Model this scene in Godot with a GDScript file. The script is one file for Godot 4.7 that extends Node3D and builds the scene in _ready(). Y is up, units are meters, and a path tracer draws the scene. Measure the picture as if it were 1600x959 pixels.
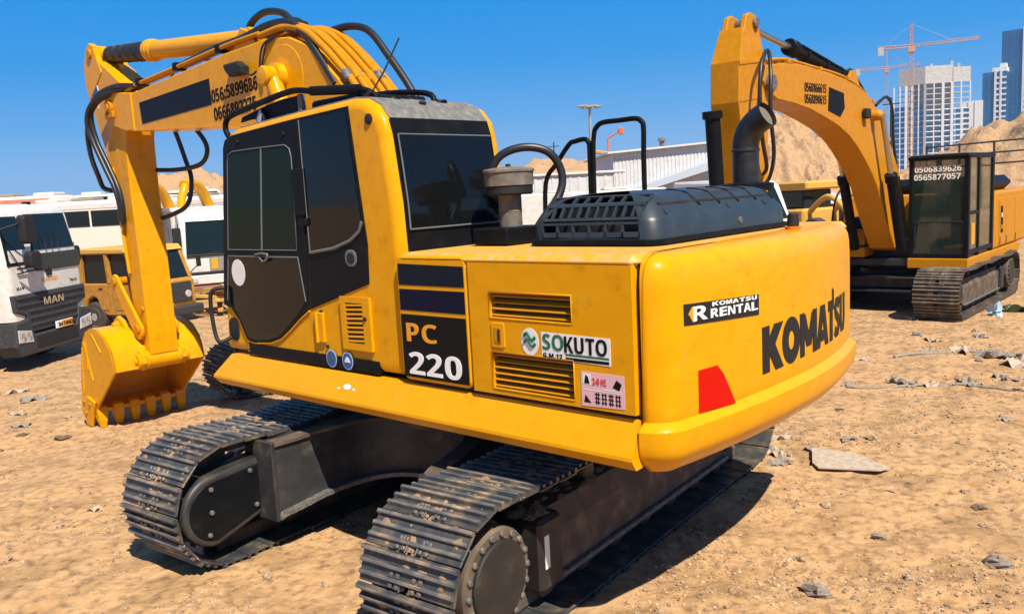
extends Node3D

var M := {}
var counts := {}
var rng := RandomNumberGenerator.new()
var gn := FastNoiseLite.new()
var gn2 := FastNoiseLite.new()

# ---------------------------------------------------------------- scene entry
func _ready():
	rng.seed = 4711
	setup_view()
	make_materials()
	build_ground()
	build_far_setting()
	build_main_excavator()
	build_second_excavator()
	build_vehicles()
	build_yard()
	build_debris()

func setup_view():
	var cam := Camera3D.new()
	cam.name = "camera"
	add_child(cam)
	var yaw := 0.7356
	var pitch := -0.1337
	var roll := -0.054
	cam.transform = Transform3D(Basis(Vector3.UP, yaw) * Basis(Vector3.RIGHT, pitch) * Basis(Vector3.BACK, roll), Vector3(4.5789, 2.4702, 4.729))
	cam.fov = 40.12
	cam.near = 0.05
	cam.far = 4000.0
	cam.current = true
	var env := Environment.new()
	env.background_mode = Environment.BG_SKY
	var sky := Sky.new()
	sky.sky_material = sky_panorama()
	env.sky = sky
	env.tonemap_mode = Environment.TONE_MAPPER_LINEAR
	env.tonemap_exposure = 1.65
	env.sdfgi_enabled = true
	env.ssao_enabled = true
	env.ssil_enabled = true
	env.fog_enabled = true
	env.fog_density = 0.0003
	env.fog_light_color = Color(0.62, 0.78, 0.95)
	var we := WorldEnvironment.new()
	we.name = "world_environment"
	we.environment = env
	add_child(we)
	var sun := DirectionalLight3D.new()
	sun.name = "sun"
	sun.light_energy = 1.6
	sun.light_color = Color(1.0, 0.955, 0.88)
	sun.light_angular_distance = 0.5
	sun.shadow_enabled = true
	add_child(sun)
	sun.look_at_from_position(Vector3(0.68, 1.0, 0.29) * 50.0, Vector3.ZERO, Vector3.UP)

func sky_panorama() -> PanoramaSkyMaterial:
	# clear desert sky: pale blue at the horizon, saturated blue higher up, deeper towards the zenith
	var w := 16
	var h := 1024
	var img := Image.create(w, h, false, Image.FORMAT_RGBF)
	var stops := [[-90.0, Color(0.1338, 0.1003, 0.06688)], [-3.0, Color(0.2006, 0.1839, 0.1672)], [0.0, Color(0.225, 0.358, 0.555)], [2.0, Color(0.165, 0.318, 0.54)], [5.0, Color(0.07, 0.25, 0.52)], [8.5, Color(0.01839, 0.199, 0.5016)], [13.0, Color(0.001254, 0.1739, 0.4932)], [20.0, Color(0.014, 0.142, 0.40)], [40.0, Color(0.042, 0.108, 0.25)], [90.0, Color(0.046, 0.084, 0.162)]]
	for y in h:
		var e: float = 90.0 - (y + 0.5) / h * 180.0
		var c: Color = stops[0][1]
		for i in stops.size() - 1:
			if e >= stops[i][0] and e <= stops[i + 1][0]:
				c = (stops[i][1] as Color).lerp(stops[i + 1][1], (e - stops[i][0]) / (stops[i + 1][0] - stops[i][0]))
		if e > 89.9: c = stops[-1][1]
		for x in w:
			img.set_pixel(x, y, c)
	var m := PanoramaSkyMaterial.new()
	m.panorama = ImageTexture.create_from_image(img)
	m.filter = true
	return m

# ---------------------------------------------------------------- materials
func noise(seed_: int, freq: float, oct := 4, type := FastNoiseLite.TYPE_SIMPLEX_SMOOTH) -> FastNoiseLite:
	var n := FastNoiseLite.new()
	n.seed = seed_
	n.frequency = freq
	n.noise_type = type
	n.fractal_octaves = oct
	return n

func ntex(seed_: int, freq: float, stops: Array, size := 512, oct := 4, type := FastNoiseLite.TYPE_SIMPLEX_SMOOTH, warp := 0.0) -> NoiseTexture2D:
	var t := NoiseTexture2D.new()
	t.width = size
	t.height = size
	t.seamless = true
	t.generate_mipmaps = true
	t.noise = noise(seed_, freq, oct, type)
	if warp > 0.0:
		t.noise.domain_warp_enabled = true
		t.noise.domain_warp_amplitude = warp
	var g := Gradient.new()
	var offs := PackedFloat32Array()
	var cols := PackedColorArray()
	for s in stops:
		offs.append(s[0])
		cols.append(s[1])
	g.offsets = offs
	g.colors = cols
	t.color_ramp = g
	return t

func nmap(seed_: int, freq: float, strength := 4.0, size := 512, oct := 4) -> NoiseTexture2D:
	var t := NoiseTexture2D.new()
	t.width = size
	t.height = size
	t.seamless = true
	t.as_normal_map = true
	t.bump_strength = strength
	t.noise = noise(seed_, freq, oct)
	return t

func lin(r: float, g: float, b: float) -> Color:
	return Color(r, g, b).linear_to_srgb()

func flat(called: String, c: Color, rough := 0.6, metal := 0.0) -> StandardMaterial3D:
	var m := StandardMaterial3D.new()
	m.albedo_color = c
	m.roughness = rough
	m.metallic = metal
	m.resource_name = called
	M[called] = m
	return m

func grained(called: String, tex: Texture2D, scale_: float, rough := 0.6, metal := 0.0, norm: Texture2D = null, nscale := 0.3) -> StandardMaterial3D:
	var m := flat(called, Color.WHITE, rough, metal)
	m.albedo_texture = tex
	m.uv1_triplanar = true
	m.uv1_world_triplanar = true
	m.uv1_scale = Vector3.ONE * scale_
	if norm:
		m.normal_enabled = true
		m.normal_texture = norm
		m.normal_scale = nscale
	return m

func make_materials():
	var soft := nmap(11, 0.02, 3.0, 512, 5)
	var fine := nmap(12, 0.06, 6.0, 512, 4)
	# yellow paint: even coat, a little fading and thin sand dust
	var yt := ntex(21, 0.012, [[0.0, lin(0.6391, 0.2799, 0.00083)], [0.42, lin(0.664, 0.2956, 0.00083)], [0.74, lin(0.6806, 0.3075, 0.00166)], [0.90, lin(0.664, 0.3233, 0.0166)], [1.0, lin(0.6059, 0.3548, 0.083)]], 1024, 6)
	var m := grained("yellow", yt, 0.45, 0.36, 0.0, soft, 0.025)
	m.clearcoat_enabled = true
	m.clearcoat = 0.22
	m.clearcoat_roughness = 0.07
	m.metallic_specular = 0.22
	m.detail_enabled = true
	m.detail_blend_mode = BaseMaterial3D.BLEND_MODE_MUL
	m.detail_albedo = ntex(26, 0.018, [[0.0, Color(0.90, 0.88, 0.85)], [0.22, Color(0.97, 0.965, 0.955)], [0.4, Color(1, 1, 1)], [1.0, Color(1, 1, 1)]], 1024, 8)
	m.detail_uv_layer = BaseMaterial3D.DETAIL_UV_2
	m.uv2_triplanar = true
	m.uv2_world_triplanar = true
	m.uv2_scale = Vector3.ONE * 0.35
	m.roughness_texture = ntex(22, 0.02, [[0.0, Color(0.7, 0.7, 0.7)], [0.5, Color(0.9, 0.9, 0.9)], [1.0, Color(1, 1, 1)]], 512, 5)
	var yd := ntex(23, 0.02, [[0.0, lin(0.6142, 0.2905, 0.00498)], [0.45, lin(0.6308, 0.3154, 0.0166)], [0.60, lin(0.5478, 0.332, 0.0996)], [1.0, lin(0.4565, 0.332, 0.1826)]], 1024, 6)
	grained("yellow_dusty", yd, 0.6, 0.6, 0.0, soft, 0.1)
	var yo := ntex(24, 0.015, [[0.0, lin(0.42, 0.165, 0.003)], [0.5, lin(0.48, 0.198, 0.004)], [0.8, lin(0.47, 0.215, 0.02)], [1.0, lin(0.42, 0.27, 0.09)]], 1024, 6)
	m = grained("yellow_deep", yo, 0.5, 0.45, 0.0, soft, 0.05)
	m.clearcoat_enabled = true
	m.clearcoat = 0.08
	m.clearcoat_roughness = 0.3
	m.metallic_specular = 0.22
	var mu := ntex(25, 0.02, [[0.0, lin(0.30, 0.13, 0.012)], [0.5, lin(0.40, 0.18, 0.018)], [0.8, lin(0.42, 0.24, 0.05)], [1.0, lin(0.40, 0.29, 0.14)]], 512, 5)
	grained("mustard", mu, 0.6, 0.5, 0.0, soft, 0.08)
	# dark painted steel and plastics
	m = grained("black_paint", ntex(31, 0.012, [[0.0, lin(0.005, 0.006, 0.008)], [0.6, lin(0.007, 0.008, 0.010)], [0.88, lin(0.011, 0.011, 0.012)], [1.0, lin(0.028, 0.024, 0.02)]], 512, 6), 0.8, 0.45, 0.0, soft, 0.03)
	m.metallic_specular = 0.22
	grained("hood_grey", ntex(32, 0.015, [[0.0, lin(0.019, 0.028, 0.038)], [0.6, lin(0.025, 0.036, 0.048)], [0.85, lin(0.034, 0.042, 0.052)], [1.0, lin(0.065, 0.062, 0.056)]], 512, 6), 0.7, 0.40, 0.0, soft, 0.04)
	grained("roof_grey", ntex(33, 0.03, [[0.0, lin(0.08, 0.085, 0.09)], [0.45, lin(0.13, 0.13, 0.125)], [0.75, lin(0.20, 0.185, 0.165)], [1.0, lin(0.32, 0.27, 0.21)]], 512, 6), 1.1, 0.7, 0.0, fine, 0.1)
	grained("frame_steel", ntex(34, 0.006, [[0.0, lin(0.010, 0.010, 0.011)], [0.5, lin(0.015, 0.015, 0.015)], [0.72, lin(0.024, 0.022, 0.019)], [0.9, lin(0.045, 0.035, 0.026)], [1.0, lin(0.09, 0.065, 0.044)]], 1024, 7), 0.7, 0.55, 0.0, soft, 0.1)
	grained("dusty_steel", ntex(35, 0.006, [[0.0, lin(0.045, 0.035, 0.027)], [0.45, lin(0.085, 0.062, 0.045)], [0.75, lin(0.14, 0.10, 0.068)], [1.0, lin(0.24, 0.165, 0.105)]], 1024, 7), 0.6, 0.85, 0.0, soft, 0.3)
	var sh := grained("shoe_steel", ntex(36, 0.0055, [[0.0, lin(0.05, 0.058, 0.07)], [0.38, lin(0.078, 0.086, 0.096)], [0.55, lin(0.115, 0.115, 0.115)], [0.68, lin(0.19, 0.158, 0.125)], [0.84, lin(0.33, 0.245, 0.165)], [1.0, lin(0.48, 0.345, 0.22)]], 1024, 7), 0.8, 0.46, 0.0, soft, 0.25)
	sh.vertex_color_use_as_albedo = true
	sh.roughness_texture = ntex(37, 0.03, [[0.0, Color(0.6, 0.6, 0.6)], [0.6, Color(0.85, 0.85, 0.85)], [1.0, Color(1, 1, 1)]], 512, 5)
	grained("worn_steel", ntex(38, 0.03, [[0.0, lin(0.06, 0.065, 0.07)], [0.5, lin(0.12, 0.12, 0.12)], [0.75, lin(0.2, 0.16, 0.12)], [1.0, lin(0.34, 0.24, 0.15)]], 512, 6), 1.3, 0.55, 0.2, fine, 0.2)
	var sb := grained("shoe_brown", ntex(39, 0.009, [[0.0, lin(0.06, 0.05, 0.044)], [0.45, lin(0.11, 0.088, 0.07)], [0.68, lin(0.2, 0.15, 0.105)], [1.0, lin(0.5, 0.36, 0.23)]], 512, 6), 1.0, 0.6, 0.0, soft, 0.3)
	sb.vertex_color_use_as_albedo = true
	grained("carbody_grey", ntex(43, 0.006, [[0.0, lin(0.018, 0.019, 0.021)], [0.5, lin(0.028, 0.029, 0.031)], [0.75, lin(0.045, 0.043, 0.041)], [0.9, lin(0.085, 0.072, 0.058)], [1.0, lin(0.15, 0.115, 0.082)]], 1024, 7), 0.7, 0.5, 0.0, soft, 0.12)
	grained("dark_sand", ntex(44, 0.02, [[0.0, lin(0.17, 0.105, 0.058)], [0.5, lin(0.26, 0.165, 0.092)], [1.0, lin(0.36, 0.235, 0.135)]], 512, 5), 2.0, 0.95)
	flat("rubber", lin(0.012, 0.012, 0.013), 0.55)
	flat("hose", lin(0.014, 0.015, 0.018), 0.42)
	flat("black", lin(0.006, 0.006, 0.007), 0.7)
	flat("matt_black", lin(0.004, 0.004, 0.004), 0.95)
	flat("chrome", lin(0.75, 0.76, 0.78), 0.18, 1.0)
	flat("steel_rod", lin(0.42, 0.42, 0.42), 0.28, 0.9)
	grained("exhaust_steel", ntex(40, 0.02, [[0.0, lin(0.008, 0.009, 0.011)], [0.6, lin(0.013, 0.014, 0.017)], [1.0, lin(0.04, 0.033, 0.027)]], 512, 5), 1.2, 0.45, 0.0, soft, 0.05)
	grained("dusty_plastic", ntex(41, 0.02, [[0.0, lin(0.09, 0.08, 0.072)], [0.6, lin(0.15, 0.128, 0.105)], [1.0, lin(0.24, 0.2, 0.155)]], 512, 5), 1.2, 0.8)
	# tinted cab glass: dark solid panes, glossy, with a thin speckle of dust
	var gt := ntex(42, 0.09, [[0.0, lin(0.003, 0.004, 0.005)], [0.62, lin(0.005, 0.006, 0.007)], [0.84, lin(0.012, 0.012, 0.012)], [1.0, lin(0.06, 0.055, 0.05)]], 512, 4)
	var gl := grained("dark_glass", gt, 1.4, 0.06, 0.0)
	gl.metallic_specular = 0.38
	var gg := flat("green_glass", lin(0.012, 0.022, 0.018), 0.04)
	gg.metallic_specular = 0.15
	var cg := flat("cab_glass", lin(0.02, 0.046, 0.04), 0.03)
	cg.transparency = BaseMaterial3D.TRANSPARENCY_ALPHA
	cg.albedo_color.a = 0.34
	cg.metallic_specular = 0.5
	flat("navy", lin(0.006, 0.009, 0.018), 0.5).metallic_specular = 0.25
	flat("navy_blue", lin(0.002, 0.004, 0.022), 0.4).metallic_specular = 0.25
	flat("decal_black", lin(0.007, 0.0065, 0.0065), 0.55).metallic_specular = 0.25
	flat("letter_dark", lin(0.018, 0.019, 0.021), 0.55).metallic_specular = 0.25
	flat("letter_white", lin(0.80, 0.80, 0.80), 0.5)
	flat("letter_yellow", lin(0.72, 0.30, 0.01), 0.5)
	flat("letter_green", lin(0.005, 0.13, 0.06), 0.5)
	flat("white_plate", lin(0.72, 0.72, 0.72), 0.5)
	flat("pink_plate", lin(0.68, 0.42, 0.46), 0.5)
	flat("letter_red", lin(0.62, 0.03, 0.02), 0.5)
	flat("reflector_red", lin(0.50, 0.006, 0.002), 0.3).metallic_specular = 0.2
	flat("blue_badge", lin(0.015, 0.07, 0.30), 0.4)
	flat("pale_blue", lin(0.35, 0.5, 0.65), 0.4)
	flat("grey_seal", lin(0.11, 0.12, 0.13), 0.5)
	flat("orange_lens", lin(0.7, 0.16, 0.01), 0.25)
	flat("red_lens", lin(0.5, 0.02, 0.01), 0.25)
	# trucks and yard
	grained("truck_white", ntex(51, 0.02, [[0.0, lin(0.4, 0.352, 0.288)], [0.25, lin(0.544, 0.528, 0.496)], [0.6, lin(0.608, 0.6, 0.584)], [1.0, lin(0.64, 0.64, 0.632)]], 512, 5), 0.6, 0.35, 0.0, soft, 0.03)
	grained("truck_dark", ntex(52, 0.03, [[0.0, lin(0.018, 0.02, 0.024)], [0.6, lin(0.03, 0.032, 0.036)], [1.0, lin(0.12, 0.09, 0.065)]], 512, 5), 0.9, 0.65)
	flat("lamp_glass", lin(0.55, 0.56, 0.58), 0.12, 0.3)
	var wg := flat("windscreen", lin(0.009, 0.016, 0.018), 0.04)
	wg.metallic_specular = 0.35
	grained("tyre", ntex(53, 0.05, [[0.0, lin(0.02, 0.018, 0.017)], [0.6, lin(0.045, 0.038, 0.032)], [1.0, lin(0.16, 0.115, 0.075)]], 512, 5), 1.2, 0.9, 0.0, fine, 0.3)
	grained("corrugated_white", ntex(54, 0.02, [[0.0, lin(0.416, 0.392, 0.368)], [0.4, lin(0.544, 0.544, 0.552)], [1.0, lin(0.592, 0.6, 0.616)]], 512, 5), 0.3, 0.5)
	flat("roof_blue_grey", lin(0.42, 0.47, 0.56), 0.5)
	grained("sand", ntex(55, 0.02, [[0.0, lin(0.2779, 0.1643, 0.08366)], [0.4, lin(0.3705, 0.2316, 0.1255)], [0.7, lin(0.4168, 0.2689, 0.1499)], [1.0, lin(0.4631, 0.3212, 0.1952)]], 1024, 6), 0.25, 0.95, 0.0, fine, 0.9)
	var gm := grained("ground", ntex(56, 0.011, [[0.0, lin(0.13, 0.075, 0.038)], [0.25, lin(0.29, 0.172, 0.088)], [0.45, lin(0.4258, 0.2605, 0.1243)], [0.68, lin(0.4533, 0.2837, 0.1412)], [0.85, lin(0.4731, 0.3071, 0.158)], [1.0, lin(0.5204, 0.3654, 0.2017)]], 2048, 8), 0.32, 0.95, 0.0, nmap(57, 0.022, 8.0, 1024, 7), 0.75)
	gm.detail_enabled = true
	gm.detail_blend_mode = BaseMaterial3D.BLEND_MODE_MUL
	gm.detail_albedo = ntex(58, 0.0055, [[0.0, Color(0.82, 0.80, 0.76)], [0.30, Color(0.90, 0.885, 0.86)], [0.45, Color(0.97, 0.965, 0.955)], [0.58, Color(1, 1, 1)], [0.75, Color(1, 0.985, 0.96)], [1.0, Color(0.95, 0.935, 0.92)]], 2048, 9)
	gm.detail_uv_layer = BaseMaterial3D.DETAIL_UV_2
	gm.uv2_triplanar = true
	gm.uv2_world_triplanar = true
	gm.uv2_scale = Vector3.ONE * 0.14
	grained("stone", ntex(59, 0.03, [[0.0, lin(0.16, 0.115, 0.075)], [0.5, lin(0.33, 0.23, 0.15)], [1.0, lin(0.50, 0.39, 0.28)]], 512, 5), 2.5, 0.9, 0.0, fine, 0.5)
	grained("stone_grey", ntex(60, 0.03, [[0.0, lin(0.11, 0.095, 0.08)], [0.5, lin(0.21, 0.18, 0.15)], [1.0, lin(0.36, 0.29, 0.225)]], 512, 5), 2.5, 0.9, 0.0, fine, 0.5)
	grained("concrete", ntex(61, 0.02, [[0.0, lin(0.36, 0.33, 0.30)], [0.5, lin(0.47, 0.45, 0.42)], [1.0, lin(0.56, 0.54, 0.51)]], 512, 5), 0.05, 0.9)
	grained("board", ntex(62, 0.02, [[0.0, lin(0.28, 0.21, 0.15)], [0.5, lin(0.40, 0.32, 0.245)], [1.0, lin(0.50, 0.42, 0.335)]], 512, 6), 1.5, 0.85, 0.0, fine, 0.15)
	grained("scrap_grey", ntex(63, 0.03, [[0.0, lin(0.11, 0.10, 0.09)], [0.45, lin(0.20, 0.18, 0.155)], [1.0, lin(0.40, 0.33, 0.25)]], 512, 5), 2.0, 0.75)
	grained("dark_earth", ntex(64, 0.03, [[0.0, lin(0.05, 0.035, 0.024)], [0.5, lin(0.12, 0.08, 0.05)], [1.0, lin(0.26, 0.17, 0.105)]], 512, 5), 2.0, 0.95, 0.0, fine, 0.5)
	flat("tower_glass", lin(0.03, 0.11, 0.25), 0.12, 0.2)
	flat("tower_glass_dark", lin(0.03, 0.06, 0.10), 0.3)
	flat("tower_white", lin(0.66, 0.66, 0.66), 0.7)
	flat("crane_yellow", lin(0.55, 0.27, 0.03), 0.6)
	flat("crane_red", lin(0.50, 0.25, 0.14), 0.6)
	flat("lift_orange", lin(0.65, 0.14, 0.03), 0.5)
	flat("pole_grey", lin(0.35, 0.36, 0.37), 0.5, 0.3)
	flat("bus_orange", lin(0.62, 0.24, 0.03), 0.5)
	flat("bus_pink", lin(0.55, 0.22, 0.15), 0.5)
	flat("bus_cream", lin(0.6, 0.55, 0.48), 0.5)
	flat("rust", lin(0.22, 0.10, 0.045), 0.85)
	flat("tarp", lin(0.10, 0.22, 0.30), 0.7)
	flat("timber", lin(0.45, 0.27, 0.08), 0.8)

# ---------------------------------------------------------------- mesh helpers
func S() -> SurfaceTool:
	var st := SurfaceTool.new()
	st.begin(Mesh.PRIMITIVE_TRIANGLES)
	st.set_smooth_group(-1)
	return st

func smooth(st: SurfaceTool, g := 1):
	st.set_smooth_group(g if g >= 0 else -1)

func tri(st: SurfaceTool, a: Vector3, b: Vector3, c: Vector3, out: Vector3):
	if (a - c).cross(a - b).dot(out) < 0.0:
		st.add_vertex(a); st.add_vertex(c); st.add_vertex(b)
	else:
		st.add_vertex(a); st.add_vertex(b); st.add_vertex(c)

func quad(st: SurfaceTool, a: Vector3, b: Vector3, c: Vector3, d: Vector3, out: Vector3):
	tri(st, a, b, c, out)
	tri(st, a, c, d, out)

func obj(called: String, st: SurfaceTool, m, parent: Node = self) -> MeshInstance3D:
	st.generate_normals()
	return put(called, st.commit(), m, parent)

func put(called: String, mesh: Mesh, m, parent: Node = self) -> MeshInstance3D:
	var o := MeshInstance3D.new()
	o.mesh = mesh
	o.material_override = M[m] if m is String else m
	o.name = uname(parent, called)
	o.cast_shadow = GeometryInstance3D.SHADOW_CASTING_SETTING_ON
	parent.add_child(o, true)
	return o

func uname(parent: Node, called: String) -> String:
	var key := str(parent.get_instance_id()) + called
	var n: int = counts.get(key, 0)
	counts[key] = n + 1
	return called if n == 0 else "%s_%03d" % [called, n]

func thing(called: String, label: String, category: String, at: Vector3 = Vector3.ZERO, turn: float = 0.0, group: String = "") -> Node3D:
	var o := Node3D.new()
	o.name = uname(self, called)
	add_child(o, true)
	o.position = at
	o.rotation.y = turn
	return tag(o, label, category, group)

func tag(o: Node3D, label: String, category: String, group := "") -> Node3D:
	o.set_meta("label", label)
	o.set_meta("category", category)
	if group != "":
		o.set_meta("group", group)
	return o

func structure(o: Node3D) -> Node3D:
	o.set_meta("kind", "structure")
	return o

func part(called: String, parent: Node) -> Node3D:
	var o := Node3D.new()
	o.name = uname(parent, called)
	parent.add_child(o, true)
	return o

# box with chamfered edges
func box(st: SurfaceTool, c: Vector3, s: Vector3, b := 0.0, basis := Basis.IDENTITY):
	var h := s * 0.5
	b = minf(b, minf(h.x, minf(h.y, h.z)) * 0.95)
	if b <= 0.0:
		for ax in 3:
			for sg in [-1.0, 1.0]:
				var n := Vector3.ZERO
				n[ax] = sg
				var u := Vector3.ZERO
				u[(ax + 1) % 3] = h[(ax + 1) % 3]
				var v := Vector3.ZERO
				v[(ax + 2) % 3] = h[(ax + 2) % 3]
				var p := n * h
				quad(st, c + basis * (p - u - v), c + basis * (p + u - v), c + basis * (p + u + v), c + basis * (p - u + v), basis * n)
		return
	var k := h - Vector3.ONE * b
	for ax in 3:
		for sg in [-1.0, 1.0]:
			var n := Vector3.ZERO
			n[ax] = sg
			var u := Vector3.ZERO
			u[(ax + 1) % 3] = k[(ax + 1) % 3]
			var v := Vector3.ZERO
			v[(ax + 2) % 3] = k[(ax + 2) % 3]
			var p := n * h
			quad(st, c + basis * (p - u - v), c + basis * (p + u - v), c + basis * (p + u + v), c + basis * (p - u + v), basis * n)
	for ax in 3:
		var a1 := (ax + 1) % 3
		var a2 := (ax + 2) % 3
		for s1 in [-1.0, 1.0]:
			for s2 in [-1.0, 1.0]:
				var p1 := Vector3.ZERO
				p1[a1] = s1 * h[a1]; p1[a2] = s2 * k[a2]
				var p2 := Vector3.ZERO
				p2[a1] = s1 * k[a1]; p2[a2] = s2 * h[a2]
				var e := Vector3.ZERO
				e[ax] = k[ax]
				var n := Vector3.ZERO
				n[a1] = s1; n[a2] = s2
				quad(st, c + basis * (p1 - e), c + basis * (p1 + e), c + basis * (p2 + e), c + basis * (p2 - e), basis * n)
	for sx in [-1.0, 1.0]:
		for sy in [-1.0, 1.0]:
			for sz in [-1.0, 1.0]:
				tri(st, c + basis * Vector3(sx * h.x, sy * k.y, sz * k.z), c + basis * Vector3(sx * k.x, sy * h.y, sz * k.z), c + basis * Vector3(sx * k.x, sy * k.y, sz * h.z), basis * Vector3(sx, sy, sz))

# box given by two corners
func bx(st: SurfaceTool, a: Vector3, b: Vector3, bev := 0.0):
	box(st, (a + b) * 0.5, (b - a).abs(), bev)

func inset(poly: PackedVector2Array, d: float) -> PackedVector2Array:
	var n := poly.size()
	var area := 0.0
	for i in n:
		area += poly[i].cross(poly[(i + 1) % n])
	if area < 0.0:
		d = -d
	var out := PackedVector2Array()
	for i in n:
		var p := poly[i]
		var e0 := (p - poly[(i + n - 1) % n]).normalized()
		var e1 := (poly[(i + 1) % n] - p).normalized()
		var n0 := Vector2(-e0.y, e0.x)
		var n1 := Vector2(-e1.y, e1.x)
		var m := n0 + n1
		var l := maxf(m.length_squared() * 0.5, 0.35)
		out.append(p + m / l * d)
	return out

# extruded polygon; plane axes u, v and depth axis w, from w0 to w1
func prism(st: SurfaceTool, pts: Array, u: Vector3, v: Vector3, w: Vector3, w0: float, w1: float, bev := 0.0, org := Vector3.ZERO):
	var poly := PackedVector2Array()
	var area := 0.0
	for p in pts:
		poly.append(p)
	for i in poly.size():
		area += poly[i].cross(poly[(i + 1) % poly.size()])
	if area < 0.0:
		poly.reverse()
	var inn := inset(poly, bev) if bev > 0.0 else poly
	var idx := Geometry2D.triangulate_polygon(inn)
	var P := func(p: Vector2, d: float) -> Vector3: return org + u * p.x + v * p.y + w * d
	if w0 > w1:
		var t := w0
		w0 = w1
		w1 = t
	for i in range(0, idx.size(), 3):
		tri(st, P.call(inn[idx[i]], w0), P.call(inn[idx[i + 1]], w0), P.call(inn[idx[i + 2]], w0), -w)
		tri(st, P.call(inn[idx[i]], w1), P.call(inn[idx[i + 1]], w1), P.call(inn[idx[i + 2]], w1), w)
	var n := poly.size()
	for i in n:
		var a := poly[i]
		var b := poly[(i + 1) % n]
		var e := b - a
		var o2 := Vector2(e.y, -e.x)
		var out := u * o2.x + v * o2.y
		quad(st, P.call(a, w0 + bev), P.call(b, w0 + bev), P.call(b, w1 - bev), P.call(a, w1 - bev), out)
		if bev > 0.0:
			var ia := inn[i]
			var ib := inn[(i + 1) % n]
			quad(st, P.call(a, w1 - bev), P.call(b, w1 - bev), P.call(ib, w1), P.call(ia, w1), out.normalized() + w)
			quad(st, P.call(a, w0 + bev), P.call(b, w0 + bev), P.call(ib, w0), P.call(ia, w0), out.normalized() - w)

# extruded polygon with a rounded rim
func rprism(st: SurfaceTool, pts: Array, u: Vector3, v: Vector3, w: Vector3, w0: float, w1: float, r: float, seg := 5):
	var poly := PackedVector2Array(pts)
	var area := 0.0
	for i in poly.size():
		area += poly[i].cross(poly[(i + 1) % poly.size()])
	if area < 0.0:
		poly.reverse()
	if w0 > w1:
		var t := w0
		w0 = w1
		w1 = t
	var rings := []
	var inn := inset(poly, r)
	for k in seg + 1:
		var a := PI / 2 * k / seg
		var ring := []
		for p in inset(poly, maxf(r * (1.0 - sin(a)), 0.0001)): ring.append(u * p.x + v * p.y + w * (w0 + r * (1.0 - cos(a))))
		rings.append(ring)
	for k in seg + 1:
		var a := PI / 2 * (1.0 - float(k) / seg)
		var ring := []
		for p in inset(poly, maxf(r * (1.0 - sin(a)), 0.0001)): ring.append(u * p.x + v * p.y + w * (w1 - r * (1.0 - cos(a))))
		rings.append(ring)
	loft(st, rings, true, false, false, 1)
	var idx := Geometry2D.triangulate_polygon(inn)
	st.set_smooth_group(-1)
	for i in range(0, idx.size(), 3):
		for e in [[w0, -1.0], [w1, 1.0]]:
			tri(st, u * inn[idx[i]].x + v * inn[idx[i]].y + w * e[0], u * inn[idx[i + 1]].x + v * inn[idx[i + 1]].y + w * e[0], u * inn[idx[i + 2]].x + v * inn[idx[i + 2]].y + w * e[0], w * e[1])

# side plate: polygon in X-Y, thick in Z
func xy(st: SurfaceTool, pts: Array, z0: float, z1: float, bev := 0.0):
	prism(st, pts, Vector3.RIGHT, Vector3.UP, Vector3.BACK, z0, z1, bev)

# polygon in Z-Y, thick in X
func zy(st: SurfaceTool, pts: Array, x0: float, x1: float, bev := 0.0):
	prism(st, pts, Vector3.BACK, Vector3.UP, Vector3.RIGHT, x0, x1, bev)

# polygon in X-Z, thick in Y
func xz(st: SurfaceTool, pts: Array, y0: float, y1: float, bev := 0.0):
	prism(st, pts, Vector3.RIGHT, Vector3.BACK, Vector3.UP, y0, y1, bev)

func frame_of(axis: Vector3) -> Basis:
	var w := axis.normalized()
	var u := w.cross(Vector3.UP if absf(w.y) < 0.9 else Vector3.RIGHT).normalized()
	return Basis(u, w.cross(u), w)

# turned shape: profile of (radius, height) along axis
func lathe(st: SurfaceTool, at: Vector3, axis: Vector3, prof: Array, n := 24, caps := true, group := 1):
	var f := frame_of(axis)
	for i in prof.size() - 1:
		var a: Vector2 = prof[i]
		var b: Vector2 = prof[i + 1]
		st.set_smooth_group(group + i)
		for k in n:
			var t0 := TAU * k / n
			var t1 := TAU * (k + 1) / n
			var d0 := f.x * cos(t0) + f.y * sin(t0)
			var d1 := f.x * cos(t1) + f.y * sin(t1)
			var out := (d0 + d1) * (b.y - a.y) - f.z * (b.x - a.x) * 2.0
			if absf(b.y - a.y) < 1e-6:
				out = -f.z * (b.x - a.x)
			quad(st, at + d0 * a.x + f.z * a.y, at + d1 * a.x + f.z * a.y, at + d1 * b.x + f.z * b.y, at + d0 * b.x + f.z * b.y, out)
	st.set_smooth_group(-1)
	if caps:
		for e in [[prof[0], -1.0], [prof[-1], 1.0]]:
			if e[0].x < 1e-4: continue
			for k in n:
				var t0 := TAU * k / n
				var t1 := TAU * (k + 1) / n
				tri(st, at + f.z * e[0].y, at + (f.x * cos(t0) + f.y * sin(t0)) * e[0].x + f.z * e[0].y, at + (f.x * cos(t1) + f.y * sin(t1)) * e[0].x + f.z * e[0].y, f.z * e[1])

func rod(st: SurfaceTool, a: Vector3, b: Vector3, r: float, n := 16, bev := 0.0):
	var l := a.distance_to(b)
	var prof: Array = [Vector2(r, 0), Vector2(r, l)]
	if bev > 0.0:
		prof = [Vector2(r - bev, 0), Vector2(r, bev), Vector2(r, l - bev), Vector2(r - bev, l)]
	lathe(st, a, b - a, prof, n)

func curve(pts: Array, steps := 6) -> Array:
	var out := []
	var n := pts.size()
	for i in n - 1:
		var p0: Vector3 = pts[maxi(i - 1, 0)]
		var p1: Vector3 = pts[i]
		var p2: Vector3 = pts[i + 1]
		var p3: Vector3 = pts[mini(i + 2, n - 1)]
		for k in steps:
			out.append(p1.cubic_interpolate(p2, p0, p3, float(k) / steps))
	out.append(pts[n - 1])
	return out

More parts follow.
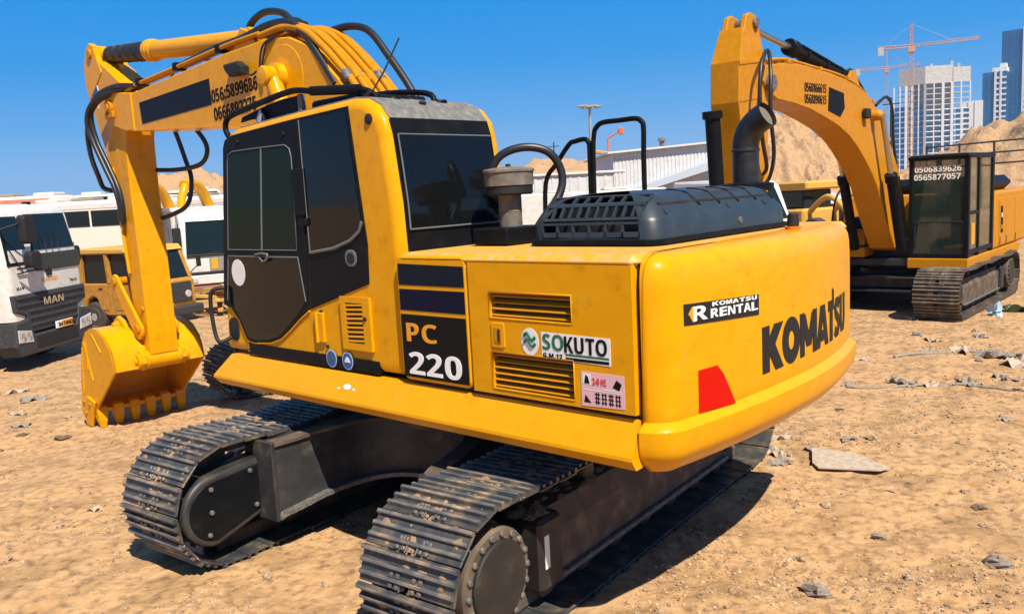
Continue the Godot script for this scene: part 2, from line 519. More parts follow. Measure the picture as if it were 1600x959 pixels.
func tube(st: SurfaceTool, pts: Array, r: float, n := 10, caps := true):
	var m := pts.size()
	var rings := []
	var u := Vector3.ZERO
	for i in m:
		var t: Vector3 = (pts[mini(i + 1, m - 1)] - pts[maxi(i - 1, 0)]).normalized()
		if i == 0:
			u = frame_of(t).x
		else:
			u = (u - t * u.dot(t)).normalized()
		var v := t.cross(u)
		var ring := []
		for k in n:
			var a := TAU * k / n
			ring.append(pts[i] + (u * cos(a) + v * sin(a)) * r)
		rings.append(ring)
	st.set_smooth_group(1)
	for i in m - 1:
		for k in n:
			var k2 := (k + 1) % n
			quad(st, rings[i][k], rings[i][k2], rings[i + 1][k2], rings[i + 1][k], (rings[i][k] + rings[i][k2] - pts[i] * 2.0))
	st.set_smooth_group(-1)
	if caps:
		for e in [[0, pts[0] - pts[1]], [m - 1, pts[m - 1] - pts[m - 2]]]:
			for k in n:
				tri(st, pts[e[0]], rings[e[0]][k], rings[e[0]][(k + 1) % n], e[1])

# skin over rings of equal length; the outside is away from the rings' middles
func loft(st: SurfaceTool, rings: Array, closed := true, cap0 := true, cap1 := true, group := 1, skip := []):
	var n: int = rings[0].size()
	st.set_smooth_group(group)
	for i in rings.size() - 1:
		var mid := Vector3.ZERO
		for p in rings[i]: mid += p
		for p in rings[i + 1]: mid += p
		mid /= 2.0 * n
		for k in (n if closed else n - 1):
			if k in skip: continue
			var k2 := (k + 1) % n
			var c: Vector3 = (rings[i][k] + rings[i][k2] + rings[i + 1][k] + rings[i + 1][k2]) * 0.25
			quad(st, rings[i][k], rings[i][k2], rings[i + 1][k2], rings[i + 1][k], c - mid)
	st.set_smooth_group(-1)
	for e in [[0, 1, cap0], [rings.size() - 1, rings.size() - 2, cap1]]:
		if not e[2]: continue
		var m := Vector3.ZERO
		var m2 := Vector3.ZERO
		for p in rings[e[0]]: m += p
		for p in rings[e[1]]: m2 += p
		m /= n
		m2 /= n
		for k in n:
			tri(st, m, rings[e[0]][k], rings[e[0]][(k + 1) % n], m - m2 if m.distance_to(m2) > 1e-5 else Vector3.UP)

# lettering as thin raised print, fitted to a width and a height
var fonts := {}
func text(parent: Node, called: String, s: String, at: Vector3, w: float, h: float, basis: Basis, m, serif := false, slant := 0.0) -> MeshInstance3D:
	if not fonts.has(serif):
		var f := SystemFont.new()
		f.font_names = PackedStringArray(["Droid Serif" if serif else "Droid Sans"])
		f.font_weight = 800
		fonts[serif] = f
	var t := TextMesh.new()
	t.text = s
	t.font = fonts[serif]
	t.font_size = 48
	t.pixel_size = 0.01
	t.depth = 0.01
	t.curve_step = 2.0
	var bb := t.get_aabb()
	var sx := w / maxf(bb.size.x, 0.001)
	var sy := h / maxf(bb.size.y, 0.001)
	var o := put(called, t, m, parent)
	var sc := Basis(Vector3(sx, 0, 0), Vector3(slant * sy, sy, 0), Vector3(0, 0, 0.3))
	var cc := bb.get_center()
	cc.z = 0.0
	o.transform = Transform3D(basis * sc, at - basis * sc * cc)
	return o

func V(x: float, y: float) -> Vector2: return Vector2(x, y)

func rrect(x0: float, y0: float, x1: float, y1: float, r: float, n := 4) -> Array:
	var out := []
	for c in [[x1 - r, y1 - r, 0.0], [x0 + r, y1 - r, PI / 2], [x0 + r, y0 + r, PI], [x1 - r, y0 + r, PI * 1.5]]:
		for i in n + 1:
			var a: float = c[2] + PI / 2 * i / n
			out.append(Vector2(c[0] + cos(a) * r, c[1] + sin(a) * r))
	return out

func oval(cx: float, cy: float, rx: float, ry: float, n := 24) -> Array:
	var out := []
	for i in n:
		out.append(Vector2(cx + cos(TAU * i / n) * rx, cy + sin(TAU * i / n) * ry))
	return out

# narrow rail of square section along a closed or open outline in the X-Y plane
func seal(st: SurfaceTool, pts: Array, z: float, wd: float, closed := true):
	var p3 := []
	for p in pts: p3.append(Vector3(p.x, p.y, z))
	if closed: p3.append(p3[0])
	tube(st, p3, wd * 0.5, 6, not closed)

func sstep(a: float, b: float, x: float) -> float:
	var t := clampf((x - a) / (b - a), 0.0, 1.0)
	return t * t * (3.0 - 2.0 * t)

# ---------------------------------------------------------------- ground
func gh(x: float, z: float) -> float:
	var h := -0.2 * sstep(-3.4, -6.2, x) - 0.1 * sstep(-7.0, -13.0, x)
	var d := Vector2(x, z).length()
	var ca := x * 0.80 - z * 0.60
	var sa := x * 0.60 + z * 0.80
	h += gn.get_noise_2d(x * 0.55, z * 0.55) * 0.035
	h += gn2.get_noise_2d(ca * 0.5, sa * 2.2) * 0.022
	h += gn.get_noise_2d(x * 3.1 + 40.0, z * 3.1) * 0.010
	if d < 40.0:
		var patch := clampf(gn.get_noise_2d(x * 0.6 + 3.0, z * 0.6 + 17.0) * 1.8 + 0.25, 0.0, 1.0)
		h += maxf(gn2.get_noise_2d(x * 6.0, z * 6.0 + 31.0), -0.15) * (0.010 + 0.030 * patch)
		h += absf(gn.get_noise_2d(x * 9.0, z * 9.0)) * 0.016 * patch
	if d > 25.0:
		h += gn.get_noise_2d(x * 0.08, z * 0.08 + 9.0) * 0.25 * sstep(25.0, 60.0, d)
	# packed flat beneath the crawlers
	var t := Vector2(x, z).rotated(0.0907)
	var k := sstep(2.0, 1.6, absf(t.x)) * sstep(2.8, 2.3, absf(t.y))
	h = lerpf(h, h * 0.45 - 0.005, k)
	# soil pushed up along the edges of the crawlers
	var e := maxf(absf(absf(t.x) - 1.199) - 0.335, absf(t.y) - 2.0)
	if e > -0.05 and e < 0.24:
		h += 0.018 * sstep(0.24, 0.04, e) * sstep(-0.05, 0.02, e) * clampf(0.5 + gn2.get_noise_2d(x * 3.0, z * 3.0 + 4.0) * 1.6, 0.0, 1.0)
	var c := sstep(2.4, 1.8, absf(x + 0.58)) * sstep(3.2, 2.6, absf(z + 12.2))
	return lerpf(h, h * 0.4, c)

func axis_steps(a: float, b: float, st: float, far: float) -> PackedFloat32Array:
	var out := []
	var x := a
	while x < b:
		out.append(x)
		x += st
	var s := st
	while x < far:
		out.append(x)
		s = minf(s * 1.07, 220.0)
		x += s
	out.append(far)
	s = st
	x = a
	while x > -far:
		s = minf(s * 1.07, 220.0)
		x -= s
		out.push_front(x)
	return PackedFloat32Array(out)

func build_ground():
	gn.seed = 5
	gn.frequency = 1.0
	gn.fractal_octaves = 4
	gn2.seed = 77
	gn2.frequency = 1.0
	gn2.fractal_octaves = 3
	var xs := axis_steps(-7.0, 4.0, 0.040, 2500.0)
	var zs := axis_steps(-4.0, 3.0, 0.040, 2500.0)
	var nx := xs.size()
	var nz := zs.size()
	var vs := PackedVector3Array()
	var ns := PackedVector3Array()
	vs.resize(nx * nz)
	ns.resize(nx * nz)
	for j in nz:
		for i in nx:
			vs[j * nx + i] = Vector3(xs[i], gh(xs[i], zs[j]), zs[j])
	for j in nz:
		for i in nx:
			var l := vs[j * nx + maxi(i - 1, 0)]
			var r := vs[j * nx + mini(i + 1, nx - 1)]
			var u := vs[maxi(j - 1, 0) * nx + i]
			var d := vs[mini(j + 1, nz - 1) * nx + i]
			ns[j * nx + i] = (d - u).cross(r - l).normalized()
	var id := PackedInt32Array()
	id.resize((nx - 1) * (nz - 1) * 6)
	var q := 0
	for j in nz - 1:
		for i in nx - 1:
			var a := j * nx + i
			id[q] = a; id[q + 1] = a + 1; id[q + 2] = a + nx
			id[q + 3] = a + 1; id[q + 4] = a + nx + 1; id[q + 5] = a + nx
			q += 6
	var arr := []
	arr.resize(Mesh.ARRAY_MAX)
	arr[Mesh.ARRAY_VERTEX] = vs
	arr[Mesh.ARRAY_NORMAL] = ns
	arr[Mesh.ARRAY_INDEX] = id
	var am := ArrayMesh.new()
	am.add_surface_from_arrays(Mesh.PRIMITIVE_TRIANGLES, arr)
	structure(put("ground", am, "ground"))

# heap of dug sand: a rough dome on an oval foot
func heap(called: String, c: Vector3, rx: float, rz: float, h: float, turn: float, seed_: int, m := "sand", crest := 0.5, n := 90):
	var nn := noise(seed_, 1.0, 5)
	var st := S()
	st.set_smooth_group(1)
	var B := Basis(Vector3.UP, turn)
	var P := func(i: int, j: int) -> Vector3:
		var u := i * 2.0 / n - 1.0
		var v := j * 2.0 / n - 1.0
		var r := sqrt(u * u + v * v)
		var s := pow(maxf(0.0, 1.0 - r), crest) if r < 1.0 else 0.0
		var y := h * s * (0.85 + 0.34 * nn.get_noise_2d(u * 1.8, v * 1.8)) + (h * 0.06 * nn.get_noise_2d(u * 7.0, v * 7.0) + 0.05 * h * nn.get_noise_2d(u * 24.0, v * 24.0)) * sstep(0.0, 0.25, s) - 0.3 * (1.0 - sstep(0.0, 0.15, s))
		return c + B * Vector3(u * rx, y, v * rz)
	for i in n:
		for j in n:
			var a: Vector3 = P.call(i, j)
			var b: Vector3 = P.call(i + 1, j)
			var d: Vector3 = P.call(i, j + 1)
			var e: Vector3 = P.call(i + 1, j + 1)
			quad(st, a, b, e, d, Vector3.UP)
	return structure(obj(called, st, m))

# ---------------------------------------------------------------- crawler track
func shoe_mesh(w: float, pitch: float) -> Array:
	var out := []
	var plate := Color(0.46, 0.46, 0.46)
	var worn := Color(1, 1, 1)
	for variant in 3:
		var st := S()
		var g := 0.0015 * variant
		st.set_color(plate)
		var z0 := pitch * 0.385 - 0.017
		var z1 := pitch * 0.385 + 0.017
		bx(st, Vector3(-w * 0.5, -0.007, -pitch * 0.475), Vector3(w * 0.5, 0.007, z0), 0.003)
		bx(st, Vector3(-w * 0.5, -0.007, z0), Vector3(-0.031, 0.007, pitch * 0.475), 0.003)
		bx(st, Vector3(0.031, -0.007, z0), Vector3(w * 0.5, 0.007, pitch * 0.475), 0.003)
		var zz := [-pitch * 0.43, -pitch * 0.10, pitch * 0.23]
		for k in 3:
			var z: float = zz[k]
			var hh: float = (0.036 if k == 0 else 0.031) - g
			var e := w * 0.5 - 0.004 * k
			st.set_color(Color(0.55, 0.55, 0.55))
			prism(st, [V(z - 0.017, 0.005), V(z + 0.015, 0.005), V(z + 0.010, hh - 0.004), V(z - 0.011, hh - 0.004)], Vector3.BACK, Vector3.UP, Vector3.RIGHT, -e, e)
			# rubbed bright cap of the grouser
			st.set_color(worn)
			prism(st, [V(z - 0.0112, hh - 0.004), V(z + 0.0102, hh - 0.004), V(z + 0.006, hh), V(z - 0.007, hh)], Vector3.BACK, Vector3.UP, Vector3.RIGHT, -e + 0.002, e - 0.002)
		# bolt heads and raised link pads at mid width
		for x in [-0.10, -0.055, 0.06, 0.105]:
			st.set_color(Color(0.7, 0.7, 0.7))
			box(st, Vector3(x, 0.015, pitch * 0.07 + g * 3.0), Vector3(0.026, 0.022, 0.026), 0.005)
			box(st, Vector3(x, 0.014, pitch * 0.385), Vector3(0.026, 0.020, 0.024), 0.005)
		# lips of the open mud hole
		st.set_color(Color(0.62, 0.62, 0.62))
		for sx in [-1.0, 1.0]:
			box(st, Vector3(sx * 0.036, 0.012, pitch * 0.385), Vector3(0.010, 0.012, 0.044), 0.003)
		st.generate_normals()
		out.append(st.commit())
	return out

# loop of shoes round sprocket and idler; x across, z along, origin at the ground under the middle
func crawler(tr: Node3D, w: float, half: float, r: float, axle: float, pitch0: float, mat: String, with_chain := true):
	var total := 4.0 * half + TAU * r
	var n := int(round(total / pitch0))
	var pitch := total / n
	var shoes := shoe_mesh(w, pitch)
	for i in n:
		var s := fposmod(i * pitch + pitch * 0.3, total)
		var p := Vector3.ZERO
		var nr := Vector3.UP
		if s < 2.0 * half:
			var u := s / (2.0 * half)
			p = Vector3(0, axle + r - 0.03 * sin(u * PI * 3.0) * sin(u * PI * 3.0), half - s)
		elif s < 2.0 * half + PI * r:
			var a := (s - 2.0 * half) / r
			nr = Vector3(0, cos(a), -sin(a))
			p = Vector3(0, axle, -half) + nr * r
		elif s < 4.0 * half + PI * r:
			nr = Vector3.DOWN
			p = Vector3(0, axle - r, -half + (s - 2.0 * half - PI * r))
		else:
			var a := (s - 4.0 * half - PI * r) / r
			nr = Vector3(0, -cos(a), sin(a))
			p = Vector3(0, axle, half) + nr * r
		var t := Vector3.RIGHT.cross(nr)
		var o := put("track_shoe", shoes[i % 3], mat, tr)
		var tilt := Basis(Vector3.RIGHT, rng.randf_range(-0.02, 0.02))
		o.transform = Transform3D(Basis(Vector3.RIGHT, nr, t) * tilt, p + Vector3(rng.randf_range(-0.003, 0.003), 0, 0))
	if mat == "shoe_steel":
		var cs := S()
		var lr := RandomNumberGenerator.new()
		lr.seed = int(w * 1000.0) + 17
		for i in 300:
			var c := Vector3(lr.randfn(0.0, 0.10) if lr.randf() < 0.7 else lr.randf_range(-w * 0.46, w * 0.46), 0.0, 0.0)
			var a := lr.randf_range(-0.2, 1.0)
			var nr := Vector3.UP
			if lr.randf() < 0.72:
				c.z = lr.randf_range(-half, half)
				c.y = axle + r
			else:
				var t := lr.randf_range(0.0, 1.9)
				nr = Vector3(0, cos(t), sin(t))
				c += Vector3(0, axle, half) + nr * r
			var s := lr.randf_range(0.006, 0.024)
			var f := Basis(Vector3.RIGHT, nr, Vector3.RIGHT.cross(nr)) * Basis(Vector3.UP, lr.randf() * TAU)
			c += nr * 0.008
			var top: Vector3 = c + nr * s * 0.4
			var rim := []
			for k in 6:
				rim.append(c + f * (Vector3(cos(k * TAU / 6.0), 0, sin(k * TAU / 6.0) * 0.8) * s * lr.randf_range(1.0, 2.2)))
			for k in 6:
				tri(cs, rim[k], rim[(k + 1) % 6], top, nr)
		obj("caked_sand", cs, "dark_sand", tr).set_meta("kind", "stuff")
	if with_chain:
		var st := S()
		for sx in [-0.085, 0.085]:
			bx(st, Vector3(sx - 0.022, axle + r - 0.115, -half), Vector3(sx + 0.022, axle + r - 0.02, half), 0.01)
			bx(st, Vector3(sx - 0.022, axle - r + 0.012, -half), Vector3(sx + 0.022, axle - r + 0.115, half), 0.01)
		obj("track_chain", st, "dusty_steel", tr)

func build_crawler_unit(parent: Node3D, lx: float, w: float, half: float, r: float, axle: float, side: float, phi: float, mat := "shoe_steel", motor_cover := true, at := Vector3.ZERO) -> Node3D:
	var tr := part("crawler_track", parent)
	tr.transform = Transform3D(Basis(Vector3.UP, phi), at) * Transform3D(Basis.IDENTITY, Vector3(lx, 0.008, 0))
	crawler(tr, w, half, r, axle, 0.19, mat)
	# track frame: a long box beam with sloping shoulders; "side" is the outer side
	var st := S()
	prism(st, [V(-0.20, 0.19), V(0.20, 0.19), V(0.205, 0.47), V(0.15, 0.60), V(-0.15, 0.60), V(-0.205, 0.47)], Vector3.RIGHT, Vector3.UP, Vector3.BACK, -half * 0.74, half * 0.72, 0.018)
	obj("track_frame", st, "dusty_steel", tr)
	st = S()
	bx(st, Vector3(side * 0.21 - 0.02, 0.165, -half * 0.74), Vector3(side * 0.21 + 0.03, 0.195, half * 0.74), 0.006)
	obj("roller_guard", st, "worn_steel", tr)
	st = S()
	box(st, Vector3(side * 0.10, 0.375, half * 0.70), Vector3(0.30, 0.44, 0.24), 0.025)
	obj("frame_end_box", st, "frame_steel", tr)
	if motor_cover:
		var cs := S()
		var lr := RandomNumberGenerator.new()
		lr.seed = 31 + int(side)
		for i in 260:
			var onend := lr.randf() < 0.15
			var c := Vector3(side * lr.randf_range(-0.14, 0.15), 0.60, lr.randf_range(-half * 0.7, half * 0.7))
			if onend: c = Vector3(side * lr.randf_range(0.0, 0.22), 0.595, half * lr.randf_range(0.65, 0.75))
			if lr.randf() < 0.25: c = Vector3(side * 0.225, 0.196, lr.randf_range(-half * 0.7, half * 0.7))
			var s := lr.randf_range(0.012, 0.05) if c.y > 0.3 else lr.randf_range(0.006, 0.016)
			var rim := []
			for k in 7: rim.append(c + Vector3(cos(k * TAU / 7.0), 0, sin(k * TAU / 7.0) * 1.4) * s * lr.randf_range(0.7, 1.2))
			for k in 7: tri(cs, rim[k], rim[(k + 1) % 7], c + Vector3(lr.randf_range(-0.3, 0.3) * s, s * 0.55, 0), Vector3.UP)
		obj("caked_sand", cs, "dark_sand", tr).set_meta("kind", "stuff")
	if motor_cover and side > 0.0:
		st = S()
		zy(st, [V(half * 0.72, 0.30), V(half * 0.745, 0.30), V(half * 0.745, 0.50), V(half * 0.72, 0.50)], 0.251, 0.254)
		obj("sticker", st, "white_plate", tr)
	for i in 7:
		st = S()
		var z := lerpf(-half * 0.72, half * 0.66, i / 6.0)
		lathe(st, Vector3(-0.13, 0.125, z), Vector3.RIGHT, [V(0.04, -0.04), V(0.055, -0.03), V(0.085, 0.0), V(0.085, 0.07), V(0.07, 0.09), V(0.07, 0.17), V(0.085, 0.19), V(0.085, 0.26), V(0.055, 0.29), V(0.04, 0.30)], 16)
		obj("track_roller", st, "dusty_steel", tr)
	for z in [-half * 0.33, half * 0.35]:
		st = S()
		rod(st, Vector3(-0.10, axle + r - 0.19, z), Vector3(0.12, axle + r - 0.19, z), 0.065, 16, 0.01)
		obj("carrier_roller", st, "dusty_steel", tr)
	# idler wheel
	st = S()
	lathe(st, Vector3(-0.07, axle, -half), Vector3.RIGHT, [V(0.12, -0.03), V(r - 0.13, 0.0), V(r - 0.08, 0.0), V(r - 0.08, 0.14), V(r - 0.13, 0.14), V(0.12, 0.17)], 32)
	obj("idler_wheel", st, "dusty_steel", tr)
	# toothed sprocket and final drive
	st = S()
	var teeth := []
	for i in 42:
		var a := TAU * i / 42.0
		var rr := r - (0.045 if i % 2 == 0 else 0.11)
		teeth.append(V(half + cos(a) * rr, axle + sin(a) * rr))
	zy(st, teeth, -0.03, 0.03, 0.008)
	obj("sprocket", st, "worn_steel", tr)
	st = S()
	lathe(st, Vector3(side * 0.04, axle, half), Vector3(side, 0, 0), [V(0.30, 0.0), V(0.30, 0.08), V(0.285, 0.10), V(0.285, 0.22), V(0.27, 0.235), V(0.235, 0.235)], 40)
	obj("final_drive", st, "dusty_steel", tr)
	st = S()
	lathe(st, Vector3(side * 0.27, axle, half), Vector3(side, 0, 0), [V(0.225, 0.0), V(0.225, 0.022), V(0.215, 0.03), V(0.0, 0.034)], 40)
	obj("final_drive_cover", st, "frame_steel", tr)
	for i in 18:
		var a := TAU * i / 18.0
		var b := S()
		lathe(b, Vector3(side * 0.268, axle + sin(a) * 0.253, half + cos(a) * 0.253), Vector3(side, 0, 0), [V(0.020, 0.0), V(0.020, 0.018), V(0.014, 0.024)], 6)
		obj("bolt", b, "worn_steel", tr)
	if motor_cover:
		st = S()
		var pl := []
		for i in 25:
			var a := -PI * 0.5 + PI * i / 24.0
			pl.append(V(half + 0.12 + cos(a) * 0.25, 0.42 + sin(a) * 0.25))
		pl.append(V(half - 0.30, 0.70))
		pl.append(V(half - 0.30, 0.29))
		rprism(st, pl, Vector3.BACK, Vector3.UP, Vector3.RIGHT, -side * 0.12, -side * 0.318, 0.03, 4)
		obj("travel_motor_guard", st, "carbody_grey", tr)
		var pin := PackedVector2Array(pl)
		st = S()
		var inn := []
		for p in inset(pin, 0.045): inn.append(p)
		zy(st, inn, -side * 0.30, -side * 0.324, 0.004)
		obj("travel_motor_cover", st, "black_paint", tr)
		for q in [V(half - 0.17, 0.62), V(half - 0.20, 0.36), V(half + 0.15, 0.58), V(half + 0.19, 0.27), V(half + 0.16, 0.42)]:
			var b := S()
			lathe(b, Vector3(-side * 0.323, q.y, q.x), Vector3(-side, 0, 0), [V(0.018, 0.0), V(0.018, 0.014), V(0.012, 0.018)], 6)
			obj("bolt", b, "worn_steel", tr)
	return tr

# ---------------------------------------------------------------- main excavator
func strip(st: SurfaceTool, pts: Array, d0: float, d1: float, z0: float, z1: float, bev := 0.0):
	var a := []
	var b := []
	var n := pts.size()
	for i in n:
		var t: Vector2 = (pts[mini(i + 1, n - 1)] - pts[maxi(i - 1, 0)]).normalized()
		var nr := Vector2(-t.y, t.x)
		a.append(pts[i] + nr * d1)
		b.push_front(pts[i] + nr * d0)
	xy(st, a + b, z0, z1, bev)

func cw_back(z: float) -> float:
	return 2.585 - 0.07 * z * z + 0.0167 * z if z >= 0.0 else 2.585 - 0.112 * z * z

func cw_ring(y: float, d: float) -> Array:
	# plan of the counterweight at one height, grown outwards by d
	var out := []
	var hw := 1.375
	var seam := 2.345 + (y - 1.1) * 0.028
	out.append(Vector3(seam, y, hw + d))
	var rc := 0.185
	var cx := cw_back(hw - rc) - rc
	out.append(Vector3(maxf(cx, seam + 0.004), y, hw + d))
	for i in range(1, 8):
		var a := PI / 2 * (1.0 - i / 8.0)
		out.append(Vector3(cx + cos(a) * (rc + d), y, hw - rc + sin(a) * (rc + d)))
	for i in 23:
		var z := lerpf(hw - rc, -(hw - 0.16), i / 22.0)
		out.append(Vector3(cw_back(z) + d, y, z))
	var rf := 0.16
	var cf := cw_back(-(hw - rf)) - rf
	for i in range(7, 0, -1):
		var a := PI / 2 * (1.0 - i / 8.0)
		out.append(Vector3(cf + cos(a) * (rf + d), y, -(hw - rf + sin(a) * (rf + d))))
	out.append(Vector3(cf, y, -hw - d))
	out.append(Vector3(minf(cf - 0.02, seam), y, -hw - d))
	return out

func cw_x(z: float) -> float:
	return cw_back(z) - 0.015

func build_main_excavator():
	var ex := thing("excavator", "large yellow excavator with dark tinted cab, its bucket resting on the sand", "excavator")
	var phi := 0.0907
	# ---- undercarriage
	build_crawler_unit(ex, -1.199, 0.664, 1.84, 0.412, 0.435, -1.0, phi)
	build_crawler_unit(ex, 1.199, 0.664, 1.84, 0.412, 0.435, 1.0, phi)
	var un := part("carbody", ex)
	un.rotation.y = phi
	var st := S()
	# arched legs: curved rear and front walls between the track frames
	var outer := [V(-0.74, 1.58), V(-0.68, 1.42), V(-0.64, 1.21), V(-0.55, 0.95), V(-0.41, 0.79), V(-0.22, 0.70), V(0.0, 0.68)]
	var inner := [V(-1.06, 1.56), V(-1.06, 1.34), V(-1.06, 1.05), V(-0.92, 0.72), V(-0.62, 0.45), V(-0.30, 0.30), V(0.0, 0.25)]
	for i in range(5, -1, -1):
		outer.append(V(-outer[i].x, outer[i].y))
		inner.append(V(-inner[i].x, inner[i].y))
	var oc := []
	var ic := []
	for i in outer.size():
		oc.append(Vector3(outer[i].x, 0, outer[i].y))
		ic.append(Vector3(inner[i].x, 0, inner[i].y))
	oc = curve(oc, 5)
	ic = curve(ic, 5)
	for sgn in [1.0, -1.0]:
		st = S()
		var rings := []
		var fl := []
		var tl := []
		for i in oc.size():
			var k := absf(i * 2.0 / (oc.size() - 1) - 1.0)
			var top := lerpf(0.85, 0.80, k * k)
			var bot := lerpf(0.44, 0.29, k * k)
			var o: Vector3 = oc[i]
			var q: Vector3 = ic[i]
			var t: Vector3 = (oc[mini(i + 1, oc.size() - 1)] - oc[maxi(i - 1, 0)]).normalized()
			var nr := Vector3(-t.z, 0, t.x)
			if nr.z < 0.0: nr = -nr
			if k > 0.95: nr = Vector3(-signf(o.x), 0, 0)
			var F := func(p: Vector3, y: float) -> Vector3: return Vector3(p.x, y, p.z * sgn)
			rings.append([F.call(o, bot), F.call(o, top), F.call(q, top), F.call(q, bot)])
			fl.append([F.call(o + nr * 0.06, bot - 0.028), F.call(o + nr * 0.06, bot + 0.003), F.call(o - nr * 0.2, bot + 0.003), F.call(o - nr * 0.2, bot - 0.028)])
			tl.append([F.call(o + nr * 0.025, top - 0.012), F.call(o + nr * 0.025, top + 0.012), F.call(o - nr * 0.1, top + 0.012), F.call(o - nr * 0.1, top - 0.012)])
		loft(st, rings, true, true, true, -1)
		obj("carbody_leg", st, "carbody_grey", un)
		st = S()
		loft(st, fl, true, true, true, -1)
		obj("leg_flange", st, "worn_steel", un)  # lighter steel than the leg: its sunlit lip is put into the colour
		st = S()
		loft(st, tl, true, true, true, -1)
		obj("leg_top_plate", st, "dusty_steel", un)
	for sx in [-1.0, 1.0]:
		st = S()
		bx(st, Vector3(sx * 0.92, 0.25, 1.565), Vector3(sx * 0.70, 0.83, 1.60), 0.006)
		obj("leg_end_plate", st, "carbody_grey", un)
	st = S()
	lathe(st, Vector3(0, 0.80, 0), Vector3.UP, [V(0.78, 0.0), V(0.78, 0.07), V(0.66, 0.09), V(0.66, 0.30)], 48)
	obj("slew_ring", st, "dusty_steel", un)
	# ---- revolving frame under the body
	st = S()
	bx(st, Vector3(-1.55, 1.10, -1.28), Vector3(2.34, 1.32, 1.30), 0.01)
	obj("revolving_frame", st, "frame_steel", ex)
	for sz in [1.0, -1.0]:
		st = S()
		var rings := []
		for e in [[-1.49, -1.64, -1.60, -1.45], [2.335, 2.345, 2.345, 2.335]]:
			rings.append([Vector3(e[0], 1.335, sz * 1.36), Vector3(e[1], 1.168, sz * 1.452), Vector3(e[1], 1.150, sz * 1.455), Vector3(e[2], 1.098, sz * 1.42), Vector3(e[3], 1.098, sz * 1.29), Vector3(e[3], 1.335, sz * 1.29)])
		loft(st, rings, true, true, true, -1)
		obj("side_skirt", st, "yellow", ex)
	# ---- engine housing core, deck and panels
	st = S()
	bx(st, Vector3(0.64, 1.33, -1.36), Vector3(2.335, 2.10, 1.33))
	obj("engine_housing", st, "frame_steel", ex)
	st = S()
	bx(st, Vector3(0.62, 2.075, -1.375), Vector3(2.345, 2.15, 1.378), 0.035)
	obj("engine_deck", st, "yellow_dusty", ex)
	st = S()
	bx(st, Vector3(0.70, 2.151, -1.28), Vector3(1.22, 2.158, 0.40), 0.002)
	obj("anti_slip_mat", st, "black_paint", ex)
	for sz in [1.0, -1.0]:
		var pa := part("engine_door", ex)
		st = S()
		xy(st, rrect(0.60, 1.362, 1.205, 2.135, 0.05), sz * 1.30, sz * 1.378, 0.012)
		obj("door_panel", st, "yellow", pa)
		var pb := part("engine_door", ex)
		st = S()
		var z0: float = sz * 1.30
		var z1: float = sz * 1.38
		for r in [[1.222, 1.362, 1.38, 2.10], [1.955, 1.362, 2.325, 2.10], [1.38, 1.94, 1.955, 2.10], [1.38, 1.605, 1.955, 1.795], [1.38, 1.362, 1.955, 1.395]]:
			bx(st, Vector3(r[0], r[1], z0), Vector3(r[2], r[3], z1))
		xy(st, [V(1.222, 2.10), V(2.325, 2.10), V(2.325, 2.12), V(1.222, 2.12)], z0, z1 - sz * 0.012, 0.006)
		obj("door_panel", st, "yellow", pb)
		for rr in [[1.795, 1.94, 4], [1.395, 1.605, 6]]:
			for i in rr[2]:
				st = S()
				var y := lerpf(rr[0], rr[1], (i + 0.5) / rr[2])
				box(st, Vector3(1.667, y, sz * 1.35), Vector3(0.575, 0.009, 0.036), 0.003, Basis(Vector3.RIGHT, sz * 0.45))
				obj("louvre", st, "yellow_deep", pb)
			st = S()
			seal(st, [V(1.38, rr[0]), V(1.955, rr[0]), V(1.955, rr[1]), V(1.38, rr[1])], sz * 1.379, 0.012)
			obj("louvre_rim", st, "yellow", pb)
		if sz > 0.0:
			side_decals(pa, pb)
	# ---- counterweight
	var cw := part("counterweight", ex)
	st = S()
	var rings := []
	# three bands, so that the ledge round the weight keeps its edges
	var bands := [
		[[1.050, -0.17], [1.052, -0.12], [1.062, -0.075], [1.085, -0.045], [1.125, -0.012], [1.150, 0.008], [1.175, 0.018], [1.215, 0.024], [1.286, 0.027]],
		[[1.286, 0.027], [1.296, 0.022], [1.326, -0.020]],
		[[1.326, -0.020], [1.345, -0.0165], [1.38, -0.015], [1.60, -0.015], [1.90, -0.016], [2.02, -0.020], [2.07, -0.028], [2.105, -0.045], [2.13, -0.070], [2.148, -0.11], [2.152, -0.16]]]
	for bi in 3:
		rings = []
		for e in bands[bi]:
			rings.append(cw_ring(e[0], e[1]))
		loft(st, rings, true, bi == 0, bi == 2, bi + 1)
	obj("weight_casting", st, "yellow", cw)
	counterweight_marks(cw)
	# warning beacon on the far rear corner
	st = S()
	lathe(st, Vector3(2.34, 2.15, -0.44), Vector3.UP, [V(0.05, 0.0), V(0.05, 0.02), V(0.035, 0.022)], 20)
	var be := obj("beacon", st, "orange_lens", ex)
	st = S()
	lathe(st, Vector3(2.34, 2.17, -0.44), Vector3.UP, [V(0.034, 0.0), V(0.038, 0.01), V(0.034, 0.075), V(0.02, 0.085)], 20)
	obj("beacon_body", st, "black", be)
	build_hood(ex)
	build_cab(ex)
	build_stacks(ex)
	build_front(ex)

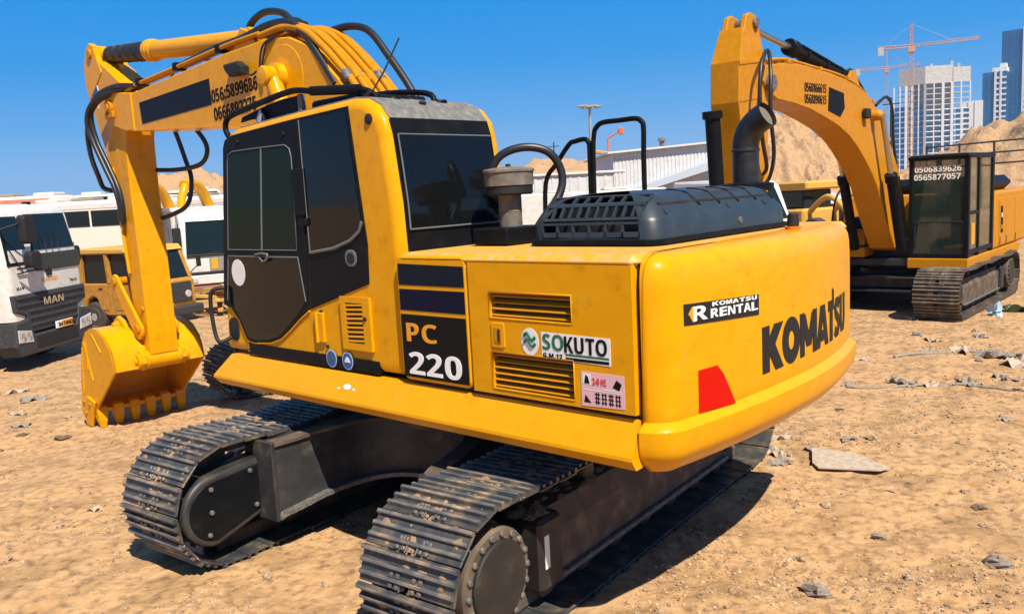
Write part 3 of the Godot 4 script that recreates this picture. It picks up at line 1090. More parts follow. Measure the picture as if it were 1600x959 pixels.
func side_decals(pa: Node3D, pb: Node3D):
	var z := 1.3785
	var st := S()
	xy(st, [V(0.62, 1.955), V(1.185, 1.955), V(1.185, 2.075), V(0.62, 2.085)], z, z + 0.002)
	obj("decal_stripe", st, "navy", pa)
	st = S()
	xy(st, [V(0.62, 1.80), V(1.185, 1.80), V(1.185, 1.93), V(0.62, 1.93)], z, z + 0.002)
	obj("decal_stripe", st, "navy_blue", pa)
	st = S()
	xy(st, [V(0.62, 1.385), V(1.185, 1.385), V(1.185, 1.775), V(0.62, 1.775)], z, z + 0.002)
	var dk := obj("decal_plate", st, "decal_black", pa)
	text(pa, "lettering", "PC", Vector3(0.80, 1.665, z + 0.004), 0.27, 0.115, Basis.IDENTITY, "letter_yellow")
	text(pa, "lettering", "220", Vector3(0.90, 1.475, z + 0.004), 0.46, 0.14, Basis.IDENTITY, "letter_white")
	z = 1.3805
	# maker's green and black sticker
	st = S()
	xy(st, oval(1.665, 1.680, 0.062, 0.075), z, z + 0.002)
	obj("sticker", st, "white_plate", pb)
	for k in 2:
		st = S()
		var pl := []
		for i in 9:
			var t := i / 8.0
			pl.append(Vector3(1.625 + 0.08 * t, 1.675 + 0.035 * k + 0.018 * sin(t * TAU) * (1.0 if k == 0 else 1.0), z + 0.002))
		tube(st, pl, 0.009, 6)
		obj("sticker_mark", st, "letter_green", pb)
	st = S()
	xy(st, [V(1.745, 1.60), V(1.945, 1.60), V(2.19, 1.595), V(2.19, 1.735), V(1.745, 1.74)], z, z + 0.002)
	obj("sticker", st, "white_plate", pb)
	text(pb, "lettering", "SO", Vector3(1.825, 1.69, z + 0.003), 0.14, 0.085, Basis.IDENTITY, "letter_green")
	text(pb, "lettering", "KUTO", Vector3(2.035, 1.685, z + 0.003), 0.27, 0.085, Basis.IDENTITY, "decal_black")
	st = S()
	bx(st, Vector3(1.905, 1.626, z + 0.002), Vector3(2.18, 1.637, z + 0.003))
	obj("sticker_mark", st, "letter_green", pb)
	st = S()
	bx(st, Vector3(1.905, 1.602, z + 0.002), Vector3(2.18, 1.618, z + 0.003))
	obj("sticker_mark", st, "decal_black", pb)
	text(pb, "lettering", "G.M.12", Vector3(1.82, 1.618, z + 0.003), 0.13, 0.025, Basis.IDENTITY, "decal_black")
	# pink maintenance sticker
	st = S()
	xy(st, [V(2.00, 1.375), V(2.265, 1.385), V(2.265, 1.555), V(2.00, 1.555)], z, z + 0.002)
	obj("sticker", st, "pink_plate", pb)
	st = S()
	for r in [[2.01, 1.49, 2.06, 1.545], [2.135, 1.47, 2.25, 1.474], [2.01, 1.46, 2.25, 1.463]]:
		bx(st, Vector3(r[0], r[1], z + 0.002), Vector3(r[2], r[3], z + 0.003))
	obj("sticker_mark", st, "white_plate", pb)
	text(pb, "lettering", "2-0 HI", Vector3(2.115, 1.51, z + 0.003), 0.085, 0.035, Basis.IDENTITY, "letter_red")
	st = S()
	xy(st, [V(2.195, 1.49), V(2.235, 1.475), V(2.25, 1.51), V(2.22, 1.53)], z + 0.002, z + 0.003)
	xy(st, [V(2.015, 1.395), V(2.06, 1.395), V(2.025, 1.435)], z + 0.002, z + 0.003)
	xy(st, [V(2.02, 1.495), V(2.055, 1.495), V(2.045, 1.53), V(2.03, 1.54)], z + 0.003, z + 0.004)
	# four blocks of brush-like signs
	for i in 4:
		var x := 2.10 + i * 0.042
		for j in 3:
			bx(st, Vector3(x - 0.016, 1.40 + j * 0.021, z + 0.002), Vector3(x + 0.016, 1.406 + j * 0.021, z + 0.003))
		for s in [-1.0, 1.0]:
			bx(st, Vector3(x + s * (0.006 + 0.003 * (i % 2)) - 0.003, 1.393, z + 0.002), Vector3(x + s * (0.006 + 0.003 * (i % 2)) + 0.003, 1.453, z + 0.0033))
	obj("sticker_mark", st, "decal_black", pb)
	# latch
	st = S()
	xy(st, rrect(1.385, 1.63, 1.485, 1.77, 0.012), z - 0.002, z + 0.006, 0.003)
	var la := obj("latch", st, "yellow", pb)
	st = S()
	xy(st, rrect(1.405, 1.655, 1.465, 1.745, 0.008), z + 0.004, z + 0.009, 0.002)
	obj("latch_pocket", st, "yellow_deep", la)
	st = S()
	bx(st, Vector3(1.44, 1.665, z + 0.008), Vector3(1.455, 1.735, z + 0.014), 0.003)
	obj("latch_lever", st, "black", la)

func counterweight_marks(cw: Node3D):
	# big dark maker's name, heavy letters laid letter by letter round the curved back
	var ring_pts := []
	for i in 25: ring_pts.append([0.5 - 0.355 * sin(TAU * i / 24.0), 0.5 + 0.37 * cos(TAU * i / 24.0)])
	var glyph := {
		"K": [[[0.15, 0.0], [0.15, 1.0]], [[0.25, 0.42], [0.84, 1.0]], [[0.38, 0.58], [0.86, 0.0]]],
		"O": [ring_pts],
		"M": [[[0.11, 0.0], [0.11, 1.0]], [[0.16, 0.95], [0.5, 0.2]], [[0.84, 0.95], [0.5, 0.2]], [[0.89, 0.0], [0.89, 1.0]]],
		"A": [[[0.10, 0.0], [0.46, 1.0]], [[0.90, 0.0], [0.54, 1.0]], [[0.3, 0.27], [0.7, 0.27]]],
		"T": [[[0.0, 0.88], [1.0, 0.88]], [[0.5, 0.0], [0.5, 0.85]]],
		"S": [[[0.9, 0.80], [0.7, 0.88], [0.35, 0.88], [0.18, 0.74], [0.3, 0.58], [0.72, 0.44], [0.83, 0.27], [0.66, 0.12], [0.3, 0.12], [0.08, 0.2]]],
		"U": [[[0.16, 1.0], [0.16, 0.32], [0.3, 0.13], [0.7, 0.13], [0.84, 0.32], [0.84, 1.0]]]}
	var word := "KOMATSU"
	var ws := [0.235, 0.24, 0.265, 0.225, 0.15, 0.165, 0.18]
	var z := 0.48
	for i in word.length():
		var w: float = ws[i] - 0.014
		var st := S()
		var lift := 0.0
		for stroke in glyph[word[i]]:
			var hw: float = 0.040 if word[i] in ["K", "O"] else 0.032
			var pts := []
			for q in stroke: pts.append(V(q[0] * w, q[1] * 0.26))
			var left := []
			var right := []
			for k in pts.size():
				var d0: Vector2 = (pts[k] - pts[maxi(k - 1, 0)])
				var d1: Vector2 = (pts[mini(k + 1, pts.size() - 1)] - pts[k])
				if pts[0] == pts[-1]:
					if k == 0: d0 = pts[-1] - pts[-2]
					if k == pts.size() - 1: d1 = pts[1] - pts[0]
				var t := (d0.normalized() + d1.normalized()).normalized()
				var nr := Vector2(-t.y, t.x) * hw
				if pts.size() == 2:
					# ends cut level with the top and bottom of the letter
					if absf(t.y) > 0.3: nr = Vector2(-hw / absf(t.y), 0.0) * signf(t.y)
				left.append(pts[k] + nr)
				right.append(pts[k] - nr)
			lift += 0.0006
			var P2 := func(q: Vector2, o: float) -> Vector3:
				var zz := z - q.x
				return Vector3(cw_x(zz) + o + lift, 1.418 + q.y + (0.48 - zz) * 0.012, zz)
			for k in pts.size() - 1:
				quad(st, P2.call(left[k], 0.003), P2.call(right[k], 0.003), P2.call(right[k + 1], 0.003), P2.call(left[k + 1], 0.003), Vector3.RIGHT)
				quad(st, P2.call(left[k], 0.003), P2.call(left[k + 1], 0.003), P2.call(left[k + 1], -0.002), P2.call(left[k], -0.002), Vector3.UP)
				quad(st, P2.call(right[k], 0.003), P2.call(right[k + 1], 0.003), P2.call(right[k + 1], -0.002), P2.call(right[k], -0.002), Vector3.DOWN)
		if i == 4:
			# the small flag over the T
			for q in [[0.095, 0.255, 0.135, 0.36]]:
				var a0 := Vector3(cw_x(z - q[0]) + 0.003, 1.418 + q[1], z - q[0])
				var a1 := Vector3(cw_x(z - q[2]) + 0.003, 1.418 + q[1], z - q[2])
				quad(st, a0, a1, a1 + Vector3(0, 0.075, 0), a0 + Vector3(0, 0.10, 0), Vector3.RIGHT)
		obj("lettering", st, "letter_dark", cw)
		z -= ws[i]
	# rental plate on the corner
	var st := S()
	var P := func(zz: float, yy: float, off: float) -> Vector3: return Vector3(cw_x(zz) + off, yy, zz)
	var rings := []
	for i in 13:
		var zz := lerpf(1.185, 0.52, i / 12.0)
		var t := i / 12.0
		var yt := lerpf(1.895, 1.865, t)
		var yb := lerpf(1.79, 1.755, t)
		rings.append([P.call(zz, yb, -0.004), P.call(zz, yb, 0.003), P.call(zz, yt, 0.003), P.call(zz, yt, -0.004)])
	loft(st, rings, true, true, true, -1)
	obj("decal_plate", st, "letter_dark", cw)
	var put_word := func(s: String, z0: float, z1: float, y: float, h: float, mm: String):
		var n := s.length()
		for i in n:
			var zc := lerpf(z0, z1, (i + 0.5) / n)
			var B := Basis(Vector3.UP, PI / 2 - atan(0.14 * zc - 0.0167))
			text(cw, "lettering", s[i], Vector3(cw_x(zc) + 0.006, y - (1.0 - zc) * 0.04, zc), absf(z1 - z0) / n * 0.86, h, B, mm)
	put_word.call("KOMATSU", 0.97, 0.545, 1.871, 0.021, "letter_white")
	put_word.call("RENTAL", 0.985, 0.535, 1.826, 0.045, "letter_white")
	var Bz := Basis(Vector3.UP, PI / 2 - atan(0.14 * 1.06))
	text(cw, "lettering", "R", Vector3(cw_x(1.075) + 0.006, 1.838, 1.065), 0.12, 0.072, Bz, "letter_white")
	st = S()
	zy(st, [V(1.155, 1.84), V(1.125, 1.80), V(1.075, 1.80), V(1.105, 1.84), V(1.075, 1.875), V(1.125, 1.875)], cw_x(1.12) - 0.003, cw_x(1.12) + 0.006)
	obj("emblem", st, "letter_yellow", cw)
	# red reflector
	st = S()
	rings = []
	for i in 7:
		var t := i / 6.0
		var zz := lerpf(1.085, 0.775, t)
		var yt := 1.55 if zz > 0.90 else lerpf(1.535, 1.33, (0.90 - zz) / 0.125)
		var yb := lerpf(1.338, 1.316, t)
		rings.append([P.call(zz, yb, -0.004), P.call(zz, yb, 0.005), P.call(zz, yt, 0.005), P.call(zz, yt, -0.004)])
	loft(st, rings, true, true, true, -1)
	obj("reflector", st, "reflector_red", cw)

# engine hood: rounded box with a grid of openings on the side and dark groove lines over the back
func build_hood(ex: Node3D):
	var hd := part("engine_hood", ex)
	var x0 := 1.27
	var x1 := 2.155
	var z0 := -0.80
	var z1 := 0.885
	var ring := func(y: float, d: float, r: float) -> Array:
		var out := []
		for p in rrect(x0 + d, z0 + d, x1 - d, z1 - d, r, 5):
			out.append(Vector3(p.x, y, p.y))
		return out
	var st := S()
	var fl := [ring.call(2.158, -0.02, 0.10), ring.call(2.185, -0.02, 0.10), ring.call(2.187, 0.01, 0.08)]
	loft(st, fl, true, true, true, -1)
	obj("hood_flange", st, "black_paint", hd)
	var prof := [[2.18, 0.0, 0.10], [2.285, 0.008, 0.10], [2.305, 0.018, 0.10], [2.385, 0.075, 0.10], [2.415, 0.105, 0.10], [2.432, 0.15, 0.10], [2.440, 0.20, 0.09], [2.446, 0.28, 0.06], [2.450, 0.38, 0.03]]
	var rings := []
	for p in prof: rings.append(ring.call(p[0], p[1], p[2]))
	# ring order starts at (x1,z1) corner: the straight edge between corner 0 and corner 1 is the z1 side
	st = S()
	loft(st, rings, true, false, true, 1, [5])
	obj("hood_shell", st, "hood_grey", hd)
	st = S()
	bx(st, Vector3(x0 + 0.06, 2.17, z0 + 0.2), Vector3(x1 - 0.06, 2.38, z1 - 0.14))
	obj("hood_dark_core", st, "frame_steel", hd)  # dark box filling the hood so the grille openings look shaded
	# openings: real bars on the three tiers of the z1 side
	var tiers := [[2.186, 2.285, 0.0, 0.008], [2.297, 2.385, 0.012, 0.075], [2.385, 2.432, 0.075, 0.15]]
	var xa := x0 + 0.10
	var xb := x1 - 0.10
	for ti in 3:
		var t: Array = tiers[ti]
		var ya: float = t[0]
		var yb: float = t[1]
		var da: float = t[2]
		var db: float = t[3]
		var n := [6, 11, 8][ti] as int
		var P := func(u: float, v: float, o: float) -> Vector3:
			var d := lerpf(da, db, v)
			return Vector3(lerpf(xa + d * 0.0, xb, u), lerpf(ya, yb, v) , z1 - d + o)
		var slab := func(s: SurfaceTool, u0: float, u1: float, v0: float, v1: float):
			var f := [P.call(u0, v0, 0.0), P.call(u1, v0, 0.0), P.call(u1, v1, 0.0), P.call(u0, v1, 0.0)]
			var nrm := Vector3(0, db - da, yb - ya).normalized()
			var b := []
			for p in f: b.append(p - nrm * 0.014)
			loft(s, [b, f], true, true, true, -1)
		st = S()
		slab.call(st, 0.0, 1.0, 0.0, 0.16)
		slab.call(st, 0.0, 1.0, 0.86, 1.0)
		if ti == 0: slab.call(st, 0.0, 1.0, 0.0, 0.45)
		obj("grille_rail", st, "hood_grey", hd)
		for i in n + 1:
			st = S()
			var u := float(i) / n
			var hw := 0.012
			slab.call(st, clampf(u - hw, 0.0, 1.0), clampf(u + hw, 0.0, 1.0), 0.1, 0.9)
			obj("grille_bar", st, "hood_grey", hd)
	# thin black tubes paint in the dark of the grooves on the rear slope
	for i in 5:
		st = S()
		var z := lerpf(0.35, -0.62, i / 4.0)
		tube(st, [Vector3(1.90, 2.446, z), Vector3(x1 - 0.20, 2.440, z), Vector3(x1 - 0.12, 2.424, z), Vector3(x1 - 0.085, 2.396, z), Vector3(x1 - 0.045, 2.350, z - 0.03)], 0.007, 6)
		obj("hood_groove_line", st, "black_paint", hd)
	for z in [0.72, 0.0, -0.5]:
		st = S()
		lathe(st, Vector3(x1 - 0.035, 2.33, z), Vector3(1, 0.6, 0), [V(0.02, 0.0), V(0.018, 0.008), V(0.0, 0.01)], 12)
		obj("bolt", st, "hood_grey", hd)
	st = S()
	lathe(st, Vector3(x1 - 0.008, 2.235, -0.10), Vector3.RIGHT, [V(0.022, 0.0), V(0.02, 0.010), V(0.010, 0.012)], 16)
	obj("hood_lock", st, "worn_steel", hd)

func build_cab(ex: Node3D):
	var cab := part("cab", ex)
	var outline := [V(-1.60, 1.36), V(-1.575, 1.74), V(-1.38, 2.80), V(-1.335, 2.98), V(-1.27, 3.045), V(-1.17, 3.065), V(-0.457, 3.10), V(0.20, 3.125), V(0.34, 3.11), V(0.44, 3.06), V(0.515, 2.97), V(0.545, 2.87), V(0.60, 2.45), V(0.615, 2.15), V(0.60, 1.36)]
	var st := S()
	rprism(st, outline, Vector3.RIGHT, Vector3.UP, Vector3.BACK, 0.30, 1.34, 0.07, 6)
	obj("cab_shell", st, "yellow", cab)
	# roof and back between the yellow edges
	st = S()
	strip(st, [V(-1.20, 3.066), V(-0.457, 3.10), V(0.20, 3.125), V(0.34, 3.11), V(0.44, 3.06), V(0.515, 2.97)], -0.03, 0.010, 0.395, 1.272, 0.004)
	obj("cab_roof", st, "roof_grey", cab)
	st = S()
	strip(st, [V(0.515, 2.968), V(0.545, 2.87), V(0.60, 2.45), V(0.615, 2.15), V(0.61, 1.95)], -0.03, 0.008, 0.395, 1.278, 0.004)
	obj("rear_frame", st, "black_paint", cab)
	st = S()
	strip(st, [V(0.5535, 2.868), V(0.578, 2.70), V(0.6045, 2.45), V(0.612, 2.29)], -0.01, 0.014, 0.425, 1.25, 0.004)
	obj("rear_window", st, "dark_glass", cab)
	st = S()
	tube(st, [Vector3(0.625, 2.285, 1.255), Vector3(0.625, 2.285, 0.42)], 0.007, 6)
	tube(st, [Vector3(0.566, 2.872, 1.255), Vector3(0.566, 2.872, 0.42)], 0.006, 6)
	tube(st, [Vector3(0.566, 2.872, 1.255), Vector3(0.59, 2.70, 1.255), Vector3(0.617, 2.45, 1.255), Vector3(0.625, 2.285, 1.255)], 0.006, 6)
	obj("window_seal", st, "grey_seal", cab)
	for q in [[0.30, 1.05], [0.33, 0.66], [0.25, 0.86]]:
		st = S()
		lathe(st, Vector3(q[0], 3.126 - absf(q[0] - 0.2) * 0.1, q[1]), Vector3.UP, [V(0.055, 0.0), V(0.05, 0.014), V(0.02, 0.018)], 16)
		obj("roof_plug", st, "black_paint", cab)
	st = S()
	box(st, Vector3(0.42, 3.085, 0.90), Vector3(0.03, 0.035, 0.05), 0.006, Basis(Vector3.BACK, -0.6))
	obj("roof_latch", st, "black", cab)
	# black side: door and rear quarter panel
	var zs := 1.341
	st = S()
	xy(st, [V(-1.552, 1.725), V(-1.335, 2.93), V(-1.30, 2.985), V(-1.20, 3.012), V(-0.345, 3.055), V(-0.362, 2.16), V(-0.40, 1.74), V(-0.52, 1.672), V(-0.66, 1.58), V(-0.78, 1.51), V(-0.92, 1.470), V(-1.15, 1.452), V(-1.25, 1.466), V(-1.285, 1.52), V(-1.34, 1.61), V(-1.44, 1.70)], zs - 0.03, zs + 0.016, 0.006)
	var door := obj("door", st, "black_paint", cab)
	st = S()
	xy(st, [V(-0.335, 3.056), V(0.205, 3.075), V(0.24, 2.75), V(0.30, 2.20), V(0.285, 1.945), V(-0.388, 1.745), V(-0.352, 2.16)], zs - 0.03, zs + 0.008, 0.005)
	obj("quarter_panel", st, "black_paint", cab)
	var zg := zs + 0.017
	st = S()
	xy(st, [V(-1.385, 2.175), V(-1.37, 2.165), V(-0.93, 2.165), V(-0.82, 2.885), V(-1.20, 2.885), V(-1.255, 2.865), V(-1.275, 2.82)], zg - 0.012, zg + 0.001)
	obj("sliding_pane", st, "green_glass", cab)
	st = S()
	xy(st, [V(-0.905, 2.165), V(-0.475, 2.165), V(-0.452, 2.60), V(-0.45, 2.80), V(-0.47, 2.85), V(-0.52, 2.878), V(-0.80, 2.885)], zg - 0.012, zg + 0.001)
	obj("sliding_pane", st, "green_glass", cab)
	st = S()
	var win := [V(-1.395, 2.16), V(-1.282, 2.82), V(-1.262, 2.872), V(-1.20, 2.893), V(-0.80, 2.893), V(-0.51, 2.888), V(-0.458, 2.86), V(-0.442, 2.80), V(-0.444, 2.60), V(-0.468, 2.16)]
	seal(st, win, zg + 0.001, 0.010)
	seal(st, [V(-0.917, 2.16), V(-0.81, 2.89)], zg + 0.001, 0.016, false)
	obj("window_seal", st, "grey_seal", cab)
	st = S()
	xy(st, [V(-1.40, 2.105), V(-0.475, 2.105), V(-0.425, 1.80), V(-0.53, 1.70), V(-0.68, 1.595), V(-0.80, 1.525), V(-0.93, 1.488), V(-1.14, 1.472), V(-1.225, 1.488), V(-1.275, 1.57), V(-1.35, 1.67), V(-1.46, 1.76)], zg - 0.012, zg + 0.001)
	obj("lower_pane", st, "dark_glass", cab)
	st = S()
	seal(st, [V(-1.405, 2.11), V(-0.468, 2.11)], zg + 0.001, 0.012, false)
	seal(st, [V(-0.468, 2.11), V(-0.415, 1.80)], zg + 0.001, 0.010, false)
	seal(st, [V(-1.405, 2.11), V(-1.475, 1.765)], zg + 0.001, 0.010, false)
	obj("window_seal", st, "grey_seal", cab)
	st = S()
	xy(st, [V(-0.32, 3.035), V(0.185, 3.05), V(0.215, 2.75), V(0.262, 2.345), V(0.235, 2.295), V(0.14, 2.235), V(-0.05, 2.185), V(-0.315, 2.155)], zg - 0.014, zg - 0.006)
	obj("quarter_window", st, "dark_glass", cab)
	st = S()
	seal(st, [V(0.268, 2.345), V(0.24, 2.285), V(0.14, 2.225), V(-0.05, 2.173), V(-0.32, 2.142)], zg - 0.006, 0.026, false)
	seal(st, [V(-0.325, 2.15), V(-0.332, 3.04)], zg - 0.006, 0.010, false)
	obj("window_seal", st, "grey_seal", cab)
	# gasket line round the door foot
	st = S()
	var foot := [V(-1.462, 1.712), V(-1.35, 1.612), V(-1.295, 1.52), V(-1.255, 1.458), V(-1.15, 1.444), V(-0.92, 1.462), V(-0.78, 1.502), V(-0.66, 1.572), V(-0.52, 1.664), V(-0.40, 1.732)]
	seal(st, foot, zs + 0.004, 0.02, false)
	obj("door_gasket", st, "yellow", cab)
	# hinges and latches
	for q in [[-0.40, 2.72, 2.40], [-0.385, 2.38, 2.33]]:
		st = S()
		bx(st, Vector3(q[0] - 0.035, q[2], zs + 0.004), Vector3(q[0] + 0.075, q[1], zs + 0.034), 0.008)
		obj("hinge", st, "black_paint", cab)
	st = S()
	bx(st, Vector3(-0.33, 1.52, zs - 0.002), Vector3(-0.23, 1.73, zs + 0.02), 0.006)
	rod(st, Vector3(-0.305, 1.52, zs + 0.02), Vector3(-0.305, 1.73, zs + 0.02), 0.014, 10)
	obj("hinge", st, "yellow", cab)
	for q in [V(-0.265, 1.735), V(-0.22, 1.495)]:
		st = S()
		lathe(st, Vector3(q.x, q.y, zs), Vector3.BACK, [V(0.014, 0.0), V(0.012, 0.012), V(0.0, 0.014)], 12)
		obj("bolt", st, "black", cab)
	st = S()
	tube(st, [Vector3(-1.01, 2.125, zg + 0.004), Vector3(-0.90, 2.135, zg + 0.015), Vector3(-0.82, 2.13, zg + 0.02), Vector3(-0.835, 2.09, zg + 0.02), Vector3(-0.90, 2.075, zg + 0.015), Vector3(-0.95, 2.11, zg + 0.01)], 0.009, 8)
	obj("window_catch", st, "worn_steel", cab)
	st = S()
	xy(st, rrect(0.065, 2.055, 0.185, 2.165, 0.045), zs + 0.006, zs + 0.014, 0.003)
	var hn := obj("door_handle", st, "grey_seal", cab)
	st = S()
	xy(st, rrect(0.088, 2.075, 0.165, 2.145, 0.03), zs + 0.012, zs + 0.018, 0.002)
	obj("handle_pocket", st, "black", hn)
	for q in [V(-1.12, 2.955), V(-0.52, 2.96)]:
		st = S()
		lathe(st, Vector3(q.x, q.y, zs + 0.015), Vector3.BACK, [V(0.020, 0.0), V(0.016, 0.010), V(0.0, 0.012)], 12)
		obj("bolt", st, "black_paint", cab)
	st = S()
	lathe(st, Vector3(0.40, 2.975, 1.335), Vector3.BACK, [V(0.034, 0.0), V(0.034, 0.012), V(0.02, 0.02), V(0.0, 0.022)], 16)
	obj("rubber_plug", st, "black", cab)
	# round white sticker
	st = S()
	xy(st, oval(-1.275, 1.985, 0.095, 0.102, 32), zg + 0.001, zg + 0.003)
	obj("sticker", st, "white_plate", cab)
	# foot panel; a black plate paints in the dark of the oval grab hole
	st = S()
	xy(st, rrect(-1.515, 1.44, -1.375, 1.625, 0.065, 6), zs - 0.004, zs + 0.008, 0.003)
	var oh := obj("grab_hole_rim", st, "black", cab)
	st = S()
	xy(st, rrect(-1.49, 1.47, -1.40, 1.60, 0.042, 6), zs + 0.002, zs + 0.010)
	obj("hole_dark_plate", st, "black", oh)
	# vent panel: raised frame and bars over a plate coloured dark for shaded slots
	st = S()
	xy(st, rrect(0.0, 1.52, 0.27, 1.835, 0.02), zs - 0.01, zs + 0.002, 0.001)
	var vp := obj("vent_shade_plate", st, "frame_steel", cab)
	st = S()
	for r in [[-0.02, 1.50, 0.035, 1.855], [0.215, 1.50, 0.29, 1.855], [0.035, 1.50, 0.215, 1.545], [0.035, 1.815, 0.215, 1.855]]:
		bx(st, Vector3(r[0], r[1], zs + 0.001), Vector3(r[2], r[3], zs + 0.022))
	obj("vent_frame", st, "yellow", vp)
	for i in 9:
		st = S()
		var y := 1.560 + i * 0.030
		box(st, Vector3(0.125, y, zs + 0.013), Vector3(0.184, 0.013, 0.017), 0.002, Basis(Vector3.BACK, 0.05))
		obj("vent_bar", st, "yellow", vp)
	st = S()
	lathe(st, Vector3(0.24, 1.715, zs + 0.022), Vector3.BACK, [V(0.016, 0.0), V(0.014, 0.008), V(0.0, 0.01)], 12)
	obj("vent_lock", st, "black", vp)
	# sill strip below the door
	st = S()
	bx(st, Vector3(-1.235, 1.352, 1.31), Vector3(0.33, 1.437, 1.352), 0.004)
	bx(st, Vector3(-1.235, 1.352, 1.31), Vector3(-1.115, 1.500, 1.353), 0.004)
	obj("sill_strip", st, "black_paint", cab)
	for q in [[-0.175, "blue_badge", "letter_green"], [0.005, "blue_badge", "white_plate"]]:
		st = S()
		xy(st, oval(q[0], 1.415, 0.058, 0.062, 28), 1.353, 1.355)
		var bd := obj("round_badge", st, "pale_blue", cab)
		st = S()
		xy(st, oval(q[0], 1.415, 0.050, 0.054, 28), 1.355, 1.3565)
		obj("badge_field", st, q[1], bd)
		st = S()
		xy(st, [V(q[0] - 0.032, 1.405), V(q[0] + 0.032, 1.405), V(q[0] + 0.02, 1.43), V(q[0], 1.445), V(q[0] - 0.02, 1.43)], 1.3565, 1.358)
		obj("badge_mark", st, q[2], bd)
	# white worn patch on the skirt
	st = S()
	var sl := Vector3(0, 1.168 - 1.335, 1.452 - 1.36)
	for q in [[0.05, 0.50, 0.034, 0.030], [0.125, 0.56, 0.012, 0.012], [-0.03, 0.60, 0.016, 0.010]]:
		var c: Vector3 = Vector3(q[0], 1.335, 1.36) + sl * q[1] + Vector3(0, 0.0012, 0.0018)
		prism(st, oval(0, 0, q[2] * 1.2, q[3] * 0.7, 9), Vector3.RIGHT, sl.normalized(), Vector3(0, 0.48, 0.87), 0.0, 0.001, 0.0, c)
	obj("paint_chip", st, "white_plate", cab)
	# mirror / grab loop at the front corner
	st = S()
	tube(st, curve([Vector3(-1.50, 1.86, 1.36), Vector3(-1.56, 1.84, 1.44), Vector3(-1.58, 1.70, 1.45), Vector3(-1.55, 1.50, 1.45), Vector3(-1.50, 1.44, 1.44), Vector3(-1.47, 1.47, 1.36)], 5), 0.016, 8)
	obj("grab_loop", st, "black", cab)
	# roof guard: dark plate with tube edge and a work lamp
	var gd := part("roof_guard", cab)
	st = S()
	var path := [Vector3(-1.44, 3.0, 1.22), Vector3(-1.50, 3.08, 1.22), Vector3(-1.47, 3.155, 1.22), Vector3(-1.334, 3.190, 1.22), Vector3(-0.986, 3.230, 1.22), Vector3(-0.714, 3.258, 1.22), Vector3(-0.53, 3.265, 1.22), Vector3(-0.342, 3.240, 1.21), Vector3(-0.20, 3.235, 1.20), Vector3(0.145, 3.195, 1.17), Vector3(0.26, 3.13, 1.14)]
	tube(st, curve(path, 4), 0.022, 10)
	obj("guard_tube", st, "black_paint", gd)
	st = S()
	tube(st, curve([Vector3(-1.42, 3.04, 0.50), Vector3(-1.44, 3.13, 0.50), Vector3(-1.1, 3.2, 0.5), Vector3(-0.55, 3.27, 0.5), Vector3(0.02, 3.22, 0.5), Vector3(0.12, 3.14, 0.5)], 4), 0.022, 10)
	obj("guard_tube", st, "black_paint", gd)
	st = S()
	xy(st, [V(-1.0, 3.05), V(-0.55, 3.08), V(-0.55, 3.235), V(-0.75, 3.232), V(-1.0, 3.205), V(-1.30, 3.16), V(-1.33, 3.12), V(-1.18, 3.13), V(-1.06, 3.12)], 1.17, 1.19, 0.004)
	obj("guard_plate", st, "black_paint", gd)
	st = S()
	bx(st, Vector3(-0.54, 3.08, 1.165), Vector3(-0.49, 3.24, 1.205), 0.006)
	obj("guard_post", st, "worn_steel", gd)
	st = S()
	bx(st, Vector3(-0.45, 3.11, 0.55), Vector3(0.10, 3.185, 1.16), 0.02)
	obj("hatch_box", st, "black_paint", gd)
	st = S()
	pass
	tube(st, [Vector3(-0.36, 3.242, 1.205), Vector3(0.12, 3.20, 1.17)], 0.033, 10)
	obj("hatch_bar", st, "black_paint", gd)
	st = S()
	lathe(st, Vector3(-1.03, 3.115, 1.19), Vector3(-0.3, 0.2, 1.0), [V(0.055, -0.06), V(0.075, 0.0), V(0.08, 0.02)], 18)
	var lm := obj("work_lamp", st, "black", gd)
	st = S()
	lathe(st, Vector3(-1.036, 3.119, 1.211), Vector3(-0.3, 0.2, 1.0), [V(0.07, 0.0), V(0.0, 0.01)], 18)
	obj("lamp_lens", st, "lamp_glass", lm)
	# antenna
	st = S()
	tube(st, [Vector3(0.22, 3.12, 1.19), Vector3(0.30, 3.30, 1.10), Vector3(0.36, 3.50, 1.01)], 0.006, 6)
	rod(st, Vector3(0.20, 3.12, 1.20), Vector3(0.24, 3.17, 1.18), 0.016, 10)
	obj("antenna", st, "black", cab)
	# front windscreen and far side glass
	st = S()
	strip(st, [V(-1.572, 1.78), V(-1.38, 2.80), V(-1.345, 2.95)], -0.004, 0.012, 0.43, 1.27, 0.002)
	obj("windscreen", st, "dark_glass", cab)
	st = S()
	xy(st, [V(-1.38, 2.15), V(-1.2, 2.95), V(0.35, 3.0), V(0.45, 2.15)], 0.292, 0.302)
	obj("side_window", st, "dark_glass", cab)

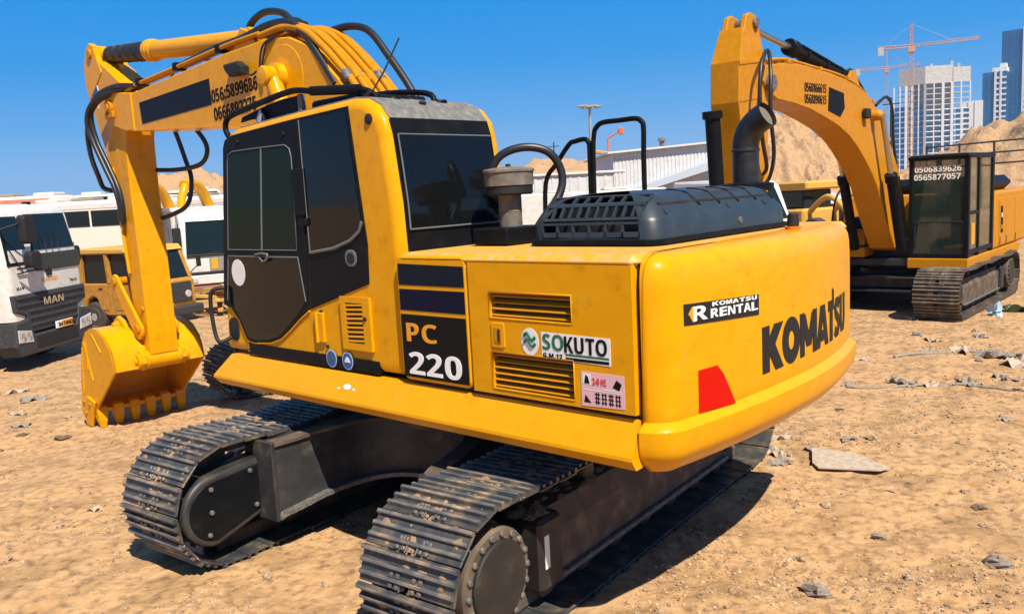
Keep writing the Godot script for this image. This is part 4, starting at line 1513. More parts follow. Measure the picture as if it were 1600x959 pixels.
func build_stacks(ex: Node3D):
	# air cleaner bowl on its dusty stack
	var ai := part("air_precleaner", ex)
	var c := Vector3(0.95, 2.158, 0.685)
	var st := S()
	bx(st, c + Vector3(-0.16, 0.0, -0.17), c + Vector3(0.14, 0.105, 0.20), 0.01)
	obj("cleaner_base", st, "black_paint", ai)
	st = S()
	lathe(st, c + Vector3(0, 0.10, 0), Vector3.UP, [V(0.075, 0.0), V(0.075, 0.10), V(0.078, 0.102), V(0.075, 0.105), V(0.075, 0.23)], 28)
	obj("intake_pipe", st, "dusty_plastic", ai)
	st = S()
	lathe(st, c + Vector3(0, 0.305, 0), Vector3.UP, [V(0.142, 0.0), V(0.152, 0.01), V(0.152, 0.055), V(0.156, 0.06)], 32)
	obj("bowl_rim", st, "black", ai)
	st = S()
	lathe(st, c + Vector3(0, 0.365, 0), Vector3.UP, [V(0.158, 0.0), V(0.158, 0.08), V(0.166, 0.085), V(0.166, 0.098), V(0.15, 0.108), V(0.06, 0.118), V(0.0, 0.12)], 36)
	obj("bowl", st, "dusty_plastic", ai)
	st = S()
	lathe(st, c + Vector3(0, 0.48, 0), Vector3.UP, [V(0.018, 0.0), V(0.016, 0.02), V(0.0, 0.024)], 10)
	obj("bowl_nut", st, "black", ai)
	# thick hose arching from the cab side
	st = S()
	tube(st, curve([Vector3(0.72, 2.5, 0.66), Vector3(0.80, 2.70, 0.62), Vector3(0.93, 2.765, 0.52), Vector3(1.05, 2.73, 0.40), Vector3(1.10, 2.60, 0.33), Vector3(1.10, 2.45, 0.36), Vector3(1.05, 2.28, 0.50), Vector3(1.0, 2.16, 0.56)], 6), 0.027, 12)
	obj("air_hose", st, "hose", ex)
	# handrails on the far side
	st = S()
	tube(st, curve([Vector3(-0.36, 2.1, -1.25), Vector3(-0.335, 2.55, -1.25), Vector3(-0.20, 2.715, -1.25), Vector3(-0.05, 2.872, -1.25), Vector3(0.02, 2.895, -1.25), Vector3(0.125, 2.905, -1.25), Vector3(0.165, 2.87, -1.25), Vector3(0.172, 2.80, -1.25), Vector3(0.166, 2.1, -1.25)], 4), 0.022, 10)
	obj("handrail", st, "black_paint", ex)
	st = S()
	tube(st, curve([Vector3(0.20, 2.1, -1.25), Vector3(0.21, 2.75, -1.25), Vector3(0.225, 2.93, -1.25), Vector3(0.25, 2.99, -1.25), Vector3(0.32, 3.028, -1.25), Vector3(0.5, 3.03, -1.25), Vector3(0.65, 3.03, -1.25), Vector3(0.705, 3.005, -1.25), Vector3(0.728, 2.95, -1.25), Vector3(0.722, 2.7, -1.25), Vector3(0.718, 2.1, -1.25)], 4), 0.022, 10)
	obj("handrail", st, "black_paint", ex)
	# exhaust: straight pipe with a bent, cut-off top
	var eh := part("exhaust_stack", ex)
	st = S()
	var e0 := Vector3(1.822, 2.40, -0.85)
	lathe(st, e0, Vector3.UP, [V(0.19, 0.0), V(0.19, 0.05), V(0.13, 0.06)], 28)
	obj("exhaust_flange", st, "black_paint", eh)
	st = S()
	var dirv := Vector3(0.995, 0.0, 0.06)
	lathe(st, e0, Vector3.UP, [V(0.092, 0.04), V(0.092, 0.27), V(0.098, 0.275), V(0.098, 0.29), V(0.092, 0.295)], 28, false)
	var pts := []
	for i in 11:
		var a := deg_to_rad(66.0) * i / 10.0
		pts.append(e0 + Vector3(0, 0.295, 0) + dirv * 0.22 * (1.0 - cos(a)) + Vector3.UP * 0.22 * sin(a))
	var dlast: Vector3 = (pts[10] - pts[9]).normalized()
	pts.append(pts[10] + dlast * 0.05)
	tube(st, pts, 0.092, 28, false)
	obj("exhaust_pipe", st, "exhaust_steel", eh)
	st = S()
	tube(st, [pts[8], pts[9], pts[10], pts[11] - dlast * 0.03], 0.086, 28, true)
	obj("pipe_bore", st, "dusty_plastic", eh)
	# yellow pillar box and toolbox at the far front corner
	st = S()
	bx(st, Vector3(-1.5, 1.335, -1.36), Vector3(0.55, 2.0, -0.55), 0.04)
	obj("fuel_tank", st, "yellow", ex)

# boom, arm, bucket and their plumbing
func build_front(ex: Node3D):
	var zl := 0.20
	var zr := -0.28
	var zc := -0.04
	var bm := part("boom", ex)
	var st := S()
	var side := [V(-5.44, 3.445), V(-5.30, 3.425), V(-3.41, 3.30), V(-2.9, 3.22), V(-2.35, 3.0), V(-1.55, 2.35), V(-0.75, 1.72), V(-0.45, 1.62), V(-0.28, 1.78), V(-0.42, 2.15), V(-0.85, 2.90), V(-1.277, 3.436), V(-1.477, 3.616), V(-1.64, 3.76), V(-1.80, 3.872), V(-2.05, 3.972), V(-2.41, 4.012), V(-3.15, 3.99), V(-4.35, 3.91), V(-5.37, 3.845)]
	xy(st, side, zr, zl, 0.012)
	obj("boom_box", st, "yellow", bm)
	for z in [zl + 0.001, zr - 0.013]:
		st = S()
		strip(st, [V(-5.30, 3.428), V(-3.41, 3.303), V(-2.9, 3.223), V(-2.35, 3.003)], -0.002, 0.012, z - 0.02, z + 0.012)
		obj("boom_flange", st, "yellow", bm)
	# nose fork at the arm pin
	for z in [[0.10, 0.215], [-0.295, -0.18]]:
		st = S()
		xy(st, [V(-5.25, 3.86), V(-5.36, 3.87), V(-5.75, 3.93), V(-5.93, 3.90), V(-6.0, 3.78), V(-5.95, 3.64), V(-5.80, 3.53), V(-5.46, 3.44), V(-5.25, 3.43)], z[0], z[1], 0.012)
		obj("boom_fork", st, "yellow", bm)
	st = S()
	rod(st, Vector3(-5.82, 3.74, -0.34), Vector3(-5.82, 3.74, 0.25), 0.085, 24, 0.01)
	obj("arm_pin", st, "yellow_deep", bm)
	st = S()
	rod(st, Vector3(-5.82, 3.74, 0.25), Vector3(-5.82, 3.74, 0.27), 0.045, 6, 0.003)
	bx(st, Vector3(-5.93, 3.62, 0.215), Vector3(-5.70, 3.70, 0.25), 0.01)
	obj("pin_keeper", st, "yellow_deep", bm)
	# dark name plate and painted telephone numbers
	st = S()
	xy(st, [V(-5.083, 3.725), V(-3.495, 3.792), V(-3.482, 3.533), V(-5.060, 3.485)], zl + 0.001, zl + 0.004)
	obj("name_plate", st, "navy", bm)
	var B := Basis(Vector3.BACK, 0.042)
	text(bm, "lettering", "056:5899686", Vector3(-3.045, 3.625, zl + 0.003), 0.86, 0.13, B, "decal_black")
	text(bm, "lettering", "0666892275", Vector3(-3.06, 3.445, zl + 0.003), 0.80, 0.13, B, "decal_black")
	# boss where the boom cylinders hold
	st = S()
	lathe(st, Vector3(-2.22, 3.64, zl - 0.01), Vector3.BACK, [V(0.21, 0.0), V(0.20, 0.012), V(0.125, 0.02), V(0.12, 0.10), V(0.09, 0.105), V(0.09, 0.20), V(0.075, 0.215), V(0.03, 0.22)], 28)
	obj("cylinder_boss", st, "yellow", bm)
	st = S()
	lathe(st, Vector3(-2.17, 3.62, zl - 0.004), Vector3.BACK, [V(0.31, 0.0), V(0.30, 0.008), V(0.29, 0.0085)], 36)
	obj("boss_plate", st, "yellow", bm)
	for z in [zl + 0.10, zr - 0.10]:
		st = S()
		rod(st, Vector3(-2.20, 3.62, z), Vector3(-1.80, 2.75, z), 0.05, 16)
		obj("cylinder_rod", st, "steel_rod", bm)
		st = S()
		rod(st, Vector3(-2.22, 3.65, z), Vector3(-1.98, 3.14, z), 0.075, 18, 0.02)
		obj("rod_eye", st, "yellow", bm)
		st = S()
		rod(st, Vector3(-1.82, 2.8, z), Vector3(-1.2, 1.45, z), 0.085, 20, 0.012)
		obj("boom_cylinder", st, "yellow", bm)
	# work lamp on the boom side
	st = S()
	xy(st, [V(-3.06, 3.86), V(-2.80, 3.86), V(-2.70, 3.80), V(-2.71, 3.73), V(-2.97, 3.735), V(-3.03, 3.79)], zl + 0.01, zl + 0.10, 0.02)
	var wl := obj("work_lamp", st, "black", bm)
	st = S()
	tube(st, curve([Vector3(-2.72, 3.75, zl + 0.05), Vector3(-2.65, 3.71, zl + 0.04), Vector3(-2.58, 3.74, zl + 0.02)], 4), 0.010, 6)
	obj("lamp_cable", st, "hose", wl)
	# thin cables over the side plate
	for k in 2:
		st = S()
		tube(st, curve([Vector3(-2.25 + 0.05 * k, 4.02, zl), Vector3(-2.42 + 0.06 * k, 3.95, zl + 0.03), Vector3(-2.50 + 0.05 * k, 3.80, zl + 0.03), Vector3(-2.49 + 0.03 * k, 3.66, zl + 0.04)], 5), 0.010, 6)
		obj("cable", st, "hose", bm)
	# steel pipes along the top of the boom
	for k in 2:
		st = S()
		var z := zl - 0.03 - 0.07 * k
		tube(st, curve([Vector3(-5.45, 3.90, z), Vector3(-5.1, 3.945, z), Vector3(-4.2, 4.0, z), Vector3(-3.2, 4.065, z), Vector3(-2.55, 4.085, z)], 5), 0.022, 10)
		obj("hydraulic_pipe", st, "yellow_deep", bm)
	for x in [-5.1, -4.2, -3.3]:
		st = S()
		bx(st, Vector3(x - 0.04, 3.90 + (x + 5.4) * 0.055, zl - 0.13), Vector3(x + 0.04, 3.985 + (x + 5.4) * 0.053, zl + 0.0), 0.008)
		obj("pipe_clamp", st, "black_paint", bm)
	# bundle of yellow pipes down the back of the boom
	for k in 6:
		st = S()
		var z := lerpf(zl - 0.03, zr + 0.03, k / 5.0)
		var o := 0.02 * sin(k * 2.1)
		tube(st, curve([Vector3(-2.55 + o, 4.06, z), Vector3(-2.15, 4.075 + o, z), Vector3(-1.85 + o, 4.0, z), Vector3(-1.60, 3.83 + o, z), Vector3(-1.40 + o, 3.655, z), Vector3(-1.16, 3.42 + o, z), Vector3(-0.80, 2.95, z), Vector3(-0.45, 2.30, z)], 6), 0.032, 12)
		obj("hydraulic_pipe", st, "yellow_deep", bm)
		for q in [Vector3(-1.28 + o, 3.535 + o * 0.5, z)]:
			st = S()
			rod(st, q + Vector3(-0.035, 0.04, 0), q + Vector3(0.035, -0.04, 0), 0.043, 12, 0.006)
			obj("pipe_fitting", st, "worn_steel" if k % 2 == 0 else "yellow_deep", bm)
	for a in [[-2.10, 4.045], [-1.30, 3.52]]:
		st = S()
		box(st, Vector3(a[0], a[1], zc), Vector3(0.07, 0.05, 0.46), 0.008, Basis(Vector3.BACK, -0.2 if a[0] < -2 else -0.85))
		obj("pipe_clamp", st, "worn_steel", bm)
	# arm cylinder above the boom with its wrapped rod
	var ac := part("arm_cylinder", ex)
	var p0 := Vector3(-6.38, 4.455, zc)
	var p1 := Vector3(-2.92, 4.11, zc)
	var ax := (p1 - p0).normalized()
	st = S()
	rod(st, p0 + ax * 1.24, p1 - ax * 0.12, 0.105, 28, 0.015)
	obj("cylinder_tube", st, "yellow", ac)
	st = S()
	lathe(st, p0 + ax * 1.20, ax, [V(0.118, 0.0), V(0.128, 0.02), V(0.128, 0.10), V(0.118, 0.12), V(0.118, 0.17), V(0.108, 0.18)], 28)
	obj("cylinder_gland", st, "yellow", ac)
	st = S()
	var pr := []
	for i in 49:
		pr.append(V(0.098 + 0.010 * sin(i * 1.9) * (0.5 + 0.5 * sin(i * 0.7)) + 0.012 * i / 48.0, 0.16 + i * 1.06 / 48.0))
	lathe(st, p0, ax, pr, 24)
	obj("wrapped_rod", st, "rubber", ac)
	st = S()
	lathe(st, p0 - ax * 0.03, ax, [V(0.09, 0.0), V(0.10, 0.05), V(0.085, 0.16), V(0.085, 0.24)], 20)
	rod(st, p0 + Vector3(0, 0, -0.17), p0 + Vector3(0, 0, 0.17), 0.11, 24, 0.01)
	obj("rod_eye", st, "yellow", ac)
	st = S()
	lathe(st, p1 - ax * 0.16, ax, [V(0.115, 0.0), V(0.12, 0.03), V(0.10, 0.15), V(0.08, 0.2)], 20)
	rod(st, p1 + ax * 0.05 + Vector3(0, 0, -0.14), p1 + ax * 0.05 + Vector3(0, 0, 0.14), 0.10, 20, 0.01)
	obj("cylinder_eye", st, "yellow", ac)
	for z in [0.12, -0.20]:
		st = S()
		xy(st, [V(-3.10, 3.95), V(-3.05, 4.10), V(-2.93, 4.20), V(-2.80, 4.15), V(-2.60, 3.95)], z - 0.02, z + 0.02, 0.006)
		obj("cylinder_bracket", st, "yellow", ac)
	# arm
	var ar := part("arm", ex)
	st = S()
	var poly := [V(-5.90, 0.74), V(-5.64, 0.74), V(-5.635, 0.95), V(-5.66, 1.96), V(-5.695, 2.74), V(-5.68, 3.35), V(-5.60, 3.62), V(-5.50, 3.86), V(-5.56, 3.97), V(-6.0, 4.24), V(-6.20, 4.35), V(-6.42, 4.30), V(-6.56, 4.12), V(-6.46, 3.70), V(-6.27, 3.28), V(-6.12, 2.70), V(-6.04, 2.0), V(-5.98, 1.30)]
	xy(st, poly, -0.22, 0.14, 0.010)
	obj("arm_box", st, "yellow", ar)
	for z in [[0.075, 0.15], [-0.23, -0.155]]:
		st = S()
		xy(st, [V(-6.10, 4.20), V(-6.22, 4.42), V(-6.27, 4.54), V(-6.38, 4.59), V(-6.49, 4.54), V(-6.60, 4.32), V(-6.61, 4.12), V(-6.53, 3.90)], z[0], z[1], 0.010)
		obj("arm_ear", st, "yellow", ar)
	st = S()
	rod(st, Vector3(-6.38, 4.455, -0.25), Vector3(-6.38, 4.455, 0.175), 0.06, 20, 0.008)
	obj("ear_pin", st, "yellow_deep", ar)
	for z in [0.155, -0.235]:
		st = S()
		lathe(st, Vector3(-5.82, 3.74, z - 0.03 * signf(z)), Vector3(0, 0, signf(z)), [V(0.20, 0.0), V(0.19, 0.02), V(0.13, 0.025)], 28)
		obj("pivot_boss", st, "yellow", ar)
	# blue maker's sign on the top corner
	st = S()
	xy(st, [V(-6.50, 4.06), V(-6.36, 4.20), V(-6.26, 4.02), V(-6.30, 3.78), V(-6.42, 3.86)], 0.141, 0.144)
	obj("sign_plate", st, "white_plate", ar)
	st = S()
	xy(st, [V(-6.48, 4.05), V(-6.36, 4.17), V(-6.28, 4.01), V(-6.31, 3.82), V(-6.41, 3.88)], 0.144, 0.146)
	obj("sign_field", st, "blue_badge", ar)
	# stiffening ribs on the back face
	for z in [-0.14, -0.04, 0.06]:
		st = S()
		tube(st, [Vector3(-5.662, 1.93 - absf(z + 0.04), z), Vector3(-5.632, 0.93, z)], 0.008, 6)
		obj("arm_rib", st, "yellow", ar)
	# bucket cylinder along the front of the arm
	st = S()
	rod(st, Vector3(-6.50, 3.62, zc), Vector3(-6.27, 2.35, zc), 0.085, 20, 0.012)
	obj("bucket_cylinder", st, "yellow", ar)
	st = S()
	rod(st, Vector3(-6.27, 2.35, zc), Vector3(-6.24, 2.25, zc), 0.10, 20, 0.01)
	obj("cylinder_gland", st, "yellow", ar)
	st = S()
	rod(st, Vector3(-6.26, 2.3, zc), Vector3(-6.32, 1.66, zc), 0.05, 16)
	obj("cylinder_rod", st, "steel_rod", ar)
	st = S()
	rod(st, Vector3(-6.06, 3.05, 0.165), Vector3(-5.92, 1.75, 0.165), 0.022, 10)
	obj("grease_pipe", st, "yellow", ar)
	# levers and links
	for z in [[0.16, 0.20], [-0.28, -0.24]]:
		st = S()
		var c0 := V(-6.32, 1.63)
		var c1 := V(-5.80, 1.03)
		var d := (c1 - c0).normalized()
		var nn := Vector2(-d.y, d.x)
		var pl := []
		for i in 9:
			var a := PI / 2 + PI * i / 8.0
			pl.append(c0 + d * cos(a) * 0.095 + nn * sin(a) * 0.095)
		for i in 9:
			var a := -PI / 2 + PI * i / 8.0
			pl.append(c1 + d * cos(a) * 0.11 + nn * sin(a) * 0.11)
		xy(st, pl, z[0], z[1], 0.008)
		obj("bucket_lever", st, "yellow", ar)
	st = S()
	rod(st, Vector3(-6.32, 1.63, -0.31), Vector3(-6.32, 1.63, 0.225), 0.055, 16, 0.006)
	rod(st, Vector3(-5.80, 1.05, -0.31), Vector3(-5.80, 1.05, 0.225), 0.06, 16, 0.006)
	rod(st, Vector3(-5.72, 1.30, -0.25), Vector3(-5.72, 1.30, 0.165), 0.035, 16, 0.006)
	obj("link_pin", st, "yellow_deep", ar)
	st = S()
	rod(st, Vector3(-6.32, 1.60, zc), Vector3(-6.20, 1.02, zc), 0.075, 16, 0.01)
	obj("bucket_link", st, "yellow", ar)
	# arm hoses
	for h in [[Vector3(-5.20, 3.93, 0.16), Vector3(-5.60, 3.97, 0.22), Vector3(-6.0, 3.90, 0.28), Vector3(-6.18, 3.70, 0.30), Vector3(-6.16, 3.40, 0.28), Vector3(-5.98, 3.05, 0.24), Vector3(-5.83, 2.78, 0.22), Vector3(-5.80, 2.55, 0.21), Vector3(-5.88, 2.36, 0.19)], [Vector3(-5.20, 3.91, 0.10), Vector3(-5.65, 3.93, 0.22), Vector3(-6.05, 3.82, 0.32), Vector3(-6.22, 3.62, 0.34), Vector3(-6.19, 3.38, 0.31), Vector3(-6.03, 3.05, 0.27), Vector3(-5.90, 2.80, 0.24), Vector3(-5.86, 2.58, 0.22), Vector3(-5.94, 2.40, 0.19)], [Vector3(-5.50, 3.93, 0.12), Vector3(-6.0, 3.85, 0.26), Vector3(-6.30, 3.6, 0.30), Vector3(-6.38, 3.25, 0.28), Vector3(-6.36, 2.95, 0.22), Vector3(-6.42, 2.82, 0.15), Vector3(-6.30, 2.78, 0.10)]]:
		st = S()
		tube(st, curve(h, 6), 0.030, 10)
		obj("hydraulic_hose", st, "hose", ar)
	for h in [[Vector3(-5.40, 3.75, -0.22), Vector3(-5.42, 3.45, -0.36), Vector3(-5.35, 3.10, -0.42), Vector3(-5.25, 2.85, -0.42), Vector3(-5.30, 2.55, -0.36), Vector3(-5.60, 2.42, -0.24), Vector3(-5.85, 2.40, -0.18)], [Vector3(-5.0, 3.6, -0.22), Vector3(-4.88, 3.38, -0.38), Vector3(-4.80, 3.18, -0.42), Vector3(-4.95, 3.02, -0.40), Vector3(-5.35, 2.98, -0.32), Vector3(-5.75, 3.0, -0.2)]]:
		st = S()
		tube(st, curve(h, 6), 0.028, 10)
		obj("hydraulic_hose", st, "hose", ar)
	# hoses over the crown of the boom
	for h in [[Vector3(-4.3, 4.02, 0.10), Vector3(-3.5, 4.08, 0.13), Vector3(-2.9, 4.10, 0.14), Vector3(-2.45, 4.14, 0.15), Vector3(-2.10, 4.11, 0.16), Vector3(-1.85, 3.97, 0.17), Vector3(-1.62, 3.72, 0.18), Vector3(-1.42, 3.48, 0.19)], [Vector3(-3.0, 4.12, 0.0), Vector3(-2.96, 4.25, 0.0), Vector3(-2.72, 4.32, 0.0), Vector3(-2.42, 4.27, 0.0), Vector3(-2.20, 4.14, 0.02), Vector3(-2.0, 4.08, 0.04)], [Vector3(-2.85, 4.13, -0.05), Vector3(-2.65, 4.13, -0.05), Vector3(-2.45, 4.17, -0.05), Vector3(-2.25, 4.17, -0.03), Vector3(-2.05, 4.08, 0.0)], [Vector3(-2.0, 4.05, -0.22), Vector3(-1.75, 4.06, -0.26), Vector3(-1.50, 3.98, -0.28), Vector3(-1.25, 3.72, -0.28), Vector3(-1.0, 3.42, -0.28), Vector3(-0.7, 3.0, -0.26)]]:
		st = S()
		tube(st, curve(h, 6), 0.034, 10)
		obj("hydraulic_hose", st, "hose", bm)
	for h in [[Vector3(-5.3, 4.02, -0.28), Vector3(-5.1, 4.2, -0.36), Vector3(-4.75, 4.22, -0.36), Vector3(-4.55, 4.18, -0.34)], [Vector3(-4.9, 4.32, -0.3), Vector3(-4.6, 4.18, -0.34), Vector3(-4.2, 4.12, -0.3)]]:
		st = S()
		tube(st, curve(h, 5), 0.014, 8)
		obj("lubrication_hose", st, "hose", bm)
	build_bucket(ex)

func build_bucket(ex: Node3D):
	var bk := part("bucket", ex)
	var z0 := -0.60
	var z1 := 0.57
	# shell from the upper lip over the back to the cutting edge
	var sh := [V(-5.72, 0.58), V(-5.745, 0.72), V(-5.80, 0.86), V(-5.95, 1.00), V(-6.15, 1.075), V(-6.33, 1.085), V(-6.48, 1.03), V(-6.60, 0.90), V(-6.70, 0.65), V(-6.79, 0.35), V(-6.83, 0.12), V(-6.79, 0.01), V(-6.68, -0.035), V(-6.50, -0.025)]
	var st := S()
	var a := []
	var b := []
	var n := sh.size()
	for i in n:
		var t: Vector2 = (sh[mini(i + 1, n - 1)] - sh[maxi(i - 1, 0)]).normalized()
		var nr := Vector2(-t.y, t.x)
		a.append(sh[i])
		b.push_front(sh[i] + nr * 0.028)
	var inner := []
	for i in n - 1:
		# outer and inner skins as quads, so the curve shades smoothly
		st.set_smooth_group(1)
		var o0: Vector2 = a[i]
		var o1: Vector2 = a[i + 1]
		var out := Vector2(o1.y - o0.y, -(o1.x - o0.x))
		out = -out if out.dot((o0 + o1) * 0.5 - V(-6.2, 0.4)) < 0.0 else out
		quad(st, Vector3(o0.x, o0.y, z0), Vector3(o1.x, o1.y, z0), Vector3(o1.x, o1.y, z1), Vector3(o0.x, o0.y, z1), Vector3(out.x, out.y, 0))
		st.set_smooth_group(2)
		var c := V(-6.2, 0.4)
		var i0 := o0 + (c - o0).normalized() * 0.03
		var i1 := o1 + (c - o1).normalized() * 0.03
		quad(st, Vector3(i0.x, i0.y, z0), Vector3(i1.x, i1.y, z0), Vector3(i1.x, i1.y, z1), Vector3(i0.x, i0.y, z1), Vector3(-out.x, -out.y, 0))
		if i == 0:
			st.set_smooth_group(-1)
			quad(st, Vector3(o0.x, o0.y, z0), Vector3(o0.x, o0.y, z1), Vector3(i0.x, i0.y, z1), Vector3(i0.x, i0.y, z0), Vector3(1, -1, 0))
	obj("bucket_shell", st, "yellow", bk)
	for z in [[z1 - 0.03, z1], [z0, z0 + 0.03]]:
		st = S()
		var pl := sh.duplicate()
		pl.append(V(-6.42, 0.02))
		xy(st, pl, z[0], z[1], 0.004)
		obj("side_plate", st, "yellow", bk)
	for q in [[V(-6.62, 0.82), V(-6.72, 0.22)], [V(-6.48, 0.93), V(-6.50, 0.55)], [V(-6.28, 1.02), V(-6.05, 0.80)], [V(-6.55, 0.90), V(-6.38, 0.42)]]:
		st = S()
		tube(st, [Vector3(q[0].x, q[0].y, z1), Vector3(q[1].x, q[1].y, z1)], 0.012, 6)
		obj("side_rib", st, "yellow", bk)
	# side cutters
	for z in [[z1, z1 + 0.035], [z0 - 0.035, z0]]:
		st = S()
		xy(st, [V(-6.34, 0.14), V(-6.56, 0.20), V(-6.76, 0.14), V(-6.80, -0.02), V(-6.66, -0.20), V(-6.52, -0.20), V(-6.44, -0.02)], z[0], z[1], 0.010)
		obj("side_cutter", st, "yellow", bk)
		for q in [V(-6.50, 0.10), V(-6.62, -0.02), V(-6.66, 0.12)]:
			st = S()
			lathe(st, Vector3(q.x, q.y, z[1] if z[0] > 0 else z[0]), Vector3(0, 0, signf(z[0])), [V(0.022, 0.0), V(0.022, 0.016), V(0.014, 0.02)], 6)
			obj("bolt", st, "yellow_deep", bk)
	st = S()
	xy(st, [V(-6.70, -0.065), V(-6.40, -0.015), V(-6.40, 0.03), V(-6.70, -0.01)], z0, z1, 0.006)
	obj("cutting_edge", st, "yellow", bk)
	for i in 6:
		st = S()
		var z := lerpf(z1 - 0.06, z0 + 0.06, i / 5.0)
		var rings := []
		for e in [[-6.47, 0.075, 0.048, 0.03], [-6.43, 0.03, 0.062, 0.058], [-6.41, -0.05, 0.060, 0.050], [-6.395, -0.13, 0.050, 0.030], [-6.39, -0.21, 0.034, 0.010]]:
			var c := Vector3(e[0], e[1], z)
			var u: Vector3 = Vector3(0.85, 0.5, 0) * e[3]
			rings.append([c + Vector3(0, 0, e[2]) - u, c + Vector3(0, 0, e[2]) + u, c - Vector3(0, 0, e[2]) + u, c - Vector3(0, 0, e[2]) - u])
		loft(st, rings, true, true, true, -1)
		var to := obj("tooth", st, "yellow", bk)
		st = S()
		lathe(st, Vector3(-6.42, 0.0, z - 0.066), Vector3.BACK, [V(0.016, 0.0), V(0.016, 0.132)], 8)
		obj("tooth_pin", st, "yellow_deep", to)
	# ears with the bucket pin
	for z in [[0.19, 0.245], [-0.325, -0.27]]:
		st = S()
		xy(st, [V(-6.40, 1.06), V(-6.36, 1.15), V(-6.26, 1.20), V(-6.12, 1.15), V(-6.0, 0.98), V(-5.86, 0.80), V(-5.74, 0.80), V(-5.66, 0.74), V(-5.64, 0.64), V(-5.70, 0.55), V(-5.80, 0.54), V(-5.86, 0.62), V(-6.1, 0.90)], z[0], z[1], 0.008)
		obj("bucket_ear", st, "yellow", bk)
	for q in [[V(-5.745, 0.665), 0.10], [V(-6.24, 1.085), 0.06]]:
		for z in [[0.245, 0.285], [-0.365, -0.325]]:
			st = S()
			rod(st, Vector3(q[0].x, q[0].y, z[0]), Vector3(q[0].x, q[0].y, z[1]), q[1], 22, 0.008)
			rod(st, Vector3(q[0].x, q[0].y, z[1] if z[0] > 0 else z[0] - 0.03), Vector3(q[0].x, q[0].y, z[1] + 0.03 if z[0] > 0 else z[0]), 0.045, 12, 0.004)
			obj("pin_boss", st, "yellow", bk)
	st = S()
	rod(st, Vector3(-5.745, 0.665, -0.27), Vector3(-5.745, 0.665, 0.19), 0.115, 28, 0.012)
	obj("bucket_pin_tube", st, "yellow", bk)

